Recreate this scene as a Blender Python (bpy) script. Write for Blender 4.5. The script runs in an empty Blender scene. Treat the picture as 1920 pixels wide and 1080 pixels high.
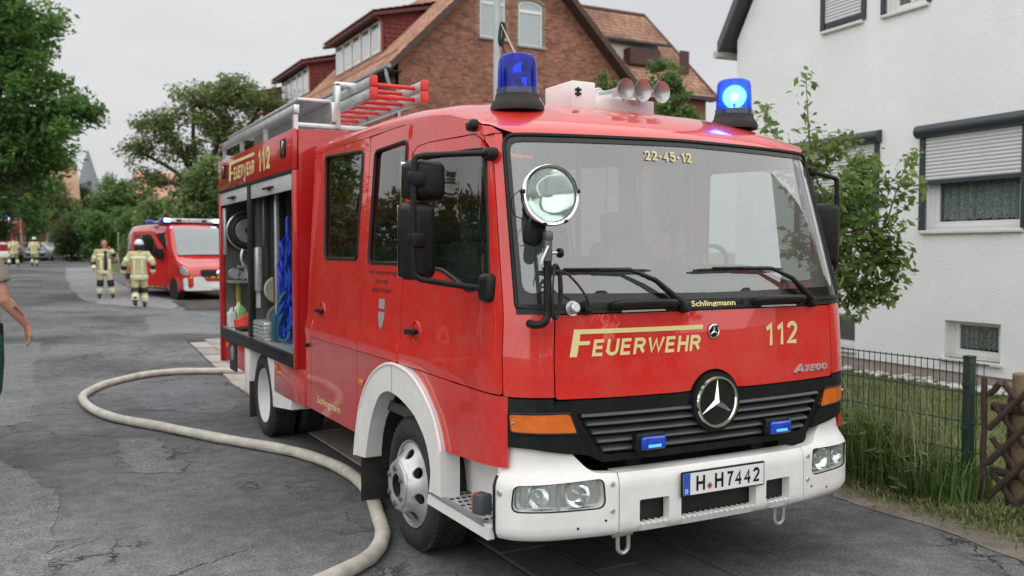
import bpy, bmesh, math, random
import numpy as np
from math import radians as R, sin, cos, pi, sqrt, atan2
from mathutils import Vector, Matrix
from mathutils.geometry import delaunay_2d_cdt
random.seed(7)
SC = bpy.context.scene
COL = SC.collection

# ------------------------------------------------------------------ camera
cam = bpy.data.cameras.new('camera'); camo = bpy.data.objects.new('camera', cam); COL.objects.link(camo)
camo.location = (-3.019, -3.471, 1.696)
camo.rotation_euler = (R(90 - 2.2935), 0, R(-28.177))
cam.sensor_width = 36; cam.lens = 36 * 1703.74 / 1920
cam.clip_start = .05; cam.clip_end = 1500
cam.dof.use_dof = True; cam.dof.focus_distance = 4.75; cam.dof.aperture_fstop = 2.6; cam.dof.aperture_blades = 8
SC.camera = camo

# ------------------------------------------------------------------ sky, sun, exposure
SUN_EL, SUN_AZ = 54, 212         # azimuth clockwise from +y
W = bpy.data.worlds.new('World'); SC.world = W; W.use_nodes = True
nt = W.node_tree; nt.nodes.clear()
out = nt.nodes.new('ShaderNodeOutputWorld'); bg = nt.nodes.new('ShaderNodeBackground')
sky = nt.nodes.new('ShaderNodeTexSky'); sky.sky_type = 'NISHITA'; sky.sun_disc = False
sky.sun_elevation = R(SUN_EL); sky.sun_rotation = R(SUN_AZ); sky.air_density = 2.0; sky.dust_density = 4.0; sky.ozone_density = 1.0
hs = nt.nodes.new('ShaderNodeHueSaturation'); hs.inputs['Saturation'].default_value = .12; hs.inputs['Value'].default_value = .55
tc = nt.nodes.new('ShaderNodeTexCoord'); mp = nt.nodes.new('ShaderNodeMapping'); mp.inputs['Scale'].default_value = (1, 1, 3)
nz = nt.nodes.new('ShaderNodeTexNoise'); nz.inputs['Scale'].default_value = 2.2; nz.inputs['Detail'].default_value = 5
cr = nt.nodes.new('ShaderNodeValToRGB')
cr.color_ramp.elements[0].position = .3; cr.color_ramp.elements[0].color = (3.5, 3.56, 3.68, 1)
cr.color_ramp.elements[1].position = .72; cr.color_ramp.elements[1].color = (4.2, 4.2, 4.25, 1)
mx = nt.nodes.new('ShaderNodeMixRGB'); mx.inputs[0].default_value = .88
L = nt.links.new
L(sky.outputs[0], hs.inputs['Color']); L(tc.outputs['Generated'], mp.inputs[0]); L(mp.outputs[0], nz.inputs[0]); L(nz.outputs[0], cr.inputs[0])
L(hs.outputs[0], mx.inputs[1]); L(cr.outputs[0], mx.inputs[2]); L(mx.outputs[0], bg.inputs[0]); L(bg.outputs[0], out.inputs[0])
bg.inputs[1].default_value = .1
sun = bpy.data.lights.new('sun', 'SUN'); suno = bpy.data.objects.new('sun', sun); COL.objects.link(suno)
sun.energy = 1.5; sun.angle = R(165); sun.color = (1, .985, .96)
sd = Vector((sin(R(SUN_AZ)) * cos(R(SUN_EL)), cos(R(SUN_AZ)) * cos(R(SUN_EL)), sin(R(SUN_EL))))
suno.rotation_euler = sd.to_track_quat('Z', 'Y').to_euler(); suno.location = sd * 60
vs = SC.view_settings; vs.view_transform = 'Standard'; vs.look = 'None'; vs.gamma = 1; vs.exposure = 1.0
SC.cycles.max_bounces = 8; SC.cycles.transparent_max_bounces = 24

# ------------------------------------------------------------------ materials
MATS = {}
def mat(name, col, rough=.5, metal=0., coat=0., var=.12, vscale=6., bump=.0, bscale=80., spec=.5, emit=None, estr=0., coatr=.04, col2=None, island=0., transl=0., detail=4., dust=0., dcol=(.33, .29, .25), dscale=2.5):
    if name in MATS: return MATS[name]
    m = bpy.data.materials.new(name); m.use_nodes = True; t = m.node_tree; t.nodes.clear()
    o = t.nodes.new('ShaderNodeOutputMaterial'); p = t.nodes.new('ShaderNodeBsdfPrincipled')
    p.inputs['Roughness'].default_value = rough; p.inputs['Metallic'].default_value = metal
    p.inputs['Coat Weight'].default_value = coat; p.inputs['Coat Roughness'].default_value = coatr
    p.inputs['Specular IOR Level'].default_value = spec
    if coat >= .8: p.inputs['Coat IOR'].default_value = 1.6
    tcn = t.nodes.new('ShaderNodeTexCoord'); n = t.nodes.new('ShaderNodeTexNoise')
    n.inputs['Scale'].default_value = vscale; n.inputs['Detail'].default_value = detail; n.inputs['Roughness'].default_value = .6
    t.links.new(tcn.outputs['Object'], n.inputs['Vector'])
    r = t.nodes.new('ShaderNodeValToRGB'); c = np.array(col)
    a = c * (1 - var); b = np.array(col2) if col2 is not None else np.clip(c * (1 + var), 0, 1)
    r.color_ramp.elements[0].position = .3; r.color_ramp.elements[1].position = .7
    r.color_ramp.elements[0].color = (*a, 1); r.color_ramp.elements[1].color = (*b, 1)
    t.links.new(n.outputs[0], r.inputs[0]); cur = r.outputs[0]
    if island:
        g = t.nodes.new('ShaderNodeNewGeometry'); oi = t.nodes.new('ShaderNodeObjectInfo')
        ad = t.nodes.new('ShaderNodeMath'); ad.operation = 'ADD'; fr = t.nodes.new('ShaderNodeMath'); fr.operation = 'FRACT'
        t.links.new(g.outputs['Random Per Island'], ad.inputs[0]); t.links.new(oi.outputs['Random'], ad.inputs[1]); t.links.new(ad.outputs[0], fr.inputs[0])
        mr = t.nodes.new('ShaderNodeMapRange'); mr.inputs[3].default_value = 1 - island; mr.inputs[4].default_value = 1 + island
        t.links.new(fr.outputs[0], mr.inputs[0])
        h = t.nodes.new('ShaderNodeHueSaturation'); t.links.new(mr.outputs[0], h.inputs['Value']); t.links.new(cur, h.inputs['Color']); cur = h.outputs[0]
        mr2 = t.nodes.new('ShaderNodeMapRange'); mr2.inputs[3].default_value = .5 - .03 * island; mr2.inputs[4].default_value = .5 + .03 * island
        fr2 = t.nodes.new('ShaderNodeMath'); fr2.operation = 'FRACT'; mu = t.nodes.new('ShaderNodeMath'); mu.operation = 'MULTIPLY'; mu.inputs[1].default_value = 7.31
        t.links.new(fr.outputs[0], mu.inputs[0]); t.links.new(mu.outputs[0], fr2.inputs[0]); t.links.new(fr2.outputs[0], mr2.inputs[0]); t.links.new(mr2.outputs[0], h.inputs['Hue'])
    if dust:
        dn = t.nodes.new('ShaderNodeTexNoise'); dn.inputs['Scale'].default_value = dscale; dn.inputs['Detail'].default_value = 9; dn.inputs['Roughness'].default_value = .68
        t.links.new(tcn.outputs['Object'], dn.inputs['Vector']); dr = t.nodes.new('ShaderNodeMapRange'); dr.inputs[1].default_value = .42; dr.inputs[2].default_value = .78; dr.inputs[3].default_value = 0; dr.inputs[4].default_value = dust
        t.links.new(dn.outputs[0], dr.inputs[0]); dm = t.nodes.new('ShaderNodeMixRGB'); dm.inputs[2].default_value = (*dcol, 1); t.links.new(dr.outputs[0], dm.inputs[0]); t.links.new(cur, dm.inputs[1]); cur = dm.outputs[0]
    t.links.new(cur, p.inputs['Base Color'])
    if bump:
        n2 = t.nodes.new('ShaderNodeTexNoise'); n2.inputs['Scale'].default_value = bscale; n2.inputs['Detail'].default_value = 3
        t.links.new(tcn.outputs['Object'], n2.inputs['Vector'])
        bp = t.nodes.new('ShaderNodeBump'); bp.inputs['Strength'].default_value = bump; bp.inputs['Distance'].default_value = .01
        t.links.new(n2.outputs[0], bp.inputs['Height']); t.links.new(bp.outputs[0], p.inputs['Normal'])
    if rough > .08 and not emit:
        mr = t.nodes.new('ShaderNodeMapRange'); mr.inputs[3].default_value = rough * .85; mr.inputs[4].default_value = min(1, rough * 1.2)
        t.links.new(n.outputs[0], mr.inputs[0]); t.links.new(mr.outputs[0], p.inputs['Roughness'])
    if emit:
        p.inputs['Emission Color'].default_value = (*emit, 1); p.inputs['Emission Strength'].default_value = estr
    sh = p.outputs[0]
    if transl:
        tr = t.nodes.new('ShaderNodeBsdfTranslucent'); t.links.new(cur, tr.inputs[0]); mxs = t.nodes.new('ShaderNodeMixShader'); mxs.inputs[0].default_value = transl
        t.links.new(p.outputs[0], mxs.inputs[1]); t.links.new(tr.outputs[0], mxs.inputs[2]); sh = mxs.outputs[0]
    t.links.new(sh, o.inputs[0]); MATS[name] = m
    return m
def glass(name, tint=(.85, .9, .88), ior=1.5, rough=0., dirt_sheen=0., gain=1.0, dcol=(.62, .66, .66), transl=False):
    if name in MATS: return MATS[name]
    m = bpy.data.materials.new(name); m.use_nodes = True; t = m.node_tree; t.nodes.clear()
    o = t.nodes.new('ShaderNodeOutputMaterial'); tr = t.nodes.new('ShaderNodeBsdfTransparent'); tr.inputs[0].default_value = (*tint, 1)
    g = t.nodes.new('ShaderNodeBsdfGlossy'); g.inputs['Roughness'].default_value = rough; g.inputs[0].default_value = (1, 1, 1, 1)
    # Schlick reflectance, the same from both sides of the thin pane
    F0 = ((ior - 1) / (ior + 1)) ** 2; ge = t.nodes.new('ShaderNodeNewGeometry'); dp = t.nodes.new('ShaderNodeVectorMath'); dp.operation = 'DOT_PRODUCT'
    t.links.new(ge.outputs['Normal'], dp.inputs[0]); t.links.new(ge.outputs['Incoming'], dp.inputs[1])
    def M_(op, x, y=None):
        q = t.nodes.new('ShaderNodeMath'); q.operation = op
        for i_, s_ in enumerate((x, y)):
            if s_ is None: continue
            if isinstance(s_, (int, float)): q.inputs[i_].default_value = s_
            else: t.links.new(s_, q.inputs[i_])
        return q.outputs[0]
    c_ = M_('POWER', M_('SUBTRACT', 1.0, M_('ABSOLUTE', dp.outputs['Value'])), 5.0); fo = M_('ADD', M_('MULTIPLY', c_, 1 - F0), F0)
    mu = t.nodes.new('ShaderNodeMath'); mu.operation = 'MULTIPLY'; mu.use_clamp = True; mu.inputs[1].default_value = gain
    mx = t.nodes.new('ShaderNodeMixShader')
    t.links.new(fo, mu.inputs[0]); t.links.new(mu.outputs[0], mx.inputs[0]); t.links.new(tr.outputs[0], mx.inputs[1]); t.links.new(g.outputs[0], mx.inputs[2])
    sh = mx.outputs[0]
    if dirt_sheen:  # diffuse layer: grime on clear lenses, painted sheen on windscreen and search lamp
        d = t.nodes.new('ShaderNodeBsdfTranslucent' if transl else 'ShaderNodeBsdfDiffuse'); d.inputs[0].default_value = (*dcol, 1)
        tcn = t.nodes.new('ShaderNodeTexCoord'); n = t.nodes.new('ShaderNodeTexNoise'); n.inputs['Scale'].default_value = 3.5; n.inputs['Detail'].default_value = 5
        t.links.new(tcn.outputs['Object'], n.inputs['Vector'])
        mr = t.nodes.new('ShaderNodeMapRange'); mr.inputs[1].default_value = .25; mr.inputs[2].default_value = .8; mr.inputs[3].default_value = dirt_sheen * .6; mr.inputs[4].default_value = dirt_sheen * 1.4
        t.links.new(n.outputs[0], mr.inputs[0]); mx2 = t.nodes.new('ShaderNodeMixShader')
        t.links.new(mr.outputs[0], mx2.inputs[0]); t.links.new(sh, mx2.inputs[1]); t.links.new(d.outputs[0], mx2.inputs[2]); sh = mx2.outputs[0]
    t.links.new(sh, o.inputs[0]); MATS[name] = m
    return m
RED = mat('red_paint', (.66, .020, .015), .38, coat=.95, var=.05, vscale=2, bump=.012, bscale=7, spec=.25, coatr=.015, dust=.16, dscale=5)
REDB = mat('red_body_paint', (.52, .010, .013), .38, coat=.85, var=.05, vscale=2, bump=.012, bscale=7, spec=.25, coatr=.02, dust=.10)
REDD = mat('red_dusty_paint', (.52, .035, .034), .42, coat=.85, var=.08, vscale=3, coatr=.05, dust=.3)
WHITE = mat('white_paint', (.82, .81, .79), .4, coat=.3, var=.05, vscale=5, coatr=.2, bump=.06, bscale=90, dust=.22, dcol=(.45, .42, .38), dscale=6)
BLK = mat('black_plastic', (.009, .0095, .010), .42, var=.3, vscale=20, bump=.05, bscale=300, dust=.03, spec=.28)
BLKG = mat('black_gloss', (.006, .007, .008), .25, coat=.4, var=.2, spec=.3)
DARK = mat('dark_interior', (.06, .061, .063), .8, var=.25)
SEAT = mat('seat_fabric', (.11, .115, .125), .9, var=.25, bump=.2)
RUB = mat('tyre_rubber', (.018, .018, .018), .75, var=.3, vscale=12, bump=.25, bscale=60, dust=.22, dcol=(.14, .125, .11), dscale=9)
STEEL = mat('painted_steel', (.55, .56, .57), .35, metal=.6, var=.15, vscale=14, bump=.05)
CHROME = mat('chrome', (.85, .86, .87), .12, metal=1, var=.05)
ALU = mat('aluminium', (.66, .67, .68), .38, metal=.85, var=.12, vscale=10, bump=.04)
ALUW = mat('anodised_panel', (.6, .6, .6), .45, metal=.3, var=.08)
INOX = mat('stainless_sheet', (.30, .295, .295), .33, metal=.9, var=.12, vscale=4)
CHAS = mat('chassis_black', (.012, .012, .012), .7, var=.4)
AMBER = mat('amber_lens', (.75, .16, .015), .15, coat=.8, var=.15, vscale=18, bump=.25, bscale=45)
YEL = mat('yellow_lettering', (.80, .66, .30), .45, var=.03)
SIL = mat('silver_foil', (.55, .56, .58), .35, metal=.5, var=.05)
INK = mat('dark_lettering', (.05, .01, .012), .6, var=.1)
PAPER = mat('white_foil', (.8, .8, .79), .4, var=.03)
PLBLUE = mat('plate_blue', (.02, .10, .45), .4, var=.05)
REDL = mat('red_lens', (.5, .01, .015), .2, coat=.6)
REDPL = mat('red_plastic', (.6, .035, .03), .4, var=.08)
WS = glass('windscreen_glass', (.72, .79, .78), 1.62, 0, .08, 3.3, (.60, .70, .72))  # bluish diffuse layer paints the sky's reflection into the glass colour
SIDEG = glass('side_glass', (.46, .51, .50), 1.5, 0, .0, 1.7)
CLEAR = glass('clear_lens', (.93, .95, .94), 1.45, .02, .03)
BLUEG = glass('blue_dome_glass', (.10, .22, .95), 1.45, .0, .22, 1.0, (.03, .12, .9), True)
BLUEL = mat('blue_lens', (.01, .06, .55), .12, coat=.8, var=.3, vscale=30, bump=.3, bscale=60)
MIRR = mat('reflector_metal', (.86, .9, .89), .1, metal=1, var=.04, vscale=8, bump=.03, bscale=12)
LIT = mat('lit_blue_lamp', (.5, .8, 1), .4, emit=(.35, .75, 1), estr=7)
LITC = mat('lit_lamp_core', (1, 1, 1), .4, emit=(.85, .95, 1), estr=14)

# ------------------------------------------------------------------ helpers
def tag(o, label=None, cat=None, group=None, kind=None):
    if label: o['label'] = label
    if cat: o['category'] = cat
    if group: o['group'] = group
    if kind: o['kind'] = kind
    return o
def empty(name, loc=(0, 0, 0), rz=0, label=None, cat=None, group=None):
    o = bpy.data.objects.new(name, None); COL.objects.link(o); o.location = loc; o.rotation_euler = (0, 0, rz)
    o.empty_display_size = .2
    return tag(o, label, cat, group)
def link(name, me, m=None, parent=None):
    if m is not None and not me.materials: me.materials.append(m)
    o = bpy.data.objects.new(name, me); COL.objects.link(o)
    if parent is not None: o.parent = parent
    return o
def mkmesh(name, v, f, smooth=None):
    me = bpy.data.meshes.new(name); me.from_pydata([tuple(p) for p in v], [], f); me.update()
    if smooth is not None:
        me.polygons.foreach_set('use_smooth', [True] * len(me.polygons)); me.set_sharp_from_angle(angle=R(smooth))
    return me
class MB:
    def __init__(s): s.v = []; s.f = []
    def add(s, v, f):
        k = len(s.v); s.v += [tuple(p) for p in v]; s.f += [tuple(i + k for i in q) for q in f]; return s
    def box(s, c, d, rot=None, bev=0., seg=2):
        bm = bmesh.new(); bmesh.ops.create_cube(bm, size=1)
        for w in bm.verts: w.co = Vector((w.co.x * d[0], w.co.y * d[1], w.co.z * d[2]))
        if bev: bmesh.ops.bevel(bm, geom=bm.edges[:], offset=min(bev, .49 * min(d)), segments=seg, profile=.5, affect='EDGES')
        M = Matrix.Translation(c) @ (rot.to_4x4() if rot is not None else Matrix.Identity(4))
        bm.transform(M); bm.verts.index_update()
        s.add([w.co for w in bm.verts], [[w.index for w in q.verts] for q in bm.faces]); bm.free(); return s
    def b2(s, lo, hi, bev=0.):
        return s.box([(a + b) / 2 for a, b in zip(lo, hi)], [abs(b - a) for a, b in zip(lo, hi)], None, bev)
    def loft(s, rings, cap=True, closed=False):
        n = len(rings[0]); v = [p for r in rings for p in r]; f = []
        m = len(rings)
        for i in range(m if closed else m - 1):
            for j in range(n):
                a, b = i * n + j, i * n + (j + 1) % n; c, d = ((i + 1) % m) * n + (j + 1) % n, ((i + 1) % m) * n + j
                f.append((a, b, c, d))
        if cap and not closed:
            f.append(tuple(range(n))[::-1]); f.append(tuple((m - 1) * n + j for j in range(n)))
        return s.add(v, f)
    def tube(s, path, r, n=10, cap=True, closed=False, flat=None):
        P = [Vector(p) for p in path]; m = len(P)
        rr = r if isinstance(r, (list, tuple)) else [r] * m
        rings = []; up = None
        for i in range(m):
            if closed: t = (P[(i + 1) % m] - P[i - 1])
            else: t = (P[min(i + 1, m - 1)] - P[max(i - 1, 0)])
            t = t.normalized()
            if up is None:
                up = Vector((0, 0, 1)) if abs(t.z) < .9 else Vector((1, 0, 0))
            a = t.cross(up)
            if a.length < 1e-4: a = t.orthogonal()
            a.normalize(); b = a.cross(t).normalized(); up = b
            ra = rr[i]; rx, ry = ra if isinstance(ra, (list, tuple)) else (ra, ra)
            rings.append([P[i] + a * (rx * cos(2 * pi * k / n)) + b * (ry * sin(2 * pi * k / n)) for k in range(n)])
        return s.loft(rings, cap, closed)
    def cyl(s, a, b, r, r2=None, n=16): return s.tube([a, b], [r, r if r2 is None else r2], n)
    def lathe(s, prof, o=(0, 0, 0), ax=(0, 0, 1), n=32, close=False):
        ax = Vector(ax).normalized(); u = ax.orthogonal().normalized(); w = ax.cross(u); o = Vector(o)
        rings = [[o + ax * h + u * (r * cos(2 * pi * k / n)) + w * (r * sin(2 * pi * k / n)) for k in range(n)] for r, h in prof]
        return s.loft(rings, False, close)
    def prism(s, poly, fn, h):
        # poly in 2D, fn(u,v,w)->3D, extruded w 0..h
        n = len(poly); v = [fn(p[0], p[1], 0) for p in poly] + [fn(p[0], p[1], h) for p in poly]
        f = [tuple(range(n))[::-1], tuple(range(n, 2 * n))] + [(i, (i + 1) % n, n + (i + 1) % n, n + i) for i in range(n)]
        return s.add(v, f)
    def obj(s, name, m, parent=None, smooth=35, fix=True):
        me = bpy.data.meshes.new(name); me.from_pydata(s.v, [], s.f)
        if fix:
            bm = bmesh.new(); bm.from_mesh(me); bmesh.ops.recalc_face_normals(bm, faces=bm.faces[:]); bm.to_mesh(me); bm.free()
        me.update()
        if smooth:
            me.polygons.foreach_set('use_smooth', [True] * len(me.polygons)); me.set_sharp_from_angle(angle=R(smooth))
        return link(name, me, m, parent)
def inpoly(p, P):
    x, y = p; c = False; n = len(P)
    for i in range(n):
        x1, y1 = P[i]; x2, y2 = P[i - 1]
        if (y1 > y) != (y2 > y) and x < (x2 - x1) * (y - y1) / (y2 - y1) + x1: c = not c
    return c
def resamp(P, res):
    o = []
    for i in range(len(P)):
        a, b = Vector(P[i]), Vector(P[(i + 1) % len(P)]); n = max(1, int(math.ceil((b - a).length / res)))
        for k in range(n): o.append(tuple(a.lerp(b, k / n)))
    return o
def rnd(P, r=.04, n=5):
    """round the corners of a 2D polygon; r scalar or list"""
    o = []; m = len(P)
    for i in range(m):
        ri = r[i] if isinstance(r, (list, tuple)) else r
        p, a, b = Vector(P[i]), Vector(P[i - 1]), Vector(P[(i + 1) % m])
        if ri <= 0: o.append(tuple(p)); continue
        ra = min(ri, .49 * (a - p).length, .49 * (b - p).length)
        q0 = p + (a - p).normalized() * ra; q1 = p + (b - p).normalized() * ra
        for k in range(n + 1):
            t = k / n; o.append(tuple(q0 * (1 - t) ** 2 + p * 2 * t * (1 - t) + q1 * t * t))
    return o
def sheet(name, outer, holes, fmap, m, parent, thick=.014, res=.06, smooth=40):
    outer = resamp(outer, res); holes = [resamp(h, res) for h in holes]
    pts = []; edges = []
    for P in [outer] + holes:
        k = len(pts); pts += P; edges += [(k + i, k + (i + 1) % len(P)) for i in range(len(P))]
    nb = len(pts); B = np.array(pts)
    x0, y0 = B.min(0); x1, y1 = B.max(0)
    gx = np.arange(x0 + res / 2, x1, res); gy = np.arange(y0 + res / 2, y1, res)
    for a in gx:
        for b in gy:
            if np.min((B[:, 0] - a) ** 2 + (B[:, 1] - b) ** 2) > (.45 * res) ** 2 and inpoly((a, b), outer) and not any(inpoly((a, b), h) for h in holes):
                pts.append((a, b))
    vs_, es_, fs_, *_ = delaunay_2d_cdt([Vector(p) for p in pts], edges, [], 0, 1e-6)
    F = []
    for f in fs_:
        c = sum((vs_[i] for i in f), Vector((0, 0))) / len(f)
        if inpoly(c, outer) and not any(inpoly(c, h) for h in holes): F.append(tuple(f))
    V = [Vector(fmap(p[0], p[1], 0)) for p in vs_]
    n = len(V)
    if thick:
        Bk = [Vector(fmap(p[0], p[1], -thick)) for p in vs_]
        nn = sum(((V[f[1]] - V[f[0]]).cross(V[f[2]] - V[f[0]]).dot(V[f[0]] - Bk[f[0]]) for f in F))
        if nn < 0: F = [f[::-1] for f in F]
        cnt = {}
        for f in F:
            for i in range(3): cnt[(f[i], f[(i + 1) % 3])] = 1
        W_ = [(a, b) for (a, b) in cnt if (b, a) not in cnt]
        faces = F + [tuple(i + n for i in f[::-1]) for f in F] + [(b, a, a + n, b + n) for a, b in W_]
        V = V + Bk
    else:
        Bk = [Vector(fmap(p[0], p[1], -.01)) for p in vs_]
        if sum(((V[f[1]] - V[f[0]]).cross(V[f[2]] - V[f[0]]).dot(V[f[0]] - Bk[f[0]]) for f in F)) < 0: F = [f[::-1] for f in F]
        faces = F
    me = mkmesh(name, V, faces, smooth)
    return link(name, me, m, parent)
_dg = None
def text_mesh(txt, size=1., offset=0., shear=0., spacing=1., res=3, extrude=0.):
    cu = bpy.data.curves.new('t', 'FONT'); cu.body = txt; cu.size = size; cu.offset = offset; cu.shear = shear; cu.space_character = spacing
    cu.resolution_u = res; cu.extrude = extrude; cu.fill_mode = 'BOTH' if extrude else 'FRONT'
    o = bpy.data.objects.new('t', cu); COL.objects.link(o)
    dg = bpy.context.evaluated_depsgraph_get(); me = bpy.data.meshes.new_from_object(o.evaluated_get(dg))
    bpy.data.objects.remove(o); bpy.data.curves.remove(cu)
    return me
def text(name, txt, box, fmap, m, parent, offset=0., shear=0., spacing=1., off=.003, extrude=0., keep=False):
    """fit text into box (u0,v0,u1,v1) of fmap(u,v,off)"""
    me = text_mesh(txt, 1, offset, shear, spacing, extrude=extrude); me.name = name
    co = np.array([v.co for v in me.vertices]); a = co.min(0); b = co.max(0)
    u0, v0, u1, v1 = box
    su = (u1 - u0) / (b[0] - a[0]); sv = (v1 - v0) / (b[1] - a[1])
    if keep: su = sv * (1 if u1 > u0 else -1)
    for v in me.vertices:
        u = u0 + (v.co.x - a[0]) * su; w = v0 + (v.co.y - a[1]) * sv
        v.co = fmap(u, w, off + (v.co.z - a[2]) * (1 if extrude else 0))
    me.materials.clear(); me.materials.append(m); me.update()
    return link(name, me, None, parent)
def _arc(cx, cy, rx, ry, a0, a1, n=9): return [(cx + rx * cos(R(a0 + (a1 - a0) * k / (n - 1))), cy + ry * sin(R(a0 + (a1 - a0) * k / (n - 1)))) for k in range(n)]
# strokes inside a unit-high box; (width, strokes)
GL = {
 'E': (.56, [[(.56, 1), (0, 1), (0, 0), (.58, 0)], [(0, .52), (.52, .52)]]), 'F': (.55, [[(.55, 1), (0, 1), (0, 0)], [(0, .52), (.5, .52)]]),
 'U': (.62, [[(0, 1), (0, .3)] + _arc(.31, .3, .31, .3, 180, 360) + [(.62, 1)]]), 'W': (.98, [[(0, 1), (.24, 0), (.49, .92), (.74, 0), (.98, 1)]]),
 'R': (.62, [[(0, 0), (0, 1), (.36, 1)] + _arc(.36, .75, .24, .25, 90, -90) + [(0, .5)], [(.34, .5), (.62, 0)]]),
 'H': (.6, [[(0, 0), (0, 1)], [(.6, 0), (.6, 1)], [(0, .52), (.6, .52)]]),
 '1': (.34, [[(.0, .78), (.12, .82), (.24, .92), (.30, 1), (.30, 0)]]), '2': (.55, [_arc(.27, .73, .27, .27, 170, -30, 11) + [(.30, .32), (.02, 0), (.57, 0)]]),
 '4': (.6, [[(.42, 0), (.42, 1), (0, .28), (.6, .28)]]), '5': (.55, [[(.52, 1), (.09, 1), (.03, .52)] + _arc(.26, .32, .28, .32, 135, -160, 12)]),
 '7': (.52, [[(0, 1), (.52, 1), (.30, .55), (.2, 0)]]), '-': (.28, [[(0, .42), (.28, .42)]]), 'D': (.6, [[(0, 0), (0, 1), (.25, 1)] + _arc(.25, .5, .33, .5, 90, -90) + [(0, 0)]]),
 'A': (.72, [[(0, 0), (.36, 1), (.72, 0)], [(.13, .33), (.59, .33)]]), 'T': (.6, [[(0, 1), (.6, 1)], [(.3, 1), (.3, 0)]]),
 'G': (.66, [_arc(.33, .5, .33, .5, 50, 320, 14) + [(.64, .45), (.36, .45)]]), 'O': (.66, [_arc(.33, .5, .33, .5, 90, 450, 22)]),
}
def stroke_text(name, txt, box, fmap, m, parent, w=.19, gap=.26, shear=0., off=.003, thick=0.):
    """bold lettering built from strokes, fitted into box (u0,v0,u1,v1); w = stroke width of a unit-high letter"""
    u0, v0, u1, v1 = box; tot = sum(GL[c][0] + w for c in txt) + gap * .5 * (len(txt) - 1)
    H = v1 - v0; sx = (u1 - u0 - shear * H) / tot; res = []; cur = 0
    for c in txt:
        gw, st = GL[c]; b = MB()
        for k, P in enumerate(st):
            n = len(P); Lp, Rp = [], []; closed = n > 3 and (Vector(P[0]) - Vector(P[-1])).length < 1e-4
            Q = [Vector((p[0] + w / 2, w / 2 + p[1] * (1 - w))) for p in P]
            for i in range(n):
                a = Q[i - 1] if i else (Q[-2] if closed else None); d = Q[i + 1] if i < n - 1 else (Q[1] if closed else None)
                t1 = (Q[i] - a).normalized() if a is not None else None; t2 = (d - Q[i]).normalized() if d is not None else None
                if t1 is None: t1 = t2
                if t2 is None: t2 = t1
                t = (t1 + t2); t = t.normalized() if t.length > 1e-3 else t1
                nn = Vector((-t.y, t.x)); sc = min(1.6, 1 / max(.3, nn.dot(Vector((-t1.y, t1.x)))))
                e = 0 if closed else (-1 if i == 0 else 1 if i == n - 1 else 0)
                ext = w / 2 if (n > 2 or c in 'HETF') and abs(t.x) > .9 and i in (0, n - 1) and c not in 'G25' else 0
                ext = w / 2 if abs(t.y) > .95 and i in (0, n - 1) else ext * 0
                p = Q[i] + t * (e * ext); Lp.append(p + nn * (w / 2 * sc)); Rp.append(p - nn * (w / 2 * sc))
            vv = []
            for p in Lp + Rp:
                yy = min(1, max(0, p.y)); vv.append(fmap(u0 + (cur + p.x) * sx + shear * H * yy, v0 + H * yy, off + .0004 * k))
            ff = [(i, i + 1, n + i + 1, n + i) for i in range(n - 1)]
            if thick:
                vb = []
                for p in Lp + Rp:
                    yy = min(1, max(0, p.y)); vb.append(fmap(u0 + (cur + p.x) * sx + shear * H * yy, v0 + H * yy, off - thick))
                m2 = 2 * n; loop = list(range(n)) + list(range(2 * n - 1, n - 1, -1))
                ff += [(loop[i], loop[(i + 1) % m2], loop[(i + 1) % m2] + m2, loop[i] + m2) for i in range(m2)]; vv += vb
            b.add(vv, ff)
        res.append(b.obj(name, m, parent, 0)); cur += gw + w + gap * .5
    return res
def catmull(P, n=8, closed=False):
    P = [Vector(p) for p in P]; o = []; m = len(P)
    rng = range(m) if closed else range(m - 1)
    for i in rng:
        if closed: p0, p1, p2, p3 = P[i - 1], P[i], P[(i + 1) % m], P[(i + 2) % m]
        else: p0, p1, p2, p3 = P[max(i - 1, 0)], P[i], P[i + 1], P[min(i + 2, m - 1)]
        for k in range(n):
            t = k / n
            o.append(.5 * (2 * p1 + (p2 - p0) * t + (2 * p0 - 5 * p1 + 4 * p2 - p3) * t * t + (-p0 + 3 * p1 - 3 * p2 + p3) * t ** 3))
    if not closed: o.append(P[-1])
    return o
def circ(c, r, n=24, a0=0, a1=2 * pi, ry=None):
    full = abs(a1 - a0 - 2 * pi) < 1e-6
    return [(c[0] + r * cos(a0 + (a1 - a0) * k / (n if full else n - 1)), c[1] + (ry or r) * sin(a0 + (a1 - a0) * k / (n if full else n - 1))) for k in range(n)]
def sstep(t): t = min(1, max(0, t)); return t * t * (3 - 2 * t)
def lerpt(x, T):
    if x <= T[0][0]: return T[0][1]
    for (a, b), (c, d) in zip(T, T[1:]):
        if x <= c: return b + (d - b) * (x - a) / (c - a)
    return T[-1][1]
def copy_tree(o, parent=None):
    c = o.copy(); COL.objects.link(c); c.parent = parent
    for ch in list(o.children): copy_tree(ch, c)
    return c
def gz(x, y):            # street level: rises gently away from the truck
    return 0 if y < 9 else .016 * (min(y, 70) - 9) - (.008 * max(0, min(y, 14) - 9) * 0)
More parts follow.
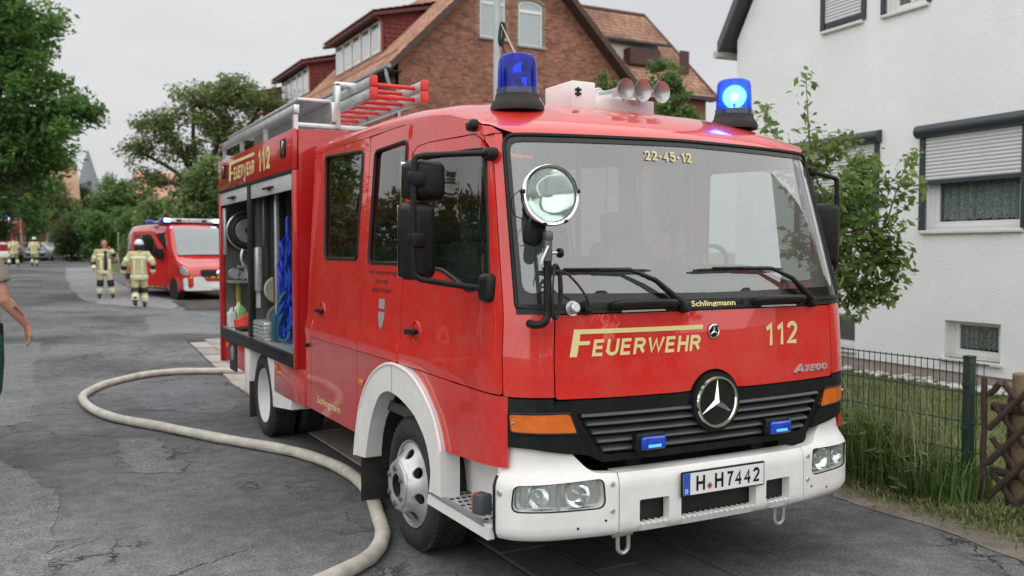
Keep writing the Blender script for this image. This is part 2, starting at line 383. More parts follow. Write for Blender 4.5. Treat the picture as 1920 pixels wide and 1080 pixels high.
# ================================================================== FIRE TRUCK
TR = empty('fire_truck', (0, 0, 0), 0, 'red and white fire engine with blue beacons parked in the foreground', 'fire engine')
PL = [(0, .025), (.3, .03), (.6, .05), (.88, .089), (.98, .122), (1.05, .168), (1.095, .228), (1.115, .305), (1.12, .40), (1.12, .6), (1.12, 1.2), (1.12, 4)]
def mkplan(P):
    D = catmull(P, 14); s = [0]
    for a, b in zip(D, D[1:]): s.append(s[-1] + (b - a).length)
    return np.array(s), np.array([[p.x, p.y] for p in D])
PS, PD = mkplan(PL)
def planat(S_, D_, u):
    a = abs(u); x = np.interp(a, S_, D_[:, 0]); y = np.interp(a, S_, D_[:, 1])
    return (x if u >= 0 else -x), y
SHIFT = [(1.0, 0), (1.4, .02), (1.5, .045), (2.25, .255), (2.5, .34)]
def tumble(z, y):
    b = sstep((y - .25) / .6) * (.02 * sstep((z - 1.135) / .035))
    c = .008 * sstep((1.052 - z) / .006) * sstep((y - .9) / .3)
    return b + c + (0 if z < 1.2 else .075 * (z - 1.2) / 1.25)
def shell0(u, z):
    x, y = planat(PS, PD, u)
    w = 1 - sstep((y - .12) / .63)
    y2 = y + lerpt(z, SHIFT) * w
    return Vector((x * (1 - tumble(z, y2) / 1.12), y2, z))
def shell(u, z, off=0):
    p = shell0(u, z)
    if off:
        e = 2e-3; du = shell0(u + e, z) - shell0(u - e, z); dz = shell0(u, z + e) - shell0(u, z - e)
        n = du.cross(dz).normalized(); p = p + n * off
    return p
def uy(y, z):            # arc parameter of the side surface at depth y
    a, b = .9, 5.
    for _ in range(40):
        c = (a + b) / 2
        if shell0(c, z).y < y: a = c
        else: b = c
    return a
def ux(x, z=1.2):
    a, b = 0, 1.5
    for _ in range(40):
        c = (a + b) / 2
        if shell0(c, z).x < abs(x): a = c
        else: b = c
    return a if x >= 0 else -a
def ref(yref): return float(np.interp(yref, PD[len(PD) // 3:, 1], PS[len(PS) // 3:]))
def smap(s): return (lambda u, z, off=0: shell(s * u, z, off))
def yz(P): return [(uy(y, z), z) for y, z in P]

# ---- hood panel with the bulge round the star
UH = ux(.883)
arc = [(.163 * sin(a), .950 + .163 * cos(a)) for a in np.linspace(-1.16, 1.16, 15)]
hood = [(-UH, 1.402), (-UH, 1.016)] + [(-.5, 1.012), (-.20, 1.012)] + arc + [(.20, 1.012), (.5, 1.012), (UH, 1.016), (UH, 1.402), (0, 1.405)]
sheet('hood_panel', rnd(hood, [.02, .02] + [0] * (len(hood) - 5) + [.02, .02, 0]), [], shell, RED, TR, res=.07)
DF = ref(.215)           # front edge line of the doors
WSU = 1.068              # windscreen frame edge in arc length
for s in (-1, 1):
    sm = smap(s)
    # corner panel and A pillar
    cp = [(UH + .007, 1.026), (DF, 1.03), (DF, 1.48), (DF, 1.8), (DF, 2.2), (DF - .015, 2.262), (WSU + .006, 2.262), (WSU + .006, 1.8), (WSU + .006, 1.43), (UH + .007, 1.405)]
    sheet('corner_panel', cp, [], sm, RED, TR, res=.05)
    g = .006
    # cab door
    dtop = [(1.44, 2.25), (1.38, 2.292), (1.2, 2.298), (.62, 2.275), (.54, 2.25)]
    dl = yz([(1.487, 1.047), (1.487, 1.6), (1.44, 2.2)] + dtop)
    door = dl + [(DF + g, 2.15), (DF + g, 1.5), (DF + g, 1.035)]
    win = [(uy(1.30, 2.225), 2.225), (DF + .075, 2.19), (DF + .085, 1.9), (DF + .10, 1.535), (uy(.60, 1.50), 1.50), (uy(.95, 1.60), 1.60), (uy(1.36, 1.605), 1.605)]
    dw = rnd(win, [.05, .06, .0, .05, .06, .05, .05])
    cd = sheet('cab_door', rnd(door, [.02, 0, 0, .03, .03, 0, .03, .06, 0, 0, .02]), [dw], sm, RED, TR, thick=.03, res=.06)
    sheet('window_pane', [(p[0], p[1]) for p in rnd(win, [.05, .06, .0, .05, .06, .05, .05])], [], lambda u, z, o=0, sm=sm: sm(u, z, -.012 + o), SIDEG, cd, thick=0, res=.09)
    def ring(name, P, w, m, parent, off=.004, sm=sm, r=.012):
        b = MB(); Q = [sm(u, z, off) for u, z in resamp(P, .06)]
        b.tube(Q, r, 6, closed=True); return b.obj(name, m, parent)
    ring('window_seal', dw, .02, BLK, cd, -.004)
    # door handle with recess
    hb = MB(); c = sm(uy(1.29, 1.245), 1.245, .02)
    hb.box(c, (.03, .155, .034), Matrix.Rotation(R(3 * s), 3, 'X'), .012)
    h = hb.obj('door_handle', BLK, cd)
    rb = MB(); rb.lathe([(.0, 0), (.05, 0), (.058, -.004), (.06, .004), (.064, .004), (.066, -.002)], sm(uy(1.25, 1.245), 1.245, .001), (s, 0, 0), 24); rb.obj('handle_recess', RED, cd)
    # crew section panel with the fixed window
    mp_ = yz([(2.21, 1.052), (2.215, 1.6), (2.175, 2.43), (1.9, 2.44), (1.47, 2.44), (1.455, 2.3), (1.495, 1.6), (1.495, 1.052)])
    mw = rnd(yz([(2.075, 2.335), (1.53, 2.345), (1.535, 1.625), (2.105, 1.625)]), .05)
    pn = sheet('side_panel', mp_, [mw], sm, RED, TR, thick=.03)
    sheet('window_pane', mw, [], lambda u, z, o=0, sm=sm: sm(u, z, -.012 + o), SIDEG, pn, thick=0, res=.09)
    ring('window_seal', mw, .02, BLK, pn, 0)
    sheet('lower_side_panel', yz([(2.235, .50), (2.235, 1.046), (1.53, 1.046), (1.76, 1.0), (1.95, .9), (2.09, .74), (2.15, .56), (2.16, .5)]), [], sm, REDD, TR)
    # crew door
    cdr = yz([(3.325, 1.052), (3.33, 1.6), (3.30, 2.445), (2.185, 2.44), (2.222, 1.6), (2.218, 1.052)])
    cw = rnd(yz([(3.17, 2.40), (2.32, 2.362), (2.335, 1.645), (3.065, 1.645)]), .045)
    d2 = sheet('crew_door', rnd(cdr, [0, 0, .06, .06, 0, 0]), [cw], sm, RED, TR, thick=.03)
    sheet('window_pane', cw, [], lambda u, z, o=0, sm=sm: sm(u, z, -.012 + o), SIDEG, d2, thick=0, res=.09)
    ring('window_seal', cw, .02, BLK, d2, 0)
    hb = MB(); hb.box(sm(uy(3.1, 1.258), 1.258, .02), (.03, .16, .034), None, .012); hb.obj('door_handle', BLK, d2)
    rb = MB(); rb.lathe([(.0, 0), (.05, 0), (.058, -.004), (.06, .004), (.064, .004), (.066, -.002)], sm(uy(3.07, 1.26), 1.26, .001), (s, 0, 0), 24); rb.obj('handle_recess', RED, d2)
    sheet('lower_crew_door', yz([(3.325, .50), (3.325, 1.046), (2.242, 1.046), (2.242, .50)]), [], sm, REDD, TR)
    sheet('rear_corner_panel', yz([(3.47, .50), (3.47, 2.44), (3.31, 2.44), (3.337, 1.6), (3.332, .50)]), [], sm, RED, TR)
    # upper side band below the roof
    def ze(y): return lerpt(y, [(.3, 2.275), (.5, 2.305), (.7, 2.36), (.95, 2.42), (1.3, 2.458), (1.8, 2.475), (3.5, 2.475)])
    up = [(3.47, ze(3.47)), (3.0, ze(3)), (2.4, ze(2.4)), (1.9, ze(1.9)), (1.5, ze(1.5)), (1.2, ze(1.2)), (.95, ze(.95)), (.75, ze(.75)), (.6, ze(.6))]
    lo = [(.63, 2.282), (1.2, 2.304), (1.38, 2.298), (1.452, 2.26), (1.464, 2.446), (2.18, 2.446), (3.47, 2.447)]
    upz = yz(up) + [(DF, ze(.47)), (WSU + .01, 2.268), (DF, 2.268), (DF + .06, 2.262)] + yz(lo)
    sheet('cant_rail', upz, [], sm, RED, TR, res=.05)
    # inner frame behind the panel gaps
    bk = yz([(3.45, 2.46), (2.4, 2.465), (1.6, 2.455), (1.1, 2.43), (.85, 2.385), (.66, 2.335)]) + [(DF, ze(.47) - .003), (WSU + .015, 2.262), (WSU + .02, 1.46), (DF + .05, 1.46), (DF + .05, 2.21), (DF + .11, 2.243)] + yz([(.65, 2.245), (1.3, 2.262), (1.47, 2.23), (1.47, 2.36), (3.45, 2.42)])
    sheet('inner_frame', bk, [], lambda u, z, o=0, sm=sm: sm(u, z, -.013 + o), RED, TR, thick=.006, res=.06)
    # vent lamp at the front of the roof
    vb = MB(); c = sm(uy(.62, 2.32), 2.322, .012); vb.box(c, (.05, .10, .055), Matrix.Rotation(R(8 * s), 3, 'Z'), .02, 3); v = vb.obj('position_lamp', BLK, TR)
    vb = MB(); vb.box(c + Vector((s * .02, -.005, .004)), (.02, .06, .03), None, .009, 3); vb.obj('lens', CLEAR, v)
    # side marker lamps
    MB().box(sm(uy(2.13, .853), .853, .012), (.02, .075, .04), None, .012, 3).obj('side_marker', AMBER, TR)
# small rear locking latch on the crew door gap
MB().box((-1.125, 3.4, .98), (.03, .05, .03), None, .008).obj('latch', BLK, TR)
# emblem shield and faint lettering on the near side panel
smn = smap(-1)
def side(y0):    # text reads from the rear to the front on the near side
    return lambda a, z, off=0: shell(-uy(y0 - a, z), z, off)
shp = [(0, 1.36), (.098, 1.365), (.098, 1.402), (.0, 1.402)]
MB().prism([(0, 1.345), (.1, 1.345), (.1, 1.405), (0, 1.405)], lambda a, z, w: side(1.87)(a, z, .002 + w), .002).obj('crest', SIL, TR, 0)
MB().prism([(0, 1.325), (0, 1.29), (.02, 1.245), (.05, 1.215), (.08, 1.245), (.1, 1.29), (.1, 1.325)], lambda a, z, w: side(1.87)(a, z, .002 + w), .002).obj('crest', SIL, TR, 0)
text('door_lettering', 'Freiw. Feuerwehr Hemmingen', (0, 1.545, .50, 1.585), side(2.085), INK, TR)
text('door_lettering', 'Ortsfeuerwehr', (.13, 1.50, .36, 1.53), side(2.085), INK, TR)
text('door_lettering', 'Hiddestorf / Ohlendorf', (.07, 1.445, .41, 1.477), side(2.085), INK, TR)
text('builder_lettering', 'Schlingmann', (0, .555, .56, .625), side(3.16), YEL, TR, offset=.015)

# ---- windscreen
fr_o = [(-WSU, 1.435), (-WSU, 2.255), (0, 2.268), (WSU, 2.255), (WSU, 1.435), (0, 1.41)]
gl = rnd([(-WSU + .035, 1.505), (-WSU + .03, 2.222), (0, 2.238), (WSU - .03, 2.222), (WSU - .035, 1.505), (0, 1.492)], [.05, .05, 0, .05, .05, 0])
wf = sheet('windscreen_frame', rnd(fr_o, [.0, .06, 0, .06, .0, 0]), [gl], shell, BLKG, TR, thick=.03, res=.05)
sheet('windscreen', gl, [], lambda u, z, o=0: shell(u, z, -.006 + o), WS, TR, thick=0, res=.05)
b = MB(); b.tube([shell(u, z, .001) for u, z in resamp(rnd([(-WSU, 1.44), (-WSU, 2.255), (0, 2.268), (WSU, 2.255), (WSU, 1.44), (0, 1.415)], [.02, .06, 0, .06, .02, 0]), .05)], .011, 6, closed=True); b.obj('windscreen_seal', BLK, wf)
stroke_text('call_sign', '22-45-12', (-.275, 2.155, .035, 2.205), shell, YEL, TR, .17, .34, 0, .002)
# cowl below the glass
sheet('cowl_panel', [(-1.07, 1.408), (-.5, 1.408), (0, 1.41), (.5, 1.408), (1.07, 1.408), (1.07, 1.452), (0, 1.462), (-1.07, 1.452)], [], lambda u, z, o=0: shell(u, z, .006 + o), BLK, TR, thick=.03, res=.05)
text('builder_lettering', 'Schlingmann', (-.135, 1.416, .15, 1.452), shell, YEL, TR, offset=.022, off=.009)
MB().lathe([(0, .0), (.02, 0), (.022, -.006)], shell(.185, 1.432, .012), (0, -1, 0), 20).obj('washer_cap', BLKG, TR)
for x0, x1 in ((-.60, -.25), (.28, .62)):
    b = MB(); P = [shell(x0, 1.435, .0), shell(x0 + .01, 1.437, .045), shell(x0 + .05, 1.439, .055), shell((x0 + x1) / 2, 1.44, .057), shell(x1 - .05, 1.439, .055), shell(x1 - .01, 1.437, .045), shell(x1, 1.435, .0)]
    b.tube(catmull(P, 4), .02, 10); b.obj('grab_handle', BLK, TR)
    MB().box(shell((x0 + x1) / 2, 1.412, .012), (x1 - x0 - .1, .012, .008)).obj('grab_handle_rail', ALUW, TR)
for bx, tip0, tip1, kn in ((-.19, -.96, -.36, -.49), (.715, -.10, .53, .42)):
    e = MB(); p0 = shell(bx, 1.425, .03); p1 = shell(kn + .13, 1.545, .05); p2 = shell(kn, 1.598, .042); pm = shell((tip0 + tip1) / 2, 1.602, .035)
    e.tube([p0, p0.lerp(p1, .5), p1, p2, pm], [.021, .017, .013, .009, .008], 8)
    wp = e.obj('wiper', BLK, TR)
    bl = MB(); bl.tube([shell(u, 1.598 + .004 * sin((u - tip0) * 5), .02) for u in np.linspace(tip0, tip1, 14)], [.004] + [.008] * 12 + [.004], 6); bl.obj('wiper_blade', RUB, wp)
    sp = MB(); sp.tube([shell(u, 1.605, .034) for u in np.linspace(tip0 + .12, tip1 - .12, 8)], .007, 6); sp.obj('blade_bracket', BLK, wp)
    pv = MB(); pv.lathe([(0, .055), (.018, .055), (.028, .04), (.03, 0)], shell(bx, 1.425, 0), (0, -1, .1), 16); pv.obj('pivot_cap', BLK, wp)
# charging sockets on the cowl
for x, m_ in ((-.80, ALU), (-.73, BLK)):
    MB().lathe([(0, .035), (.018, .035), (.024, .03), (.026, 0), (.036, 0), (.036, -.006)], shell(x, 1.432, .006), (0, -1, .15), 20).obj('socket', m_, TR)

# ---- roof
def roofz(df, ax):
    z = lerpt(df, [(0, 2.268), (.03, 2.30), (.08, 2.335), (.15, 2.37), (.25, 2.412), (.4, 2.462), (.6, 2.51), (.85, 2.55), (1.2, 2.582), (1.6, 2.60), (2.2, 2.60), (3.5, 2.60)])
    e = max(0, ax - .55) / .49
    drop = .125 * (1 - sqrt(max(0, 1 - min(1, e) ** 2.2))) * sstep((df + .1) / .75) + .012 * (ax / 1.05) ** 2
    return z - drop
def header(x):           # front edge of the roof in plan
    u = ux(x, 2.26); return shell0(u, 2.266)
ND, NX = 46, 40
xs = [1.045 * sin(pi / 2 * (k / (NX / 2) - 1)) for k in range(NX + 1)]
xs[0] = -1.041; xs[-1] = 1.041
dfs = [3.1 * (k / ND) ** 1.8 for k in range(ND + 1)]
v = []; f = []
for i, d in enumerate(dfs):
    for x in xs:
        hx = header(max(-1.0, min(1.0, x))).y
        ex = max(0, abs(x) - 1.0); y0 = hx + ex * 2.2
        y = y0 + (3.47 - y0) * d / 3.1
        xl = min(abs(x), 1.12 * (1 - tumble(2.46, y) / 1.12) + .002)
        v.append((math.copysign(xl, x), y, roofz(y - header(0).y - .11 * (abs(x)) ** 2, abs(x))))
n = NX + 1
for i in range(ND):
    for j in range(NX): f.append((i * n + j, i * n + j + 1, (i + 1) * n + j + 1, (i + 1) * n + j))
rf = link('cab_roof', mkmesh('cab_roof', v, f, 60), RED, TR)
bm = bmesh.new(); bm.from_mesh(rf.data); bmesh.ops.recalc_face_normals(bm, faces=bm.faces[:])
if sum(q.normal.z for q in bm.faces) < 0: bmesh.ops.reverse_faces(bm, faces=bm.faces[:])
bm.to_mesh(rf.data); bm.free()
def roof_at(x, y): return roofz(y - header(0).y - .11 * x * x, abs(x))
# cab rear wall and floor, lining
MB().b2((-1.02, 3.40, .55), (1.02, 3.44, 2.50)).obj('cab_rear_wall', REDB, TR)
MB().b2((-1.06, .30, .72), (1.06, 3.40, .78)).obj('cab_floor', DARK, TR)
b = MB()
v = [(x, y, roof_at(x, y) - .05) for y in (.62, 1, 1.6, 2.4, 3.38) for x in (-.9, -.5, 0, .5, .9)]
f = [(i * 5 + j, i * 5 + j + 1, i * 5 + j + 6, i * 5 + j + 5) for i in range(4) for j in range(4)]
link('headliner', mkmesh('headliner', v, f), mat('headliner_cloth', (.22, .22, .21), .9), TR)

# ---- grille
def gp(x, z, off=0):     # grille plane slightly in front of the plan, leaning
    p = shell(ux(x, 1.0), max(z, 1.0), 0); return Vector((p.x, p.y - .012 + .10 * (1.0 - z) * 0.6 - off, z))
def gfm(u, z, off=0):
    p = shell(u, 1.0, off); return Vector((p.x, p.y + .05 * (1.005 - z), z))
gtrap = [(-.83, .965), (-.83, .93), (-.68, .735), (-.64, .715), (.64, .715), (.68, .735), (.83, .93), (.83, .965)]
gi = rnd([(-.785, .945), (-.655, .757), (-.62, .74), (.62, .74), (.655, .757), (.785, .945)], .02)
GR = sheet('grille_frame', [(-UH, 1.006), (-UH - .02, .955)] + [(-.83, .95), (-.70, .735), (-.64, .705), (.64, .705), (.70, .735), (.83, .95)] + [(UH + .02, .955), (UH, 1.006)], [gi], gfm, BLK, TR, thick=.03, res=.05)
for k in range(5):
    z0 = .925 - k * .042; hw = .785 - (.945 - z0) * .69 - .012
    b = MB(); secs = []
    for x in np.linspace(-hw, hw, 25):
        p = gfm(x, z0); secs.append([Vector((p.x, p.y - .002, z0 - .003)), Vector((p.x, p.y - .012, z0 + .004)), Vector((p.x, p.y - .010, z0 + .011)), Vector((p.x, p.y + .0, z0 + .017)), Vector((p.x, p.y + .05, z0 + .027)), Vector((p.x, p.y + .05, z0 + .010))])
    b.loft(secs); b.obj('grille_slat', mat('grille_plastic', (.06, .063, .068), .36, var=.15), GR, 50)
sheet('grille_backing', [(-.8, .95), (-.66, .73), (.66, .73), (.8, .95)], [], lambda u, z, o=0: gfm(u, z, -.07 + o), CHAS, GR, thick=.01, res=.1)
# star emblem
ec = gfm(0, .950, .022); EY = Vector((0, -1, 0)); er = .121
em = MB().lathe([(0, 0), (er + .026, 0), (er + .030, -.05), (0, -.05)], ec + Vector((0, .0, 0)), EY, 40).obj('star_emblem', BLK, TR)
MB().lathe([(er - .008, .002), (er - .004, .011), (er + .005, .011), (er + .009, .002)], ec, EY, 48, True).obj('emblem_ring', CHROME, em)
def star(c, r, w, m, parent, dpt, hub=.3):
    pts = []
    for k in range(6):
        a = pi / 2 + k * pi / 3; rr = r if k % 2 == 0 else w
        pts.append((rr * cos(a), rr * sin(a)))
    b = MB(); v = [c + Vector((0, -dpt, 0))] + [c + Vector((p[0], -.002, p[1])) for p in pts]
    b.add(v, [(0, 1 + i, 1 + (i + 1) % 6) for i in range(6)]); return b.obj('emblem_star', m, parent, 0)
star(ec, er - .008, .020, CHROME, em, .018)
e2c = shell(0, 1.30, .003)
e2 = MB().lathe([(0, .004), (.030, .004), (.037, 0), (.037, -.01)], e2c, EY, 32).obj('small_emblem', BLKG, TR)
MB().lathe([(.029, .004), (.031, .008), (.036, .006), (.037, 0)], e2c, EY, 32, True).obj('emblem_ring', CHROME, e2)
star(e2c + Vector((0, -.004, 0)), .029, .006, CHROME, e2, .006)
# front lettering
lm = YEL
def lift(u, z, o): return shell(u, z, o)
fx0, fx1 = -.815, -.085
FM = MB()
zt, zb = 1.335, 1.208; shr = .16
def sk(x, z): return (x + (z - zb) * shr, z)
for P in ([sk(fx0, zb), sk(fx0 + .037, zb), sk(fx0 + .037, zt - .021), sk(fx0, zt - .021)], [sk(fx0, zt - .022), sk(fx1, zt - .022), sk(fx1, zt), sk(fx0, zt)], [sk(fx0 + .036, 1.262), sk(fx0 + .092, 1.262), sk(fx0 + .092, 1.280), sk(fx0 + .036, 1.280)]):
    nq = 14; FM.add([lift(P[0][0] + (P[1][0] - P[0][0]) * k / nq, P[0][1] + (P[1][1] - P[0][1]) * k / nq, .003) for k in range(nq + 1)] + [lift(P[3][0] + (P[2][0] - P[3][0]) * k / nq, P[3][1] + (P[2][1] - P[3][1]) * k / nq, .003) for k in range(nq + 1)], [(k, k + 1, nq + 2 + k, nq + 1 + k) for k in range(nq)])
FM.obj('front_lettering', YEL, TR, 0, fix=False)
stroke_text('front_letter', 'EUERWEHR', (fx0 + .112, zb, fx1 + .008, 1.286), shell, YEL, TR, .2, .3, .17)
stroke_text('front_number', '112', (.345, 1.210, .60, 1.330), shell, YEL, TR, .19, .36, .06)
stroke_text('model_letter', 'A', (.555, 1.050, .655, 1.100), shell, SIL, TR, .2, .2, .45, .008, .008); stroke_text('model_letter', 'TEGO', (.638, 1.055, .845, 1.089), shell, SIL, TR, .22, .25, .35, .008, .008)

# ---- black corners with indicators
for s in (-1, 1):
    sm = smap(s)
    def cm(u, z, off=0, sm=sm): return sm(u, z, off)
    ind = rnd([(.80, .955), (.765, .85), (1.085, .862), (1.10, .955)][::-1], .025)
    ind = rnd([(.815, .952), (.775, .852), (1.10, .866), (1.11, .955)], .022)
    cb = sheet('corner_trim', [(.71, .745), (.835, .952), (.838, .955), (UH + .01, .962), (UH + .01, 1.018), (DF - .004, 1.022), (DF - .004, .80), (1.0, .79), (.86, .765)], [ind], cm, BLK, TR, thick=.03, res=.04)
    il = sheet('indicator', ind, [], lambda u, z, o=0, sm=sm: sm(u, z, .004 + o), AMBER, TR, thick=.03, res=.03)
    MB().lathe([(0, .006), (.006, .005), (.008, 0)], sm(1.085, .91, .006), (0, -1, 0), 10).obj('screw', CHROME, il)
    b = MB(); b.tube([sm(u, z, .003) for u, z in resamp(ind, .03)], .006, 6, closed=True); b.obj('indicator_rim', BLK, cb)

# ---- bumper
BL = [(0, -.022), (.3, -.018), (.59, .0), (.86, .048), (1.0, .10), (1.09, .17), (1.135, .26), (1.148, .36), (1.15, .5), (1.15, 1.5)]
BS, BD = mkplan(BL)
BOFF = [(.355, -.055), (.362, -.03), (.375, -.008), (.40, 0), (.615, .0), (.635, -.006), (.655, -.02), (.70, -.05), (.80, -.062), (.9, -.062)]
def bmp0(u, z):
    x, y = planat(BS, BD, u); e = 3e-3
    xa, ya = planat(BS, BD, u - e); xb, yb = planat(BS, BD, u + e)
    t = Vector((xb - xa, yb - ya, 0)).normalized(); nn = Vector((t.y, -t.x, 0))
    return Vector((x, y, z)), nn
def bmp(u, z, off=0):
    p, nn = bmp0(u, z); return p + nn * (lerpt(z, BOFF) + off)
cz = .658
h1, h2, h3 = [rnd([(a, .405), (b_, .405), (b_, .524), (a, .524)], .012, 3) for a, b_ in ((-.48, -.31), (-.24, .24), (.31, .48))]
bc = sheet('bumper_centre', rnd([(-.588, .355), (.588, .355), (.588, cz), (-.588, cz)], 0), [h1, h2, h3], bmp, WHITE, TR, thick=.05, res=.03)
for x in np.arange(-.465, .47, .034):
    if .24 < abs(x) < .32: continue
    MB().box(bmp(x, .408, -.02) + Vector((0, .0, -.002)), (.012, .05, .016), None, .004).obj('step_rib', WHITE, bc)
MB().b2((-.55, .045, .40), (.55, .07, .56)).obj('bumper_backing', CHAS, TR)
sheet('bumper_top', [(-.588, .0), (.588, .0), (.588, .10), (-.588, .10)], [], lambda u, w, o=0: bmp(u, .657, -w) + Vector((0, 0, o)), WHITE, bc, thick=.01, res=.06)
BE = 1.215
for s in (-1, 1):
    sm = lambda u, z, off=0, s=s: bmp(s * u, z, off)
    hl = rnd([(.655, .508), (.675, .635), (1.10, .632), (1.135, .60), (1.135, .52), (1.09, .488)], .035)
    hl = rnd([(.655, .500), (.668, .642), (1.105, .625), (1.12, .50)], [.05, .03, .03, .045])
    cor = [(.594, .355), (BE, .355), (BE, .66), (BE - .03, .70), (BE - .05, .80), (.86, .785), (.83, .775), (.79, .735), (.74, .685), (.70, .665), (.594, cz)]
    bo = sheet('bumper_corner', rnd(cor, [0, 0, .03, .02, .03, .03, 0, .03, .03, .02, 0]), [hl], sm, WHITE, TR, thick=.05, res=.03)
    ho = sheet('headlight', hl, [], lambda u, z, o=0, sm=sm: sm(u, z, -.010 + o), CLEAR, TR, thick=0, res=.04)
    b = MB(); b.tube([sm(u, z, -.008) for u, z in resamp(hl, .03)], .006, 6, closed=True); b.obj('headlight_seal', BLK, ho)
    sheet('headlight_bowl', hl, [], lambda u, z, o=0, sm=sm: sm(u, z, -.05 - .012 * sin((u - .66) * 16) ** 2 + o), mat('headlight_chrome', (.86, .88, .88), .25, metal=.75, var=.2, vscale=14, bump=.3, bscale=22), ho, thick=.004, res=.02)
    for (u, z, r_) in ((.79, .572, .062), (.985, .565, .05)):
        cq = sm(u, z, -.028); MB().lathe([(r_, .0), (r_ * .85, -.02), (r_ * .45, -.038), (.012, -.044)], cq, (s * .22, -1, 0), 28).obj('reflector', MIRR, ho, 80)
        MB().lathe([(0, .0), (.008, -.004), (.010, -.04)], cq, (s * .22, -1, 0), 12).obj('bulb', STEEL, ho)
    b = MB(); b.tube([sm(.885, .497, -.03), sm(.885, .64, -.03)], .006, 6); b.obj('lamp_divider', MATS['joint_grey'] if 'joint_grey' in MATS else mat('joint_grey', (.4, .4, .4), .7), ho)
    for u in ():
        MB().lathe([(.06, .0), (.05, -.02), (.02, -.035), (.0, -.036)], sm(u, .565, -.02), (s * .25, -1, 0), 24).obj('reflector', MIRR, ho)
    # fluting of the lens
    for k, u in enumerate(np.arange(.69, 1.10, .012)):
        MB().tube([sm(u, .515, -.014), sm(u, .62, -.014)], .0022, 5).obj('lens_flute', CLEAR, ho) if k % 2 == 0 else None
    for u, z in ((.625, .612), (.625, .487)):
        MB().lathe([(0, .006), (.010, .006), (.013, .002), (.013, -.005)], sm(u, z, 0), (s * .1, -1, 0), 14).obj('screw', STEEL, bo)
    for u, z in ((.80, .42), (.66, .445)):
        MB().lathe([(0, .002), (.006, .002), (.007, -.003)], sm(u, z, 0), (s * .2, -1, 0), 10).obj('drain_hole', BLK, bo)
    MB().lathe([(0, .006), (.012, .006), (.016, .002), (.016, -.005)], sm(1.175, .585, 0), (s, -.4, 0), 14).obj('screw', STEEL, bo)
    b = MB(); b.tube([sm(BE - .012, z, .004) for z in np.linspace(.37, .66, 8)], .007, 6); b.obj('bumper_groove', BLK, bo)
# number plate
PY = -.035; py0 = .572
npl = MB().box((.01, PY, py0), (.532, .012, .124), None, .006).obj('number_plate', BLK, TR)
def pm(u, z, off=0): return Vector((u, PY - .0065 - off, z))
MB().prism([(-.247, .519), (.267, .519), (.267, .625), (-.247, .625)], lambda u, z, w: pm(u, z, w), .0012).obj('plate_face', PAPER, npl, 0)
MB().prism([(-.247, .519), (-.205, .519), (-.205, .625), (-.247, .625)], lambda u, z, w: pm(u, z, .0014 + w), .0008).obj('plate_blue_field', PLBLUE, npl, 0)
stroke_text('plate_letter', 'D', (-.236, .528, -.218, .550), pm, PAPER, npl, .2, off=.003)
stroke_text('plate_letter', 'H', (-.168, .535, -.114, .609), pm, BLK, npl, .2, .34, off=.0022)
stroke_text('plate_letter', 'H', (-.052, .535, .002, .609), pm, BLK, npl, .2, .34, off=.0022)
stroke_text('plate_letter', '7442', (.022, .535, .240, .609), pm, BLK, npl, .2, .34, off=.0022)
MB().lathe([(0, .0015), (.017, .0015)], pm(-.084, .552), (0, -1, 0), 24).obj('plate_seal', SIL, npl, 0)
MB().lathe([(0, .002), (.011, .002)], pm(-.084, .552), (0, -1, 0), 20).obj('plate_seal_badge', REDL, npl, 0)
# tow shackles
for s in (-1, 1):
    t = MB(); c = Vector((s * .505, .12, .345)); t.box(c + Vector((0, .02, 0)), (.10, .07, .05), None, .008); to = t.obj('tow_bracket', CHAS, TR)
    t = MB(); P = [c + Vector((dx, -.03, dz)) for dx, dz in ((-.03, .02), (-.031, -.06), (-.026, -.085), (0, -.10), (.026, -.085), (.031, -.06), (.03, .02))]
    t.tube(catmull(P, 4), .0105, 8); t.obj('tow_shackle', STEEL, to)
    t = MB(); t.cyl(c + Vector((-.06, -.03, -.005)), c + Vector((.05, -.03, -.005)), .013, n=12); t.obj('shackle_pin', STEEL, to)
# blue flashers in the grille
for s in (-1, 1):
    c = gfm(s * .405, .795, .035) ; c.z = .793
    q = MB().box(c + Vector((0, .012, 0)), (.165, .05, .085), None, .012, 3).obj('front_flasher', BLK, TR)
    MB().box(c + Vector((.006, -.016, -.004)), (.138, .03, .062), None, .010, 3).obj('flasher_lens', BLUEL, q)
    MB().box(c + Vector((.006, -.0315, -.018)), (.075, .004, .014), None, .0015).obj('flasher_glow', mat('lit_blue_strip', (.1, .4, .9), .3, emit=(.05, .28, 1), estr=.7), q)

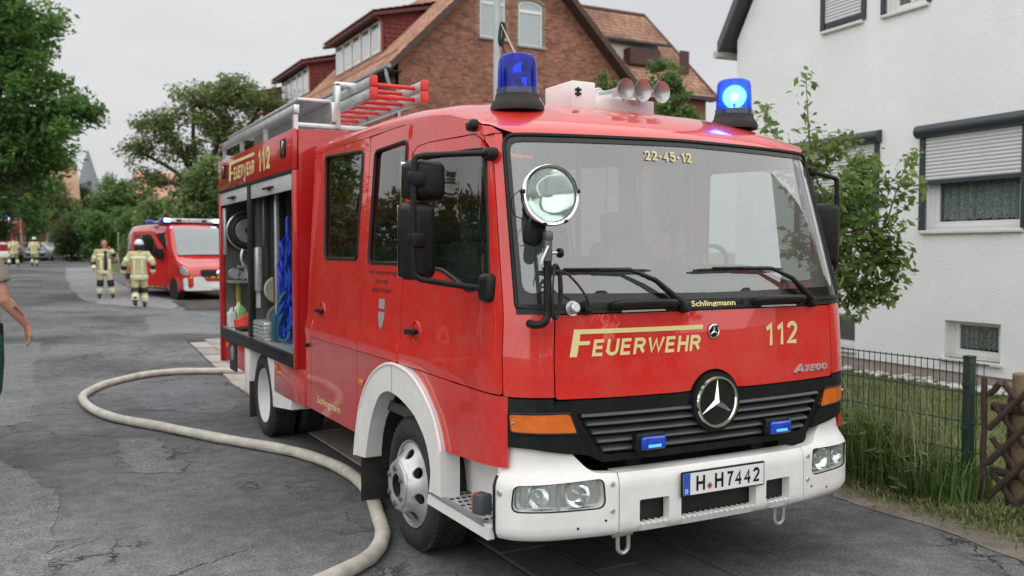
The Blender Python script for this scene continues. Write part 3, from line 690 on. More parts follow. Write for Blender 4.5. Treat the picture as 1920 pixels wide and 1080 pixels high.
# ---- lower side: red skirt, wheel arch, step
for s in (-1, 1):
    fm = lambda y, z, off=0, s=s: Vector((s * (1.125 + off - .008 * sstep((y - .3) * -6)), y, z))
    AO = [(2.195, .375), (2.14, .565), (2.052, .751), (1.897, .907), (1.703, 1.002), (1.522, 1.041), (1.352, 1.037), (1.191, 1.009), (1.04, .941), (.896, .834), (.82, .72), (.80, .66)]
    AI = [(1.985, .395), (1.895, .609), (1.81, .738), (1.71, .83), (1.587, .872), (1.464, .872), (1.313, .845), (1.155, .793), (1.005, .687), (.935, .547), (.955, .42)]
    AOc = [tuple(p) for p in catmull([(a, b) for a, b in AO], 4)]; AIc = [tuple(p) for p in catmull(AI, 4)]
    AOc = [(p[0], p[1]) for p in AOc]; AIc = [(p[0], p[1]) for p in AIc]
    outer = AOc + [(.80, .42)] + AIc[::-1]
    fl = lambda y, z, off=0, s=s: Vector((s * (1.15 + off), y, z))
    wa = sheet('wheel_arch', outer, [], fl, WHITE, TR, thick=.11, res=.05)
    b = MB(); b.tube([fl(y, z, -.002) for y, z in AOc], .011, 8); b.obj('arch_lip', WHITE, wa)
    MB().box(fl(1.50, .957, .001), (.004, .006, .15)).obj('arch_joint', mat('joint_grey', (.4, .4, .4), .7), wa)
    sk_ = [(.195, 1.027), (.195, .70), (.795, .665), (.83, .75), (.91, .86), (1.05, .955), (1.19, 1.02), (1.26, 1.041), (.8, 1.036)]
    def skm(y, z, off=0, s=s):
        u = uy(y, 1.02); p = shell(s * u, 1.02, off); return Vector((p.x * 1.004, p.y, z))
    sheet('side_skirt', sk_, [], skm, RED, TR, res=.05)
    # white step well
    MB().b2((s * .93, .24, .425), (s * .965, .95, .80)).obj('step_well', WHITE, TR); MB().b2((s * .966, .235, .425), (s * 1.10, .25, .70)).obj('step_well_end', WHITE, TR)
    sheet('step_side', rnd([(.25, .355), (.99, .35), (.96, .41), (.25, .425)], .012), [], lambda y, z, o=0, s=s: Vector((s * (1.148 + o), y, z)), WHITE, TR, thick=.03, res=.08)
    stp = MB().b2((s * .967, .255, .405), (s * 1.117, .95, .42)).obj('step_plate', ALUW, TR)
    b = MB()
    for i in range(9):
        for j in range(4):
            c = (s * (.985 + j * .034 + (.015 if i % 2 else 0)), .30 + i * .066, .421); b.lathe([(0, .003), (.009, .003), (.013, 0)], c, (0, 0, 1), 8)
    b.obj('step_grip', CHAS, stp)['kind'] = 'stuff'
    MB().b2((s * 1.118, .30, .407), (s * 1.150, .93, .4245)).obj('step_edge', mat('step_grey', (.25, .26, .27), .5), stp)
    il = MB().box((s * 1.15, .315, .515), (.075, .075, .10), Matrix.Rotation(R(-12 * s), 3, 'Z'), .015).obj('side_indicator', mat('lamp_grey', (.06, .075, .085), .4), TR)
    MB().box((s * 1.152, .355, .515), (.07, .03, .095), Matrix.Rotation(R(-12 * s), 3, 'Z'), .012).obj('side_indicator_lens', AMBER, il)
    # inner arch and mud flap
    b = MB(); ring = []
    for a in np.linspace(-.15, pi + .15, 15):
        y, z = 1.40 + .53 * cos(a), .40 + .46 * sin(a); ring.append([(s * 1.06, y, z), (s * .70, y, z)])
    vv = [p for r_ in ring for p in r_]; b.add(vv, [(2 * i, 2 * i + 1, 2 * i + 3, 2 * i + 2) for i in range(14)])
    b.obj('inner_arch', CHAS, TR)
    MB().box((s * .98, 2.09, .28), (.32, .012, .38), Matrix.Rotation(R(2), 3, 'X'), .003).obj('mud_flap', RUB, TR)

# ---- wheels
def wheel(y, s, front=True):
    c = Vector((s * 1.10, y, .372)); ax = Vector((s, 0, 0)); w = MB()
    prof = [(.243, -.045), (.25, -.01), (.285, .012), (.325, .012), (.352, .0), (.372, -.02), (.3795, -.045)]
    prof += [(.3795, -.06), (.372, -.062), (.372, -.068), (.3795, -.07), (.3795, -.105), (.372, -.107), (.372, -.113), (.3795, -.115), (.3795, -.15), (.372, -.152), (.372, -.158), (.3795, -.16), (.3795, -.18), (.365, -.205), (.33, -.222), (.25, -.21), (.243, -.18)]
    w.lathe(prof, c, ax, 64, True); W_ = w.obj('wheel', RUB, TR, 50)
    # tread blocks on the shoulder
    b = MB()
    for k in range(48):
        a = 2 * pi * k / 48; d = Vector((0, cos(a), sin(a))); t = Vector((0, -sin(a), cos(a)))
        for o_ in (-.028, -.195):
            rot = Matrix((ax, t, d)).transposed()
            b.box(c + d * .372 + ax * o_, (.03, .026, .02), rot)
    b.obj('tread_block', RUB, W_)['kind'] = 'stuff'
    rim = MB()
    if front:
        rim.lathe([(.2, -.20), (.232, -.19), (.232, -.03), (.238, -.004), (.246, .0), (.249, -.008), (.247, -.03)], c, ax, 56); rim_o = rim.obj('rim', STEEL, W_, 40)
        hd = []
        for k in range(8):
            a = 2 * pi * (k + .3) / 8; hd.append([(a * .19 + p[0] * 1, .185 + p[1]) for p in circ((0, 0), .033, 14, ry=.026)])
        def rm(u, r, off=0):
            a = u / .19; h = lerpt(r, [(.13, .078), (.145, .074), (.17, .035), (.20, .01), (.232, -.012)])
            return c + ax * (h + off) + Vector((0, cos(a), sin(a))) * r
        L_ = 2 * pi * .19
        sheet('rim_disc', [(0, .132), (L_, .132), (L_, .233), (0, .233)], [[((x + 0), y) for x, y in h] for h in hd if max(q[0] for q in h) < L_ - .01 and min(q[0] for q in h) > .01], rm, STEEL, W_, thick=.012, res=.022)
        MB().lathe([(.0, -.14), (.23, -.14)], c, ax, 32).obj('brake_drum', CHAS, W_)
        MB().lathe([(.066, .088), (.075, .093), (.12, .093), (.135, .087), (.14, .07)], c, ax, 40, False).obj('hub_flange', STEEL, W_, 40)
        MB().lathe([(0, .03), (.06, .03), (.067, .0885)], c, ax, 30).obj('hub_bore', CHAS, W_)
        for k in range(6):
            a = 2 * pi * (k + .5) / 6; d = Vector((0, cos(a), sin(a))) * .101
            MB().lathe([(0, .015), (.010, .015), (.016, .012), (.018, 0)], c + d + ax * .093, ax, 10).obj('wheel_nut', mat('dark_steel', (.16, .165, .17), .4, metal=.6), W_)
    else:
        rim.lathe([(0, -.135), (.10, -.135), (.105, -.10), (.115, -.10), (.12, -.13), (.17, -.135), (.215, -.10), (.228, -.05), (.24, -.004), (.248, .0), (.25, -.02)], c, ax, 56); rim.obj('rim', mat('rim_white', (.62, .61, .6), .4, var=.1), W_, 40)
        for k in range(6):
            a = 2 * pi * (k + .5) / 6; d = Vector((0, cos(a), sin(a))) * .145
            MB().lathe([(0, .018), (.012, .018), (.016, 0)], c + d - ax * .134, ax, 8).obj('wheel_nut', STEEL, W_)
        w2 = MB(); w2.lathe(prof, c - ax * .27, ax, 48, True); w2.obj('inner_tyre', RUB, W_, 50)
    return W_
YF, YR = 1.333, 4.953
for s in (-1, 1):
    wheel(YF, s, True); wheel(YR, s, False)
MB().cyl((-1, YF, .36), (1, YF, .36), .06).obj('front_axle', CHAS, TR)
MB().cyl((-.9, YR, .36), (.9, YR, .36), .07).obj('rear_axle', CHAS, TR)
for s in (-1, 1): MB().b2((s * .36, .15, .48), (s * .44, 6.7, .72)).obj('frame_rail', CHAS, TR)
MB().b2((-.75, .35, .30), (.75, 1.0, .62)).obj('engine_sump', CHAS, TR)
MB().b2((-.72, 2.3, .32), (-.40, 3.3, .62)).obj('fuel_tank', CHAS, TR)
# ---- mirrors
for s in (-1, 1):
    b = MB()
    P = [(1.045, .43, 2.165), (1.12, .44, 2.163), (1.30, .47, 2.150), (1.395, .475, 2.138), (1.42, .475, 2.10), (1.425, .475, 1.85), (1.425, .475, 1.62), (1.405, .47, 1.575), (1.36, .46, 1.56), (1.22, .42, 1.537), (1.10, .37, 1.52)]
    if s > 0: P = [(1.045 + (x - 1.045) * .76, y, z) for x, y, z in P]
    b.tube(catmull([(s * x, y, z) for x, y, z in P], 5), .0145, 10); arm = b.obj('mirror_arm', BLK, TR)
    def housing(name, c, d):
        bm = bmesh.new(); bmesh.ops.create_cube(bm, size=1)
        for w in bm.verts:
            t = .90 if w.co.y < 0 else 1.0
            w.co = Vector((w.co.x * d[0] * t, w.co.y * d[1], w.co.z * d[2] * (.94 if w.co.y < 0 else 1)))
        bmesh.ops.bevel(bm, geom=bm.edges[:], offset=.042, segments=5, profile=.5, affect='EDGES')
        bm.transform(Matrix.Translation((s * c[0], c[1], c[2])) @ Matrix.Rotation(R(AN * s), 4, 'Z')); me = bpy.data.meshes.new(name); bm.to_mesh(me); bm.free()
        me.polygons.foreach_set('use_smooth', [True] * len(me.polygons)); me.set_sharp_from_angle(angle=R(50))
        h = link(name, me, BLK, arm)
        q = MB(); rz_ = Matrix.Rotation(R(AN * s), 3, 'Z'); q.box(Vector((s * c[0], c[1], c[2])) + rz_ @ Vector((0, d[1] / 2 + .002, 0)), (d[0] * .86, .004, d[2] * .9), rz_, .001); q.obj('mirror_glass', MIRR, h)
        return h
    AN = -14 if s < 0 else -44
    if s < 0: housing('mirror_housing', (1.335, .555, 2.035), (.195, .14, .195))
    housing('mirror_housing', (1.375, .545, 1.745) if s < 0 else (1.26, .50, 1.80), (.162, .13, .38) if s < 0 else (.17, .10, .385))
    for z in ((2.035, 1.75) if s < 0 else ()): MB().box((s * 1.405, .485, z), (.075, .06, .07), Matrix.Rotation(R(-14 * s), 3, 'Z'), .012).obj('mirror_clamp', BLK, arm)
    MB().box((s * 1.085, .36, 1.525), (.09, .11, .135), Matrix.Rotation(R(-10 * s), 3, 'Z'), .03, 3).obj('mirror_foot', BLK, arm)
    MB().box((s * 1.05, .43, 2.165), (.06, .09, .055), None, .018, 3).obj('mirror_foot', BLK, arm)
# amber grab bar cover seen behind the near mirrors
MB().box((-.93, 1.66, 1.93), (.05, .12, .10), Matrix.Rotation(R(10), 3, 'X'), .012).obj('amber_lamp_cover', AMBER, TR)
MB().cyl((-.96, 1.80, 1.3), (-.96, 1.80, 2.3), .018, n=10).obj('yellow_grab_pole', mat('yellow_pole', (.62, .6, .12), .4), TR)

# ---- search light on its stand at the near front corner
sl = MB(); bx, by = -.966, .025
sl.tube(catmull([(bx - .05, .105, 1.372), (bx - .045, .06, 1.368), (bx - .02, by, 1.378), (bx, by, 1.42), (bx, by, 1.50), (bx, by, 1.66)], 4), .0185, 10)
SL = sl.obj('search_light', BLK, TR)
MB().cyl((bx, by, 1.655), (bx, by, 1.745), .021, n=14).obj('stand_clamp', MATS['dark_steel'], SL)
MB().box((bx, by, 1.765), (.04, .04, .045), None, .01).obj('stand_joint', MATS['dark_steel'], SL)
MB().cyl((bx + .02, by, 1.69), (bx + .055, by, 1.69), .007, n=8).obj('knob_screw', ALU, SL)
MB().lathe([(0, .022), (.016, .022), (.022, .016), (.022, 0), (.01, -.004)], (bx + .055, by, 1.69), (1, 0, 0), 8).obj('clamp_knob', BLK, SL)
b = MB(); b.tube([(bx - .01, by - .02, 1.72), (bx - .045, by - .03, 1.66), (bx - .05, by - .03, 1.64)], .006, 6); b.obj('clamp_lever', ALU, SL)
lc = Vector((bx + .002, by - .01, 1.945)); lax = Vector((-.10, -.985, .06)).normalized()
MB().lathe([(.0, -.15), (.045, -.148), (.075, -.13), (.10, -.09), (.122, -.03), (.128, .0), (.128, .012), (.118, .012)], lc, lax, 40).obj('lamp_housing', BLK, SL, 50)
MB().lathe([(.121, .004), (.123, .024), (.133, .026), (.138, .018), (.138, .002), (.132, -.002)], lc, lax, 48, True).obj('lamp_rim', CHROME, SL, 50)
MB().lathe([(.121, .008), (.10, -.022), (.06, -.055), (.0, -.072)], lc, lax, 40).obj('lamp_reflector', MIRR, SL, 80)
MB().lathe([(.0, .03), (.05, .028), (.09, .023), (.122, .016)], lc, lax, 40).obj('lamp_glass', glass('search_glass', (.9, .96, .93), 1.5, .03, .16, 1.0, (.75, .82, .79)), SL, 80)  # pale diffuse layer paints a bright sheen into the lens
u_ = lax.cross(Vector((0, 0, 1))).normalized(); w_ = u_.cross(lax)
for a in (8, 175, 255, 300):
    d = u_ * cos(R(a)) * -1 + w_ * sin(R(a)); rot = Matrix((u_.cross(d).normalized() if 0 else lax, d, lax.cross(d))).transposed()
    MB().box(lc + d * .134 + lax * .014, (.034, .014, .018), rot, .003).obj('rim_clip', BLK, SL)
b = MB(); b.tube(catmull([(bx, by + .02, 1.80), (bx - .06, by + .05, 1.83), (bx - .085, by + .07, 1.88), (bx - .075, by + .06, 1.93)], 4), .007, 6); b.obj('lamp_handle', BLK, SL)
b = MB(); b.box((bx - .035, by + .06, 1.80), (.09, .07, .16), Matrix.Rotation(R(12), 3, 'Y'), .03); b.obj('lamp_back_box', BLK, SL)
b = MB(); b.tube(catmull([(bx - .12, by + .02, 1.97), (bx - .165, by + .03, 1.93), (bx - .15, by + .04, 1.86), (bx - .09, by + .05, 1.84)], 5), .0025, 5); b.obj('lamp_cord', BLK, SL)
for k, (rx, rz) in enumerate(((.055, .105), (.07, .115), (.08, .125), (.062, .12))):
    b = MB(); b.tube([(bx + .045 + rx * cos(a) * .62, by + .02 + .012 * k * cos(a) - .006 * k, 1.515 + rz * sin(a)) for a in np.linspace(0, 2 * pi, 28)[:-1]], .005, 6, closed=True); b.obj('cable_loop', RUB, SL)
b = MB(); b.tube(catmull([(bx + .02, by - .01, 1.61), (bx + .09, by - .005, 1.60), (bx + .16, by + .0, 1.545), (bx + .215, by + .01, 1.48), (bx + .235, by + .03, 1.44)], 5), .0055, 6); b.obj('lamp_cable', RUB, SL)

# ---- roof beacons
def beacon(x, y, lit):
    z = roof_at(x, y) - .02; c = (x, y, z)
    o = MB().lathe([(0, 0), (.140, 0), (.142, .02), (.132, .045), (.118, .062), (.114, .085), (.0, .085)], c, (0, 0, 1), 40).obj('beacon_base', RUB, TR, 40)
    MB().lathe([(.108, .083), (.111, .083), (.110, .115), (.106, .117), (.103, .115)], c, (0, 0, 1), 40, True).obj('beacon_collar', mat('dark_blue_band', (.02, .035, .12), .3, coat=.5), o)
    MB().lathe([(.105, .10), (.103, .2), (.099, .262), (.092, .282), (.078, .292), (.04, .298), (.0, .299)], c, (0, 0, 1), 40).obj('beacon_dome', BLUEG, o, 60)
    cc = Vector((x, y, z + .19)); d = Vector((-.6, -.8, 0)) if lit else Vector((.75, -.65, 0)); d.normalize()
    MB().lathe([(.072, .035), (.062, .0), (.04, -.025), (.0, -.036)], cc, d, 28).obj('beacon_reflector', MIRR, o, 80)
    MB().cyl((x, y, z + .085), (x, y, z + .15), .035, n=16).obj('beacon_motor', mat('motor_grey', (.5, .52, .55), .5), o)
    if lit:
        MB().lathe([(0, .034), (.066, .034), (.066, .03), (0, .03)], cc, d, 28).obj('beacon_lamp', LIT, o)
        MB().lathe([(0, .036), (.018, .036), (.018, .046), (.0, .05)], cc, d, 16).obj('beacon_bulb', LITC, o)
    return o
beacon(-.737, .73, False); beacon(.737, .73, True)
# white horn box with four trumpets
hbz = roof_at(0, .95) - .02
HB = MB().b2((-.285, .92, hbz), (-.125, 1.22, 2.662), .008).obj('horn_box', WHITE, TR)
MB().b2((-.126, 1.10, hbz), (.29, 1.22, 2.66), .006).obj('horn_box_back', WHITE, HB)
MB().b2((-.127, .92, hbz + .012), (.29, 1.101, 2.585), .006).obj('horn_box_front', WHITE, HB)
for i, (x, zz, l) in enumerate(((.015, 2.625, .24), (.11, 2.622, .27), (.165, 2.630, .19), (.26, 2.627, .25))):
    a = Vector((x - .015, 1.06, zz + .006)); e = Vector((x, 1.06 - l, zz - .005)); dr = (e - a)
    h = MB(); ln = dr.length; h.lathe([(.011, 0), (.013, ln * .4), (.018, ln * .62), (.028, ln * .82), (.046, ln * .93), (.062, ln), (.063, ln + .004), (.056, ln), (.026, ln * .84), (.0, ln * .7)], a, dr.normalized(), 28)
    hq = h.obj('trumpet_horn', mat('horn_metal', (.46, .45, .45), .35, metal=.55, dust=.35, dcol=(.16, .13, .13), dscale=8), HB, 50)
    b = MB(); b.tube([a + Vector((0, .02, 0)) + Vector((.032 * cos(t), 0, .032 * sin(t))) for t in np.linspace(0, pi, 10)], .006, 6); b.obj('horn_bow', ALU, hq)
    MB().cyl(e + Vector((0, .03, -.03)), e + Vector((0, .03, -.065)), .006, n=8).obj('horn_stud', STEEL, hq)
MB().box((-.245, .915, 2.60), (.012, .012, .05), None, .003).obj('box_latch', BLK, HB)
MB().box((-.245, .914, 2.612), (.04, .012, .012), None, .003).obj('box_latch', BLK, HB)
MB().box((-.245, .914, 2.588), (.04, .012, .012), None, .003).obj('box_latch', BLK, HB)
# antenna rod
b = MB(); b.tube(catmull([(-.30, 1.2, roof_at(-.30, 1.2)), (-.375, 1.2, 2.654), (-.48, 1.2, 2.81), (-.586, 1.2, 3.0)], 5), .0032, 5); b.obj('antenna', mat('antenna_white', (.7, .68, .62), .5), TR)

# ---- cab interior
DB = MB(); DB.box((0, .60, 1.36), (2.0, .5, .22), None, .06, 3); DB.obj('dashboard', DARK, TR)
MB().box((.5, .55, 1.50), (.42, .26, .10), None, .04, 3).obj('instrument_hood', DARK, TR)
b = MB(); wc = Vector((.50, .80, 1.56)); wa_ = Vector((0, .75, .62)).normalized()
b.lathe([(.205, 0), (.215, .012), (.228, .012), (.236, 0), (.228, -.012), (.215, -.012)], wc, wa_, 40, True); sw = b.obj('steering_wheel', BLK, TR)
b = MB(); b.cyl(wc - wa_ * .05, wc + wa_ * .01, .06); b.tube([wc + Vector((-.21, 0, 0)), wc, wc + Vector((.21, 0, 0))], .016, 8); b.cyl(wc - wa_ * .05, wc - wa_ * .45, .03); b.obj('steering_hub', BLK, sw)
def seat(x, y, hr=True):
    b = MB(); b.box((x, y, 1.12), (.48, .48, .16), None, .05, 3); s_ = b.obj('cab_seat', SEAT, TR)
    MB().box((x, y + .27, 1.45), (.46, .13, .62), Matrix.Rotation(R(-8), 3, 'X'), .05, 3).obj('seat_back', SEAT, s_)
    if hr: MB().box((x, y + .33, 1.86), (.27, .10, .20), Matrix.Rotation(R(-8), 3, 'X'), .04, 3).obj('headrest', SEAT, s_)
for x in (-.52, .52): seat(x, 1.28)
for x in (-.62, -.05, .55): seat(x, 2.95)
MB().box((-.02, 1.20, .98), (.40, .9, .5), None, .05).obj('engine_tunnel', DARK, TR)
MB().b2((-.06, 1.72, .8), (.0, 1.76, 2.46)).obj('cab_partition_post', DARK, TR)
MB().cyl((.28, 1.74, 1.0), (.28, 1.74, 2.4), .02, n=8).obj('red_strap', REDPL, TR)

# ---- equipment body
XB, Y0, Y1 = 1.15, 3.66, 6.80
ZT = 2.665
for s in (-1, 1):
    hd = MB().b2((s * (XB - .04), Y0, 2.345), (s * XB, Y1, ZT), .012).obj('body_header', REDB, TR)
    MB().b2((s * (XB - .05), Y0, .765), (s * XB, Y0 + .062, 2.342), .01).obj('body_post', REDB, TR)
    MB().b2((s * (XB - .05), Y1 - .05, .50), (s * XB, Y1, 2.342), .008).obj('body_post', REDB, TR)
    MB().b2((s * (XB - .06), Y0 + .064, .765), (s * (XB + .004), Y1 - .052, .872), .008).obj('body_sill', BLK, TR)
    MB().b2((s * (XB - .02), Y0 + .064, .873), (s * (XB - .60), Y1 - .052, .885)).obj('body_floor', ALU, TR)
    MB().b2((s * (XB - .05), 5.24, .886), (s * (XB + .002), 5.35, 2.342), .006).obj('body_mullion', BLK, TR)
    MB().b2((s * (XB - .045), Y0 + .064, 2.325), (s * (XB + .003), Y1 - .052, 2.348)).obj('shutter_rail', BLK, TR)
    for a, c in ((Y0 + .066, 5.238), (5.352, Y1 - .054)):
        sh = MB().b2((s * (XB - .03), a, 2.19), (s * (XB - .012), c, 2.322), .004).obj('roller_shutter', ALUW, TR)
        m_ = (a + c) / 2
        b = MB(); b.tube([(s * XB, m_ - .16, 2.245), (s * (XB + .02), m_ - .12, 2.245), (s * (XB + .02), m_ + .12, 2.245), (s * XB, m_ + .16, 2.245)], .010, 8); b.box((s * (XB - .005), m_, 2.245), (.02, .10, .035), None, .006); b.obj('shutter_handle', BLK, sh)
    # lower lockers, rear skirt, fenders
    MB().b2((s * .75, 3.49, .478), (s * 1.125, 4.46, .762), .01).obj('lower_locker', REDD, TR)
    MB().box((s * 1.13, 4.36, .70), (.02, .06, .06), None, .01).obj('side_marker', AMBER, TR)
    MB().b2((s * .8, 5.66, .50), (s * 1.12, Y1 - .052, .762), .008).obj('rear_skirt', REDD, TR)
    MB().b2((s * 1.115, 6.05, .46), (s * 1.13, 6.38, .76)).obj('lamp_panel', BLK, TR)
    tl = MB().lathe([(0, .015), (.07, .012), (.085, 0), (.085, -.01)], (s * 1.132, 6.22, .64), (s, 0, 0), 20).obj('round_lamp', CLEAR, TR)
    MB().lathe([(0, .004), (.078, .002), (.078, 0)], (s * 1.132, 6.22, .64), (s, 0, 0), 20).obj('lamp_bowl', CHROME, tl)
    MB().box((s * 1.125, 6.52, .70), (.02, .09, .05), None, .01).obj('side_marker', AMBER, TR)
    for (ya, yb, za, zb) in ((5.46, 5.645, .32, .764), ):
        MB().b2((s * .80, ya, za), (s * 1.13, yb, zb), .015).obj('rear_fender', WHITE, TR)
    sheet('rear_fender', [(4.735, .764), (4.62, .6), (4.535, .42), (4.525, .335), (3.9, .40), (3.9, .476), (4.47, .476), (4.47, .764)], [], lambda y, z, o=0, s=s: Vector((s * (1.12 + o), y, z)), WHITE, TR, thick=.28, res=.12)
    MB().box((s * .98, 5.43, .27), (.30, .012, .35), None, .003).obj('mud_flap', RUB, TR)
    b = MB(); ring = [[(s * 1.08, YR + .50 * cos(a), .33 + .43 * sin(a)), (s * .6, YR + .50 * cos(a), .33 + .43 * sin(a))] for a in np.linspace(0, pi, 13)]
    b.add([p for r_ in ring for p in r_], [(2 * i, 2 * i + 1, 2 * i + 3, 2 * i + 2) for i in range(12)]); b.obj('inner_arch', CHAS, TR)
    # corner flood lamps in the header
    for y in (3.95, 6.46):
        q = MB().box((s * (XB + .004), y, 2.535), (.02, .15, .15), None, .012).obj('area_lamp', BLK, TR)
        MB().box((s * (XB + .013), y, 2.545), (.012, .10, .10), Matrix.Rotation(R(14), 3, 'X'), .01).obj('area_lamp_lens', CHROME, q)
    # compartment walls
    for y in (Y0 + .07, 5.27, 5.31, Y1 - .06): MB().b2((s * (XB - .055), y, .886), (s * .56, y + .012, 2.32)).obj('compartment_wall', INOX, TR)
    MB().b2((s * .55, Y0 + .07, .886), (s * .56, Y1 - .06, 2.32)).obj('compartment_back', INOX, TR)
MB().b2((-XB + .045, Y0, .765), (XB - .045, Y0 + .03, ZT - .002)).obj('body_front_wall', REDB, TR)
MB().b2((-XB + .045, Y1 - .03, .50), (XB - .045, Y1, ZT - .002)).obj('body_rear_wall', REDB, TR)
MB().b2((-XB + .042, Y0 + .032, 2.60), (XB - .042, Y1 - .032, ZT - .006)).obj('body_roof', ALU, TR)
bxm = lambda y0: (lambda a, z, off=0: Vector((-XB - off, y0 - a, z)))
q = bxm(6.19)
FM = MB()
for P in ([(0, 2.415), (.10, 2.415), (.13, 2.575), (.03, 2.575)], [(.03, 2.576), (1.19, 2.576), (1.195, 2.607), (.035, 2.607)], [(.10, 2.478), (.22, 2.478), (.225, 2.503), (.105, 2.503)]):
    FM.add([q(a, z, .003) for a, z in P], [(0, 1, 2, 3)])
FM.obj('side_lettering', YEL, TR, 0, fix=False)
stroke_text('side_letter', 'EUERWEHR', (.25, 2.415, 1.19, 2.54), q, YEL, TR, .22, .3, .12)
stroke_text('side_number', '112', (1.33, 2.41, 1.80, 2.61), q, YEL, TR, .22, .36, .05)

# ---- roof rack of the body
RK = MB().b2((-1.125, Y0 + .05, 2.79), (-1.08, Y1 - .1, 2.86), .006).obj('rack_rail', ALU, TR)
MB().b2((1.08, Y0 + .05, 2.79), (1.125, Y1 - .1, 2.86), .006).obj('rack_rail', ALU, TR)
for s in (-1, 1):
    for y in (3.74, 4.75, 5.75, 6.64): MB().b2((s * 1.085, y, ZT), (s * 1.12, y + .045, 2.789)).obj('rack_post', ALU, RK)
MB().b2((-1.09, 3.74, 2.69), (1.09, 3.785, 2.725), .005).obj('rack_crossbar', ALU, RK)
MB().b2((-1.09, 6.6, 2.69), (1.09, 6.645, 2.725), .005).obj('rack_crossbar', ALU, RK)
MB().b2((-1.08, Y0 + .10, 2.90), (-.80, Y1 - .2, 2.925), .004).obj('rack_channel', ALU, RK)
for z in (2.93,): MB().b2((-.82, Y0 + .05, 2.74), (-.775, Y1 - .3, 2.90), .004).obj('rack_channel', ALU, RK)
MB().b2((-.785, 3.72, 2.69), (-.74, 3.80, 3.06), .008).obj('ladder_bracket', ALU, RK)
MB().b2((-.785, 3.72, 3.03), (-.55, 3.80, 3.07), .008).obj('ladder_bracket', ALU, RK)
LADM = mat('ladder_metal', (.50, .52, .52), .42, metal=.7, var=.15, vscale=10)
def ladder(x, y0, z, L_, w, lab):
    e = empty('ladder', (0, 0, 0), 0, lab, 'ladder', 'aluminium ladders on the fire engine roof')
    for s in (0, 1):
        xx = x + s * w
        b = MB(); b.b2((xx - .022, y0, z), (xx + .022, y0 + L_, z + .072), .006); st = b.obj('stringer', LADM, e)
        MB().b2((xx - .027, y0 - .022, z - .005), (xx + .027, y0 + .03, z + .078), .008).obj('end_cap', REDPL, st)
        for k in range(int(L_ / .28)):
            yy = y0 + .16 + k * .28
            MB().cyl((xx - .023 + 0, yy, z + .036), (xx - .0275, yy, z + .036), .013, n=10).obj('rung_plug', STEEL, st)
    for k in range(int(L_ / .28)):
        yy = y0 + .16 + k * .28
        MB().cyl((x + .023, yy, z + .036), (x + w - .023, yy, z + .036), .017, n=10).obj('rung', REDPL if k < 9 else LADM, e)
    return e
ladder(-.645, 3.20, 2.965, 3.3, .42, 'upper of two stacked aluminium ladders with red rungs on the truck roof')
ladder(-.645, 3.20, 2.875, 3.3, .42, 'lower of two stacked aluminium ladders with red rungs on the truck roof')

# ---- things inside the open compartments
HOSEC = mat('canvas_roll', (.42, .38, .3), .85, var=.15)
e = empty('hose_reel', (-.90, 6.60, 1.92), 0, 'black hose reel with steel rim at the top of the rear compartment', 'hose reel')
b = MB(); b.lathe([(.03, -.10), (.125, -.10), (.13, -.095), (.125, -.09), (.03, -.09)], (0, 0, 0), (0, 1, 0), 36); b.obj('reel_flange', ALU, e)
for k in range(5):
    b = MB(); b.lathe([(.15 + .02 * k * .6 + .02 * cos(t), -.085 + k * .036 + .018 * sin(t)) for t in np.linspace(0, 2 * pi, 9)[:-1]], (0, 0, 0), (0, 1, 0), 32, True); b.obj('hose_turn', RUB, e)
b = MB(); b.lathe([(.20, -.03), (.205, -.05), (.215, -.03)], (0, 0, 0), (0, 1, 0), 36, True); b.obj('reel_rim', ALU, e)
b = MB(); b.tube(catmull([(-.06, -.12, -.2), (-.08, -.13, -.3), (-.03, -.12, -.42), (.02, -.1, -.62), (.06, -.1, -.85)], 5), .014, 8); b.obj('reel_hose_end', ALU, e)
b = MB(); b.b2((-.11, -.14, -.40), (.10, -.06, -.37)); b.obj('reel_shelf', ALU, e)
def canister(x, y, lab, m_, h=.18):
    e = empty('canister', (x, y, .886), 0, lab, 'canister')
    b = MB(); b.box((0, 0, h / 2), (.085, .12, h), None, .02, 3); b.obj('canister_body', m_, e)
    b = MB(); b.cyl((0, .02, h), (0, .02, h + .03), .02); b.obj('canister_cap', PAPER, e)
    b = MB(); b.tube(catmull([(0, -.04, h - .01), (0, -.03, h + .035), (0, .0, h + .035), (0, .015, h)], 4), .009, 8); b.obj('canister_handle', m_, e)
canister(-1.075, 6.52, 'pale plastic canister standing left in the rear compartment', mat('canister_white', (.62, .65, .66), .5), .17)
canister(-.985, 6.60, 'cream plastic canister beside the red and green cloths', mat('canister_cream', (.68, .66, .58), .5), .22)
def cloth(x, y, z, d, m_, lab, sd_):
    rg = random.Random(sd_); n = 7; v = []; f = []
    for k in range(2):
        for i in range(n):
            for j in range(n):
                a, c_ = i / (n - 1), j / (n - 1); v.append((x - d[0] / 2 + d[0] * a, y - .03 * k + .04 * sin(3 * a + sd_) * c_ + rg.uniform(-.010, .010), z + d[1] * c_ * (1 - .3 * sin(a * 4 + sd_)) + rg.uniform(-.006, .006)))
    for i in range(n - 1):
        for j in range(n - 1):
            q = i * n + j; f += [(q, q + 1, q + n + 1, q + n), (q + n * n, q + n * n + n, q + n * n + n + 1, q + n * n + 1)]
    for i in range(n - 1):
        for p_, q_ in ((i, i + 1), ((n - 1) * n + i, (n - 1) * n + i + 1), (i * n, (i + 1) * n), (i * n + n - 1, (i + 1) * n + n - 1)): f.append((p_, q_, q_ + n * n, p_ + n * n))
    o = link('folded_vest', mkmesh('folded_vest', v, f, 60), m_); tag(o, lab, 'vest')
cloth(-1.02, 6.25, .89, (.17, .13), mat('neon_red', (.85, .09, .06), .8, var=.15), 'bright red folded vest in the rear compartment', 1)
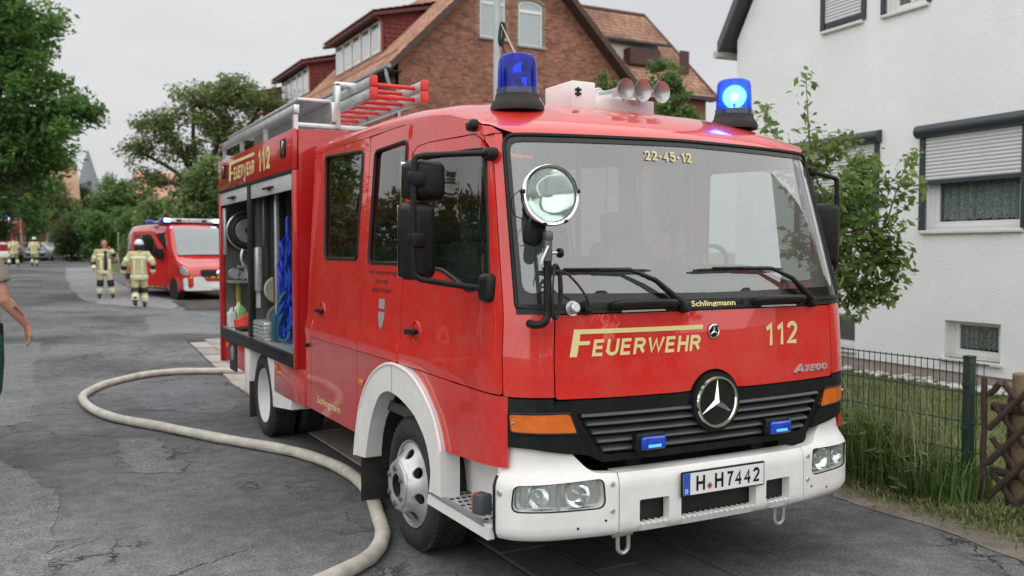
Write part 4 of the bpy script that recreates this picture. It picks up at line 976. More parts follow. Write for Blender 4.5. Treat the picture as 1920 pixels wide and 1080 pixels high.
cloth(-.99, 6.33, .93, (.13, .16), mat('neon_green', (.35, .78, .25), .8, var=.15), 'bright green folded vest on top of the red one', 4)
o = MB().box((-1.03, 6.05, .90), (.16, .30, .03), None, .008).obj('tool_crate', BLK); tag(o, 'flat black tray in front of the vests in the rear compartment', 'tray')
e = empty('aluminium_case', (-1.02, 5.02, .886), 0, 'ribbed aluminium case on the floor of the front compartment', 'case')
b = MB(); b.box((0, 0, .085), (.22, .44, .17), None, .012); b.obj('case_body', ALU, e)
for z in (.03, .065, .10, .135):
    MB().b2((-.118, -.22, z), (-.109, .22, z + .012)).obj('case_rib', ALU, e); MB().b2((-.11, -.229, z), (.11, -.219, z + .012)).obj('case_rib', ALU, e)
MB().box((0, -.235, .14), (.08, .02, .02), None, .006).obj('case_handle', BLK, e)
BL_ = mat('blue_strap', (.012, .055, .50), .55, var=.35, vscale=25)
e = empty('rescue_harness', (-1.0, 4.56, .9), 0, 'blue coiled rescue lines hanging in the front compartment', 'harness')
rg = random.Random(3)
for k in range(12):
    a0 = rg.uniform(-.05, .06); b = MB()
    P = [(a0 + rg.uniform(-.018, .018), rg.uniform(-.05, .05), 1.12 - 1.08 * t) for t in np.linspace(rg.uniform(0, .4), 1, 9)]
    b.tube(catmull(P, 4), [(.015, .008)] * (8 * 4 + 1), 6); b.obj('strap', BL_, e)
for k in range(6):
    b = MB(); c_ = (-.02 + .015 * k, -.04 + .015 * k, .13 + .09 * (k % 3)); b.tube([(c_[0] + (.05 + .008 * k) * cos(t), c_[1] + .03 * sin(2 * t), c_[2] + .12 * sin(t)) for t in np.linspace(0, 2 * pi, 20)[:-1]], .015, 7, closed=True); b.obj('line_coil', BL_ if k % 2 else mat('teal_line', (.01, .12, .16), .6), e)
o = MB().box((-1.06, 4.70, 1.02), (.05, .10, .24), None, .02).obj('hand_lamp', mat('teal_case', (.02, .10, .13), .5)); tag(o, 'small teal hand lamp beside the blue lines', 'lamp')
o = MB().b2((-1.04, 4.72, .89), (-1.0, 4.76, 2.3), .006).obj('steel_profile', ALU); tag(o, 'upright aluminium profile right in the front compartment', 'profile')
o = MB().b2((-1.045, 5.16, 1.75), (-1.02, 5.20, 2.28), .006).obj('steel_rod', INOX); tag(o, 'thin upright steel rod left in the front compartment', 'rod')
o = MB().box((-1.08, 5.22, 1.53), (.065, .07, .42), None, .018).obj('fire_tool', STEEL); tag(o, 'grey steel forcing tool clipped upright in the front compartment', 'tool')
o = MB().box((-1.095, 5.262, 1.24), (.085, .004, .155), None, .001).obj('paper_sheet', PAPER); tag(o, 'white paper sheet fixed to the compartment partition', 'paper')
for k, (x, z, r) in enumerate(((-1.03, 1.46, .055), (-.95, 1.44, .045))):
    b = MB(); b.lathe([(.0, -.05), (r, -.05), (r, .05), (0, .05)], (0, 0, 0), (0, 1, 0), 20); o = b.obj('hose_coupling', ALU if k else STEEL); o.location = (x, 6.6, z); tag(o, ('larger grey hose coupling on the shelf below the reel', 'smaller bright hose coupling on the shelf below the reel')[k], 'coupling')
o = MB().b2((-1.09, 6.45, 1.36), (-.86, 6.70, 1.385)).obj('compartment_shelf', ALU); tag(o, 'narrow aluminium shelf below the hose reel', 'shelf')
for k, (x, z) in enumerate(((-.93, 1.02), (-.93, 1.28))):
    b = MB()
    for q in range(5): b.tube([(.0 + (.03 + .022 * q) * cos(t), .0, (.03 + .022 * q) * sin(t)) for t in np.linspace(0, 2 * pi, 24)[:-1]], (.038, .010), 8, closed=True) if False else b.lathe([(.03 + .02 * q, -.035), (.046 + .02 * q, -.035), (.046 + .02 * q, .035), (.03 + .02 * q, .035)], (0, 0, 0), (0, 1, 0), 24, True)
    o = b.obj('rolled_hose', HOSEC if k else mat('dark_roll', (.16, .15, .13), .8)); o['kind'] = 'stuff'; o.location = (x, 4.98 + .1 * k, z + .06); tag(o, ('dark rolled hose behind the aluminium case', 'pale rolled hose hung above the dark roll')[k], 'hose roll')
o = MB().b2((-1.125, 6.62, 1.66), (-1.095, 6.70, 2.16), .006).obj('reel_guide', ALU); tag(o, 'pale aluminium guide plate beside the hose reel', 'plate')
o = MB().cyl((-.97, 6.66, .9), (-.97, 6.68, 1.5), .03, n=12).obj('yellow_hose', mat('yellow_hose', (.30, .27, .05), .6)); tag(o, 'yellow upright suction hose in the rear compartment', 'hose')
o = MB().b2((-.98, 4.95, 1.0), (-.88, 5.25, 2.28), .01).obj('dark_cover', mat('navy', (.008, .012, .016), .7)); tag(o, 'dark cover hanging at the back of the front compartment', 'cover')
# ================================================================== GROUND
def asphalt(name, c0, c1, crack=1.0, rough=.8):
    m = bpy.data.materials.new(name); m.use_nodes = True; t = m.node_tree; p = t.nodes['Principled BSDF']; K = t.links.new
    def N(ty, **kw):
        n = t.nodes.new(ty)
        for k, v in kw.items(): setattr(n, k, v)
        return n
    tc = N('ShaderNodeTexCoord')
    def noise(sc, det=5, ro=.6):
        n = N('ShaderNodeTexNoise'); n.inputs['Scale'].default_value = sc; n.inputs['Detail'].default_value = det; n.inputs['Roughness'].default_value = ro; K(tc.outputs['Object'], n.inputs['Vector']); return n
    big = noise(.30, 6, .62); fine = noise(95, 3, .75); mid = noise(7, 6, .7)
    r = N('ShaderNodeValToRGB'); r.color_ramp.elements[0].position = .36; r.color_ramp.elements[1].position = .64; r.color_ramp.elements[0].color = (*c0, 1); r.color_ramp.elements[1].color = (*c1, 1); K(big.outputs[0], r.inputs[0])
    rf = N('ShaderNodeValToRGB'); rf.color_ramp.elements[0].position = .30; rf.color_ramp.elements[0].color = (.25, .25, .25, 1); rf.color_ramp.elements[1].position = .72; rf.color_ramp.elements[1].color = (2.0, 2.0, 2.0, 1); K(fine.outputs[0], rf.inputs[0])
    m1 = N('ShaderNodeMixRGB', blend_type='MULTIPLY'); m1.inputs[0].default_value = 1; K(r.outputs[0], m1.inputs[1]); K(rf.outputs[0], m1.inputs[2])
    gr = noise(38, 3, .8); gm = N('ShaderNodeMath', operation='MULTIPLY'); K(mid.outputs[0], gm.inputs[0]); K(gr.outputs[0], gm.inputs[1]); rm = N('ShaderNodeMapRange'); rm.inputs[1].default_value = .12; rm.inputs[2].default_value = .38; rm.inputs[3].default_value = .55; rm.inputs[4].default_value = 1.45; K(gm.outputs[0], rm.inputs[0])
    m2 = N('ShaderNodeMixRGB', blend_type='MULTIPLY'); m2.inputs[0].default_value = 1; K(m1.outputs[0], m2.inputs[1]); K(rm.outputs[0], m2.inputs[2]); cur = m2.outputs[0]
    h = fine.outputs[0]
    if crack:
        dis = noise(2.3, 6, .65); ad = N('ShaderNodeMixRGB', blend_type='ADD'); ad.inputs[0].default_value = .55; K(tc.outputs['Object'], ad.inputs[1]); K(dis.outputs['Color'], ad.inputs[2])
        vo = N('ShaderNodeTexVoronoi', feature='DISTANCE_TO_EDGE'); vo.inputs['Scale'].default_value = .85; K(ad.outputs[0], vo.inputs['Vector'])
        w = N('ShaderNodeMapRange'); w.inputs[1].default_value = .002; w.inputs[2].default_value = .012; w.inputs[3].default_value = 1; w.inputs[4].default_value = 0; K(vo.outputs['Distance'], w.inputs[0])
        mk = noise(.55, 3, .6); ms = N('ShaderNodeMapRange'); ms.inputs[1].default_value = .50; ms.inputs[2].default_value = .56; K(mk.outputs[0], ms.inputs[0])
        mu = N('ShaderNodeMath', operation='MULTIPLY'); K(w.outputs[0], mu.inputs[0]); K(ms.outputs[0], mu.inputs[1]); mu2 = N('ShaderNodeMath', operation='MULTIPLY'); mu2.inputs[1].default_value = .85 * crack; K(mu.outputs[0], mu2.inputs[0])
        vo2 = N('ShaderNodeTexVoronoi', feature='DISTANCE_TO_EDGE'); vo2.inputs['Scale'].default_value = 4.2; K(ad.outputs[0], vo2.inputs['Vector'])
        w2 = N('ShaderNodeMapRange'); w2.inputs[1].default_value = .01; w2.inputs[2].default_value = .05; w2.inputs[3].default_value = 1; w2.inputs[4].default_value = 0; K(vo2.outputs['Distance'], w2.inputs[0])
        mk2 = noise(.8, 4, .6); ms2 = N('ShaderNodeMapRange'); ms2.inputs[1].default_value = .57; ms2.inputs[2].default_value = .64; K(mk2.outputs[0], ms2.inputs[0])
        mu3 = N('ShaderNodeMath', operation='MULTIPLY'); K(w2.outputs[0], mu3.inputs[0]); K(ms2.outputs[0], mu3.inputs[1]); mxm = N('ShaderNodeMath', operation='MAXIMUM'); K(mu2.outputs[0], mxm.inputs[0]); K(mu3.outputs[0], mxm.inputs[1]); mu2 = mxm
        m3 = N('ShaderNodeMixRGB'); m3.inputs[2].default_value = (.012, .012, .012, 1); K(mu2.outputs[0], m3.inputs[0]); K(cur, m3.inputs[1]); cur = m3.outputs[0]
        sb = N('ShaderNodeMath', operation='SUBTRACT'); K(fine.outputs[0], sb.inputs[0]); K(mu2.outputs[0], sb.inputs[1]); h = sb.outputs[0]
    K(cur, p.inputs['Base Color']); p.inputs['Roughness'].default_value = rough; p.inputs['Specular IOR Level'].default_value = .35
    bp = N('ShaderNodeBump'); bp.inputs['Strength'].default_value = .55; bp.inputs['Distance'].default_value = .008; K(h, bp.inputs['Height']); K(bp.outputs[0], p.inputs['Normal'])
    return m
ASPH = asphalt('asphalt', (.055, .055, .059), (.175, .177, .183))
PATCH = asphalt('asphalt_patch', (.115, .12, .127), (.165, .172, .178), 0)
CONC = asphalt('worn_concrete', (.19, .195, .20), (.26, .265, .27), .5)
def rag(P, amp=.05, step=.12, seed=1):
    rg = random.Random(seed); Q = resamp(P, step); return [(x + rg.uniform(-amp, amp), y + rg.uniform(-amp, amp)) for x, y in Q]
def ground_sheet(name, poly, z, m, res=1.5, lab=None):
    o = sheet(name, poly, [], lambda x, y, off=0: Vector((x, y, gz(x, y) + z + off)), m, None, thick=0, res=res, smooth=60); o['kind'] = 'structure'; return o
# wide base of earth and grass
xs = [-400, -120, -40, -15, -5, 0, 5, 15, 40, 120, 400]; ys = [-300, -60, -20, 0, 9, 12, 20, 35, 50, 70, 90, 150, 300, 600]
v = [(x, y, gz(x, y) - .03) for y in ys for x in xs]; n = len(xs)
f = [(i * n + j, i * n + j + 1, (i + 1) * n + j + 1, (i + 1) * n + j) for i in range(len(ys) - 1) for j in range(n - 1)]
EARTH = mat('grassy_earth', (.10, .13, .045), .95, var=.35, vscale=.6, col2=(.13, .15, .06), bump=.6, bscale=25, detail=8)
link('ground', mkmesh('ground', v, f), EARTH)['kind'] = 'structure'
edge = [(2.2, -40), (2.2, 8), (2.3, 14), (2.6, 19), (5.5, 19.3), (6.5, 30), (4.0, 34), (1.2, 40), (1.0, 60), (1.8, 67), (3, 70), (6, 76), (-60, 76), (-60, 58), (-9, 58), (-8.2, 40), (-7.8, 20), (-7.6, -40)]
ground_sheet('road', edge, 0, ASPH, 2.2)
ground_sheet('road_patch', rag([(-2.30, 5.36), (-1.98, 5.30), (-2.0, 4.4), (-2.02, 3.86), (-2.33, 3.94), (-2.36, 4.6)], .04, .11, 1), .004, PATCH, .6)
ground_sheet('road_patch', rag([(-3.6, 6.4), (-3.0, 6.7), (-2.95, 10.5), (-2.78, 14.6), (-3.8, 14.4)], .04, .11, 2), .004, PATCH, 1)
ground_sheet('road_patch', rag([(-3.6, .4), (-2.95, 1.6), (-2.86, 3.6), (-3.2, 4.9), (-3.9, 5.0)], .04, .11, 3), .004, PATCH, 1)
ground_sheet('road_patch', rag([(-1.9, 7.0), (-1.25, 6.2), (-.95, 6.8), (-1.0, 8.4), (-1.6, 8.9), (-2.0, 8.3)], .04, .11, 4), .004, asphalt('old_patch', (.10, .108, .115), (.14, .15, .155), .6), .5)
ground_sheet('worn_footway', rag([(-1.55, 26.5), (-1.2, 24.2), (-.5, 22.6), (.4, 21.6), (.9, 24), (.2, 30), (.3, 44), (.6, 56), (-.9, 56), (-1.35, 44), (-1.6, 33)], .08, .5, 9), .005, CONC, 1.2)
ground_sheet('worn_footway', rag([(-.9, 15.2), (.2, 14.8), (2.1, 15.3), (2.4, 18.6), (.4, 20.4), (-.6, 19.2)], .08, .4, 10), .005, asphalt('pale_asphalt', (.13, .135, .14), (.19, .195, .20), .7), .9)
# dark cobbled forecourt under the van
cb = MB(); rg = random.Random(5)
ground_sheet('forecourt', [(.55, 20.9), (4.9, 20.2), (6.2, 30), (1.4, 33.5), (1.3, 26)], .006, asphalt('forecourt_bed', (.03, .028, .026), (.05, .047, .043), 0), 1.2)
for i in range(30):
    for j in range(22):
        x, y = .75 + i * .155 + (.07 if j % 2 else 0), 21.05 + j * .155
        if x > 4.8 or x < .62: continue
        cb.box((x, y, gz(x, y) + .012), (.13, .13, .03), Matrix.Rotation(rg.uniform(-.08, .08), 3, 'Z'))
o = cb.obj('cobblestones', mat('cobble', (.10, .09, .08), .85, var=.3, island=.3), None, 0); tag(o, 'dark cobblestones of the forecourt in front of the red van', 'cobblestones', kind='stuff')
# slab strip beside and under the truck
PAVE = mat('concrete_slab', (.34, .31, .28), .85, var=.16, vscale=5, bump=.35, bscale=90, island=.14)
ground_sheet('slab_bed', [(-.74, -4), (-.74, 8), (-.60, 11), (-.46, 14.1), (.55, 14.1), (.55, 2.9), (.23, 2.9), (.23, -4)], .003, mat('joint_sand', (.05, .048, .042), .95, var=.3, bump=.3), 1)
SLAB = bpy.data.objects['slab_bed']
me = None; rg = random.Random(9)
for j in range(-4, 15):
    for i in range(4 if j > 3 else 3):
        y0 = j * .96 + (.48 if i % 2 else 0)
        if y0 > 13.4: continue
        x0 = lerpt(y0 + .5, [(8, -.72), (11, -.58), (14, -.44)]) + i * .305
        x = x0 + .15
        if x > .5: continue
        if me is None:
            b = MB(); b.box((0, 0, 0), (.294, .95, .05), None, .006, 1); so = b.obj('paving_slab', PAVE, SLAB); me = so.data; o = so; me2 = so.data.copy(); me2.materials.clear(); me2.materials.append(mat('dark_slab', (.085, .08, .076), .85, var=.25, vscale=4, bump=.4, bscale=90, island=.2)); so.data = me2
        else: o = link('paving_slab', me if y0 > 2.5 else me2, None, SLAB)  # darker slab copy for the front rows
        o.location = (x, y0 + .48, gz(x, y0 + .48) - .008 + rg.uniform(0, .004)); o.rotation_euler = (rg.uniform(-.003, .003), rg.uniform(-.006, .006), rg.uniform(-.006, .006) - (.04 if y0 > 8 else 0))
# verge and lawn on the right
DIRT = mat('dry_verge', (.15, .125, .095), .95, var=.3, vscale=5, col2=(.21, .185, .15), bump=.8, bscale=60, detail=8)
ground_sheet('verge', [(1.83 + .05 * sin(y * 2.3) + .03 * sin(y * 6.1 + 1), y) for y in np.arange(-6, 9, .25)] + [(2.75, 9), (2.75, -6)], .004, DIRT, .4)
LAWN = mat('lawn_soil', (.09, .12, .035), .95, var=.3, vscale=2, col2=(.15, .17, .06), bump=.8, bscale=120, detail=8)
lw = ground_sheet('lawn', [(2.45, -12), (2.45, 9), (2.45, 20), (9.5, 20), (12, 5), (12, -12)], .012, LAWN, .8)
def blades(name, n, area, h, m, lab, seed, lean=.35, wd=.006, dens=None, kind='stuff', cat='grass'):
    rg = np.random.default_rng(seed); v = []; f = []
    for i in range(n):
        while True:
            x, y = rg.uniform(area[0], area[1]), rg.uniform(area[2], area[3])
            if dens is None or rg.random() < dens(x, y): break
        hh = h * rg.uniform(.35, 1.0) * (1 if dens is None else .5 + .5 * dens(x, y)); a = rg.uniform(0, 2 * pi); l = lean * rg.uniform(.2, 1.3); w = wd * rg.uniform(.6, 1.4)
        d = Vector((cos(a), sin(a), 0)); sd_ = Vector((-sin(a), cos(a), 0)); z = gz(x, y) + .02; P0 = Vector((x, y, z)); k = len(v)
        p1 = P0 + Vector((0, 0, hh * .55)) + d * (hh * l * .3); p2 = P0 + Vector((0, 0, hh * (.95 - .25 * l))) + d * (hh * l)
        v += [P0 - sd_ * w, P0 + sd_ * w, p1 - sd_ * w * .8, p1 + sd_ * w * .8, p2]; f += [(k, k + 1, k + 3, k + 2), (k + 2, k + 3, k + 4)]
    o = link(name, mkmesh(name, v, f), m); tag(o, lab, cat, kind=kind); return o
GR1 = mat('grass_blade', (.12, .17, .042), .6, var=.25, col2=(.23, .26, .10), island=.35, transl=.3, vscale=1.5)
GR2 = mat('weed_blade', (.10, .19, .045), .6, var=.25, col2=(.2, .29, .09), island=.4, transl=.3, vscale=2)
GR3 = mat('straw_blade', (.28, .24, .12), .7, var=.25, col2=(.2, .2, .08), island=.3, transl=.2, vscale=3)
blades('lawn_grass', 26000, (2.5, 7.2, .0, 8.5), .075, GR1, 'short green lawn between the wire fence and the white house', 1, .6, .005)
blades('verge_grass', 13000, (1.84, 2.6, -1.0, 4.5), .11, GR1, 'low grass growing along the foot of the wire fence', 2, .8, .005, dens=lambda x, y: max(0, min(1, (x - 1.9) / .55)) ** 1.3 * (.35 + .65 * (sin(x * 9 + y * 5) * sin(y * 7.3) > -.2)))
blades('dry_grass', 1100, (1.84, 2.5, -1.2, 3), .06, GR3, 'pale dry grass scattered on the verge', 3, 1.3, .004)
def wd(x, y): return max(0, 1 - abs(x - 2.5) / .28) * max(0, min(1, (3.4 - y) / 1.0)) * (min(1, max(.12, (y - .55) / .55)) if y < 1.1 else 1) * (.35 + .65 * (.5 + .5 * sin(y * 5.3) * sin(y * 2.1 + 1)))
blades('tall_weeds', 3300, (2.2, 2.8, .3, 3.4), .92, GR2, 'tall green weeds grown up through the wire fence', 4, .45, .007, dens=wd)
blades('tall_weeds', 1200, (2.25, 2.75, .35, 1.4), .38, GR2, 'knee high grass around the green metal fence post', 6, .8, .007)
blades('seed_grass', 420, (2.25, 2.8, .5, 3.4), 1.05, mat('seed_stalk', (.22, .24, .10), .7, var=.25, col2=(.34, .32, .16), island=.3, transl=.2), 'thin pale seed stalks standing above the weeds at the fence', 21, .5, .0035)
rgw = np.random.default_rng(77); v = []; f = []
for i in range(900):
    y = rgw.uniform(.45, 3.2); x = 2.5 + rgw.normal() * .13; z = rgw.uniform(.05, .5) * (1 if y > 1.0 else .6); a_ = rgw.uniform(0, 2 * pi); L0 = rgw.uniform(.05, .12); dd = Vector((cos(a_), sin(a_), rgw.uniform(-.3, .5))).normalized(); sd_ = dd.cross(Vector((0, 0, 1))).normalized(); P0 = Vector((x, y, z)); k = len(v)
    v += [P0, P0 + dd * L0 * .5 + sd_ * L0 * .25, P0 + dd * L0, P0 + dd * L0 * .5 - sd_ * L0 * .25]; f.append((k, k + 1, k + 2, k + 3))
tag(link('broad_weeds', mkmesh('broad_weeds', v, f), mat('weed_leaf', (.07, .14, .035), .6, var=.3, col2=(.14, .22, .07), island=.4, transl=.3)), 'broad leaved weeds low between the grass at the wire fence', 'weeds', kind='stuff')

# ---- the white fire hose
HP = [(.3, 9.1), (-.3, 9.27), (-.5, 9.32), (-.89, 9.53), (-1.29, 9.62), (-1.72, 9.43), (-2.15, 8.89), (-2.39, 8.28), (-2.48, 7.76), (-2.42, 6.94), (-2.24, 6.26), (-1.92, 5.62), (-1.57, 4.87), (-1.24, 4.25), (-1.07, 3.88), (-.95, 3.39), (-.92, 2.88), (-.98, 2.37), (-1.09, 1.93), (-1.20, 1.53), (-1.35, 1.24), (-1.5, 1.09), (-1.74, .94), (-2.04, .81), (-2.6, .66), (-3.6, .5), (-5, .6)]
HC = catmull([(x, y, 0) for x, y in HP], 10); b = MB(); b.tube([(p.x, p.y, gz(p.x, p.y) + .044 + .002) for p in HC], [(.046 + .0015 * sin(k * .9), .043 + .002 * sin(k * .53 + 1)) for k in range(len(HC))], 14)
HOSEM = mat('hose_fabric', (.58, .54, .46), .85, var=.18, vscale=9, col2=(.68, .65, .58), bump=.5, bscale=260, dust=.5, dcol=(.22, .20, .17), dscale=4)
o = b.obj('fire_hose', HOSEM, None, 80); tag(o, 'long white fire hose looping over the road and under the truck', 'hose')
# ================================================================== PEOPLE
def fuse(name, b, voxel, m, parent, smooth_it=4, fac=.5):
    me = bpy.data.meshes.new(name); me.from_pydata(b.v, [], b.f)
    bm = bmesh.new(); bm.from_mesh(me); bmesh.ops.recalc_face_normals(bm, faces=bm.faces[:]); bm.to_mesh(me); bm.free()
    o = bpy.data.objects.new(name, me); COL.objects.link(o)
    r = o.modifiers.new('r', 'REMESH'); r.mode = 'VOXEL'; r.voxel_size = voxel; r.use_smooth_shade = True
    s = o.modifiers.new('s', 'SMOOTH'); s.factor = fac; s.iterations = smooth_it
    dg = bpy.context.evaluated_depsgraph_get(); m2 = bpy.data.meshes.new_from_object(o.evaluated_get(dg)); bpy.data.objects.remove(o)
    m2.materials.clear(); m2.name = name; m2.polygons.foreach_set('use_smooth', [True] * len(m2.polygons))
    return link(name, m2, m, parent)
def V3(*a): return Vector(a)
def limb(b, P, r, n=12): b.tube(P, r, n)
def hand(b, wrist, dirv, palm_n, side, L_=.185, curl=.5):
    """wrist point, direction of the fingers, palm normal, thumb side vector"""
    d = dirv.normalized(); pn = (palm_n - d * palm_n.dot(d)).normalized(); sd_ = d.cross(pn).normalized()
    if sd_.dot(side) < 0: sd_ = -sd_
    k = L_ / .185
    b.tube([wrist, wrist + d * .03 * k, wrist + d * .07 * k, wrist + d * .095 * k], [(.020 * k, .026 * k), (.017 * k, .036 * k), (.015 * k, .041 * k), (.012 * k, .036 * k)], 10)
    lens = [.072, .08, .075, .058]
    for i in range(4):
        p = wrist + d * .09 * k + sd_ * (.030 - .020 * i) * k; cu = curl * (.9 + .15 * i); P = [p]; dd = d.copy()
        for j, fr in enumerate((.45, .32, .23)):
            ang = cu * (.55, .8, .6)[j]; dd = (dd * cos(ang) + pn * sin(ang)).normalized(); P.append(P[-1] + dd * lens[i] * fr * k)
        b.tube([p - d * .03 * k] + P, [.0085 * k, .0095 * k, .009 * k, .008 * k, .006 * k], 8)
    p = wrist + d * .028 * k + sd_ * .024 * k; dd = (d * .75 + sd_ * .6 + pn * .25).normalized()
    q = p + dd * .045 * k; r_ = q + (d * .9 + sd_ * .2 + pn * .35).normalized() * .034 * k
    b.tube([p - dd * .02 * k, p, q, r_], [.012 * k, .0135 * k, .0105 * k, .0075 * k], 8)
def head(b, c, f, tilt=0.):
    """c = head centre, f = facing"""
    up = V3(0, 0, 1); rt = f.cross(up).normalized(); A = lambda x, y, z: c + rt * x + f * y + up * z
    rings = []
    for z, w, fr, bk in ((.118, .02, .012, -.02), (.108, .048, .045, -.055), (.085, .066, .075, -.085), (.045, .074, .09, -.1), (.0, .073, .092, -.098), (-.035, .069, .09, -.085), (-.068, .06, .088, -.06), (-.098, .045, .083, -.03), (-.115, .025, .068, -.01)):
        rings.append([A(w * sin(a), (fr + bk) / 2 + (fr - bk) / 2 * cos(a), z) for a in np.linspace(0, 2 * pi, 17)[:-1]])
    b.loft(rings)
    b.tube([A(0, .088, .012), A(0, .105, -.022), A(0, .108, -.034), A(0, .09, -.042)], [.008, .012, .014, .009], 8)      # nose
    b.tube([A(-.022, .086, -.066), A(0, .094, -.064), A(.022, .086, -.066)], [.004, .007, .004], 6)
    b.tube([A(-.045, .078, .022), A(0, .092, .026), A(.045, .078, .022)], [.006, .008, .006], 6)
    for s in (-1, 1):
        b.tube([A(s * .072, -.01, .022), A(s * .082, -.016, .0), A(s * .074, -.008, -.028)], [(.01, .008), (.02, .009), (.01, .007)], 8)
    return A
SKIN = mat('skin', (.50, .25, .175), .5, var=.16, vscale=16, bump=.25, bscale=120, dust=.25, dcol=(.58, .24, .19), dscale=9)
HAIR = mat('short_hair', (.07, .05, .035), .8, var=.3)
TAN = mat('turnout_tan', (.52, .43, .28), .85, var=.14, vscale=10, bump=.4, bscale=30)
TANY = mat('turnout_yellow', (.56, .51, .30), .85, var=.14, vscale=10, bump=.4, bscale=30)
BAND = mat('reflective_yellow', (.76, .78, .45), .5, var=.08)
BANDS = mat('reflective_silver', (.6, .6, .57), .4, var=.08)
BOOT = mat('boot_black', (.015, .015, .015), .5, var=.2)
HELM = mat('helmet_white', (.75, .76, .76), .3, coat=.4, var=.05)
def ringband(name, P, i0, t, h, r, m, parent):
    """a short sleeve round a limb segment"""
    a, c = Vector(P[i0]), Vector(P[i0 + 1]); p = a.lerp(c, t); d = (c - a).normalized(); b = MB()
    r0 = r if isinstance(r, tuple) else (r, r)
    b.tube([p - d * h / 2, p - d * h * .3, p + d * h * .3, p + d * h / 2], [(r0[0] * .93, r0[1] * .93), r0, r0, (r0[0] * .93, r0[1] * .93)], 18); return b.obj(name, m, parent, 60)
def firefighter(loc, face, lab, pose, helmet=True, vox=.016, openj=False, tan=TAN, height=1.8, grp='firefighters in tan turnout gear'):
    rz = atan2(face[0], -face[1]); e = empty('person', loc, rz, lab, 'person', grp); k = height / 1.8; e.scale = (k, k, k)
    g = lambda n: Vector(pose[n])
    A_ = {s: (g('sh' + s), g('el' + s), g('wr' + s)) for s in 'LR'}; L_ = {s: (g('hp' + s), g('kn' + s), g('an' + s)) for s in 'LR'}
    f = Vector(pose.get('look', (0, -1, 0))).normalized(); hc = g('head')
    b = MB()
    b.tube([(0, 0, .9), (0, 0, 1.1), (0, 0, 1.3), (0, 0, 1.42), (0, .0, 1.49)], [(.1, .15), (.1, .14), (.11, .17), (.09, .17), (.05, .06)], 14)
    limb(b, [(0, .005, 1.45), (0, -.005, 1.53), hc + V3(0, .0, -.07)], [.062, .056, .056])
    A = head(b, hc, f)
    for s in 'LR':
        sh, el, wr = A_[s]; limb(b, [sh, sh.lerp(el, .5), el, el.lerp(wr, .4), wr], [.058, .05, .042, .04, .027])
        hd = (wr - el).normalized(); hand(b, wr, Vector(pose.get('hd' + s, tuple(hd))), V3(0, -.3, 0) + V3(-1 if s == 'L' else 1, 0, 0), V3(0, -1, 0), .19, .55)
        hp, kn, an = L_[s]; limb(b, [hp, hp.lerp(kn, .5), kn, kn.lerp(an, .35), an], [.09, .075, .056, .058, .042])
    body = fuse('body', b, vox * .75, SKIN, e, 3)
    j = MB()
    j.tube([(0, 0, .74), (0, 0, .9), (0, 0, 1.08), (0, 0, 1.28), (0, .0, 1.41), (0, .01, 1.475), (0, .01, 1.50)], [(.155, .215), (.155, .21), (.15, .2), (.155, .22), (.125, .225), (.085, .13), (.07, .08)], 18)
    for s in 'LR':
        sh, el, wr = A_[s]; limb(j, [sh.lerp(V3(0, 0, 1.38), .35), sh, sh.lerp(el, .5), el, el.lerp(wr, .5), wr.lerp(el, .06)], [.09, .092, .08, .072, .066, .06])
    jk = fuse('jacket', j, vox, tan, e, 4)
    t = MB()
    t.tube([(0, 0, .80), (0, 0, .95)], [(.135, .185), (.13, .18)], 16)
    for s in 'LR':
        hp, kn, an = L_[s]; limb(t, [hp + V3(0, 0, .03), hp.lerp(kn, .45), kn, kn.lerp(an, .5), an + V3(0, 0, .04)], [.112, .105, .09, .085, .085])
    tr = fuse('trousers', t, vox, tan, e, 4)
    for s in 'LR':
        hp, kn, an = L_[s]; P = [hp, kn, an]
        bt = MB(); fd = Vector(pose.get('ft' + s, (0, -1, 0))).normalized()
        bt.tube([an + V3(0, 0, .16), an + V3(0, 0, .02), an + V3(0, 0, -.05)], [.058, .055, .05], 10)
        bt.tube([an - fd * .07 + V3(0, 0, -.035), an + fd * .03 + V3(0, 0, -.035), an + fd * .13 + V3(0, 0, -.045), an + fd * .185 + V3(0, 0, -.05)], [(.045, .04), (.048, .05), (.035, .05), (.02, .035)], 10)
        fuse('boot', bt, .014, BOOT, e, 2)
        ringband('trouser_band', P, 1, .62, .13, .097, BAND, tr); ringband('trouser_band', P, 1, .62, .045, .099, BANDS, tr)
        ringband('knee_patch', P, 1, .06, .2, .098, BOOT, tr)
        sh, el, wr = A_[s]; Q = [sh, el, wr]
        ringband('sleeve_band', Q, 0, .62, .10, .087, BAND, jk); ringband('sleeve_band', Q, 1, .82, .10, .070, BAND, jk)
        ringband('sleeve_patch', Q, 1, .42, .12, .073, BOOT, jk)
    T = [(0, 0, .74), (0, 0, 1.4)]
    for z, h, dd, w, m_ in ((.80, .12, .165, .226, BAND), (.80, .04, .167, .228, BANDS), (1.30, .10, .166, .233, BAND), (1.30, .04, .168, .235, BANDS)):
        ringband('jacket_band', T, 0, (z - .74) / .66, h, (dd, w), m_, jk)
    if not openj:
        for x in (-.1, .1): MB().box((x, .147, 1.05), (.045, .02, .42), None, .006).obj('back_band', BAND, jk)
        for x in (-.1, .1): MB().box((x, -.147, 1.05), (.045, .02, .42), None, .006).obj('front_band', BAND, jk)
    else:
        MB().box((0.03, -.155, 1.14), (.085, .03, .60), None, .012).obj('open_front', BOOT, jk)
        for x in (-.09, .14): MB().box((x, -.162, 1.02), (.07, .025, .34), None, .008).obj('front_band', BAND, jk)
        MB().box((-.12, -.165, 1.20), (.12, .03, .09), None, .01).obj('chest_pocket', BAND, jk)
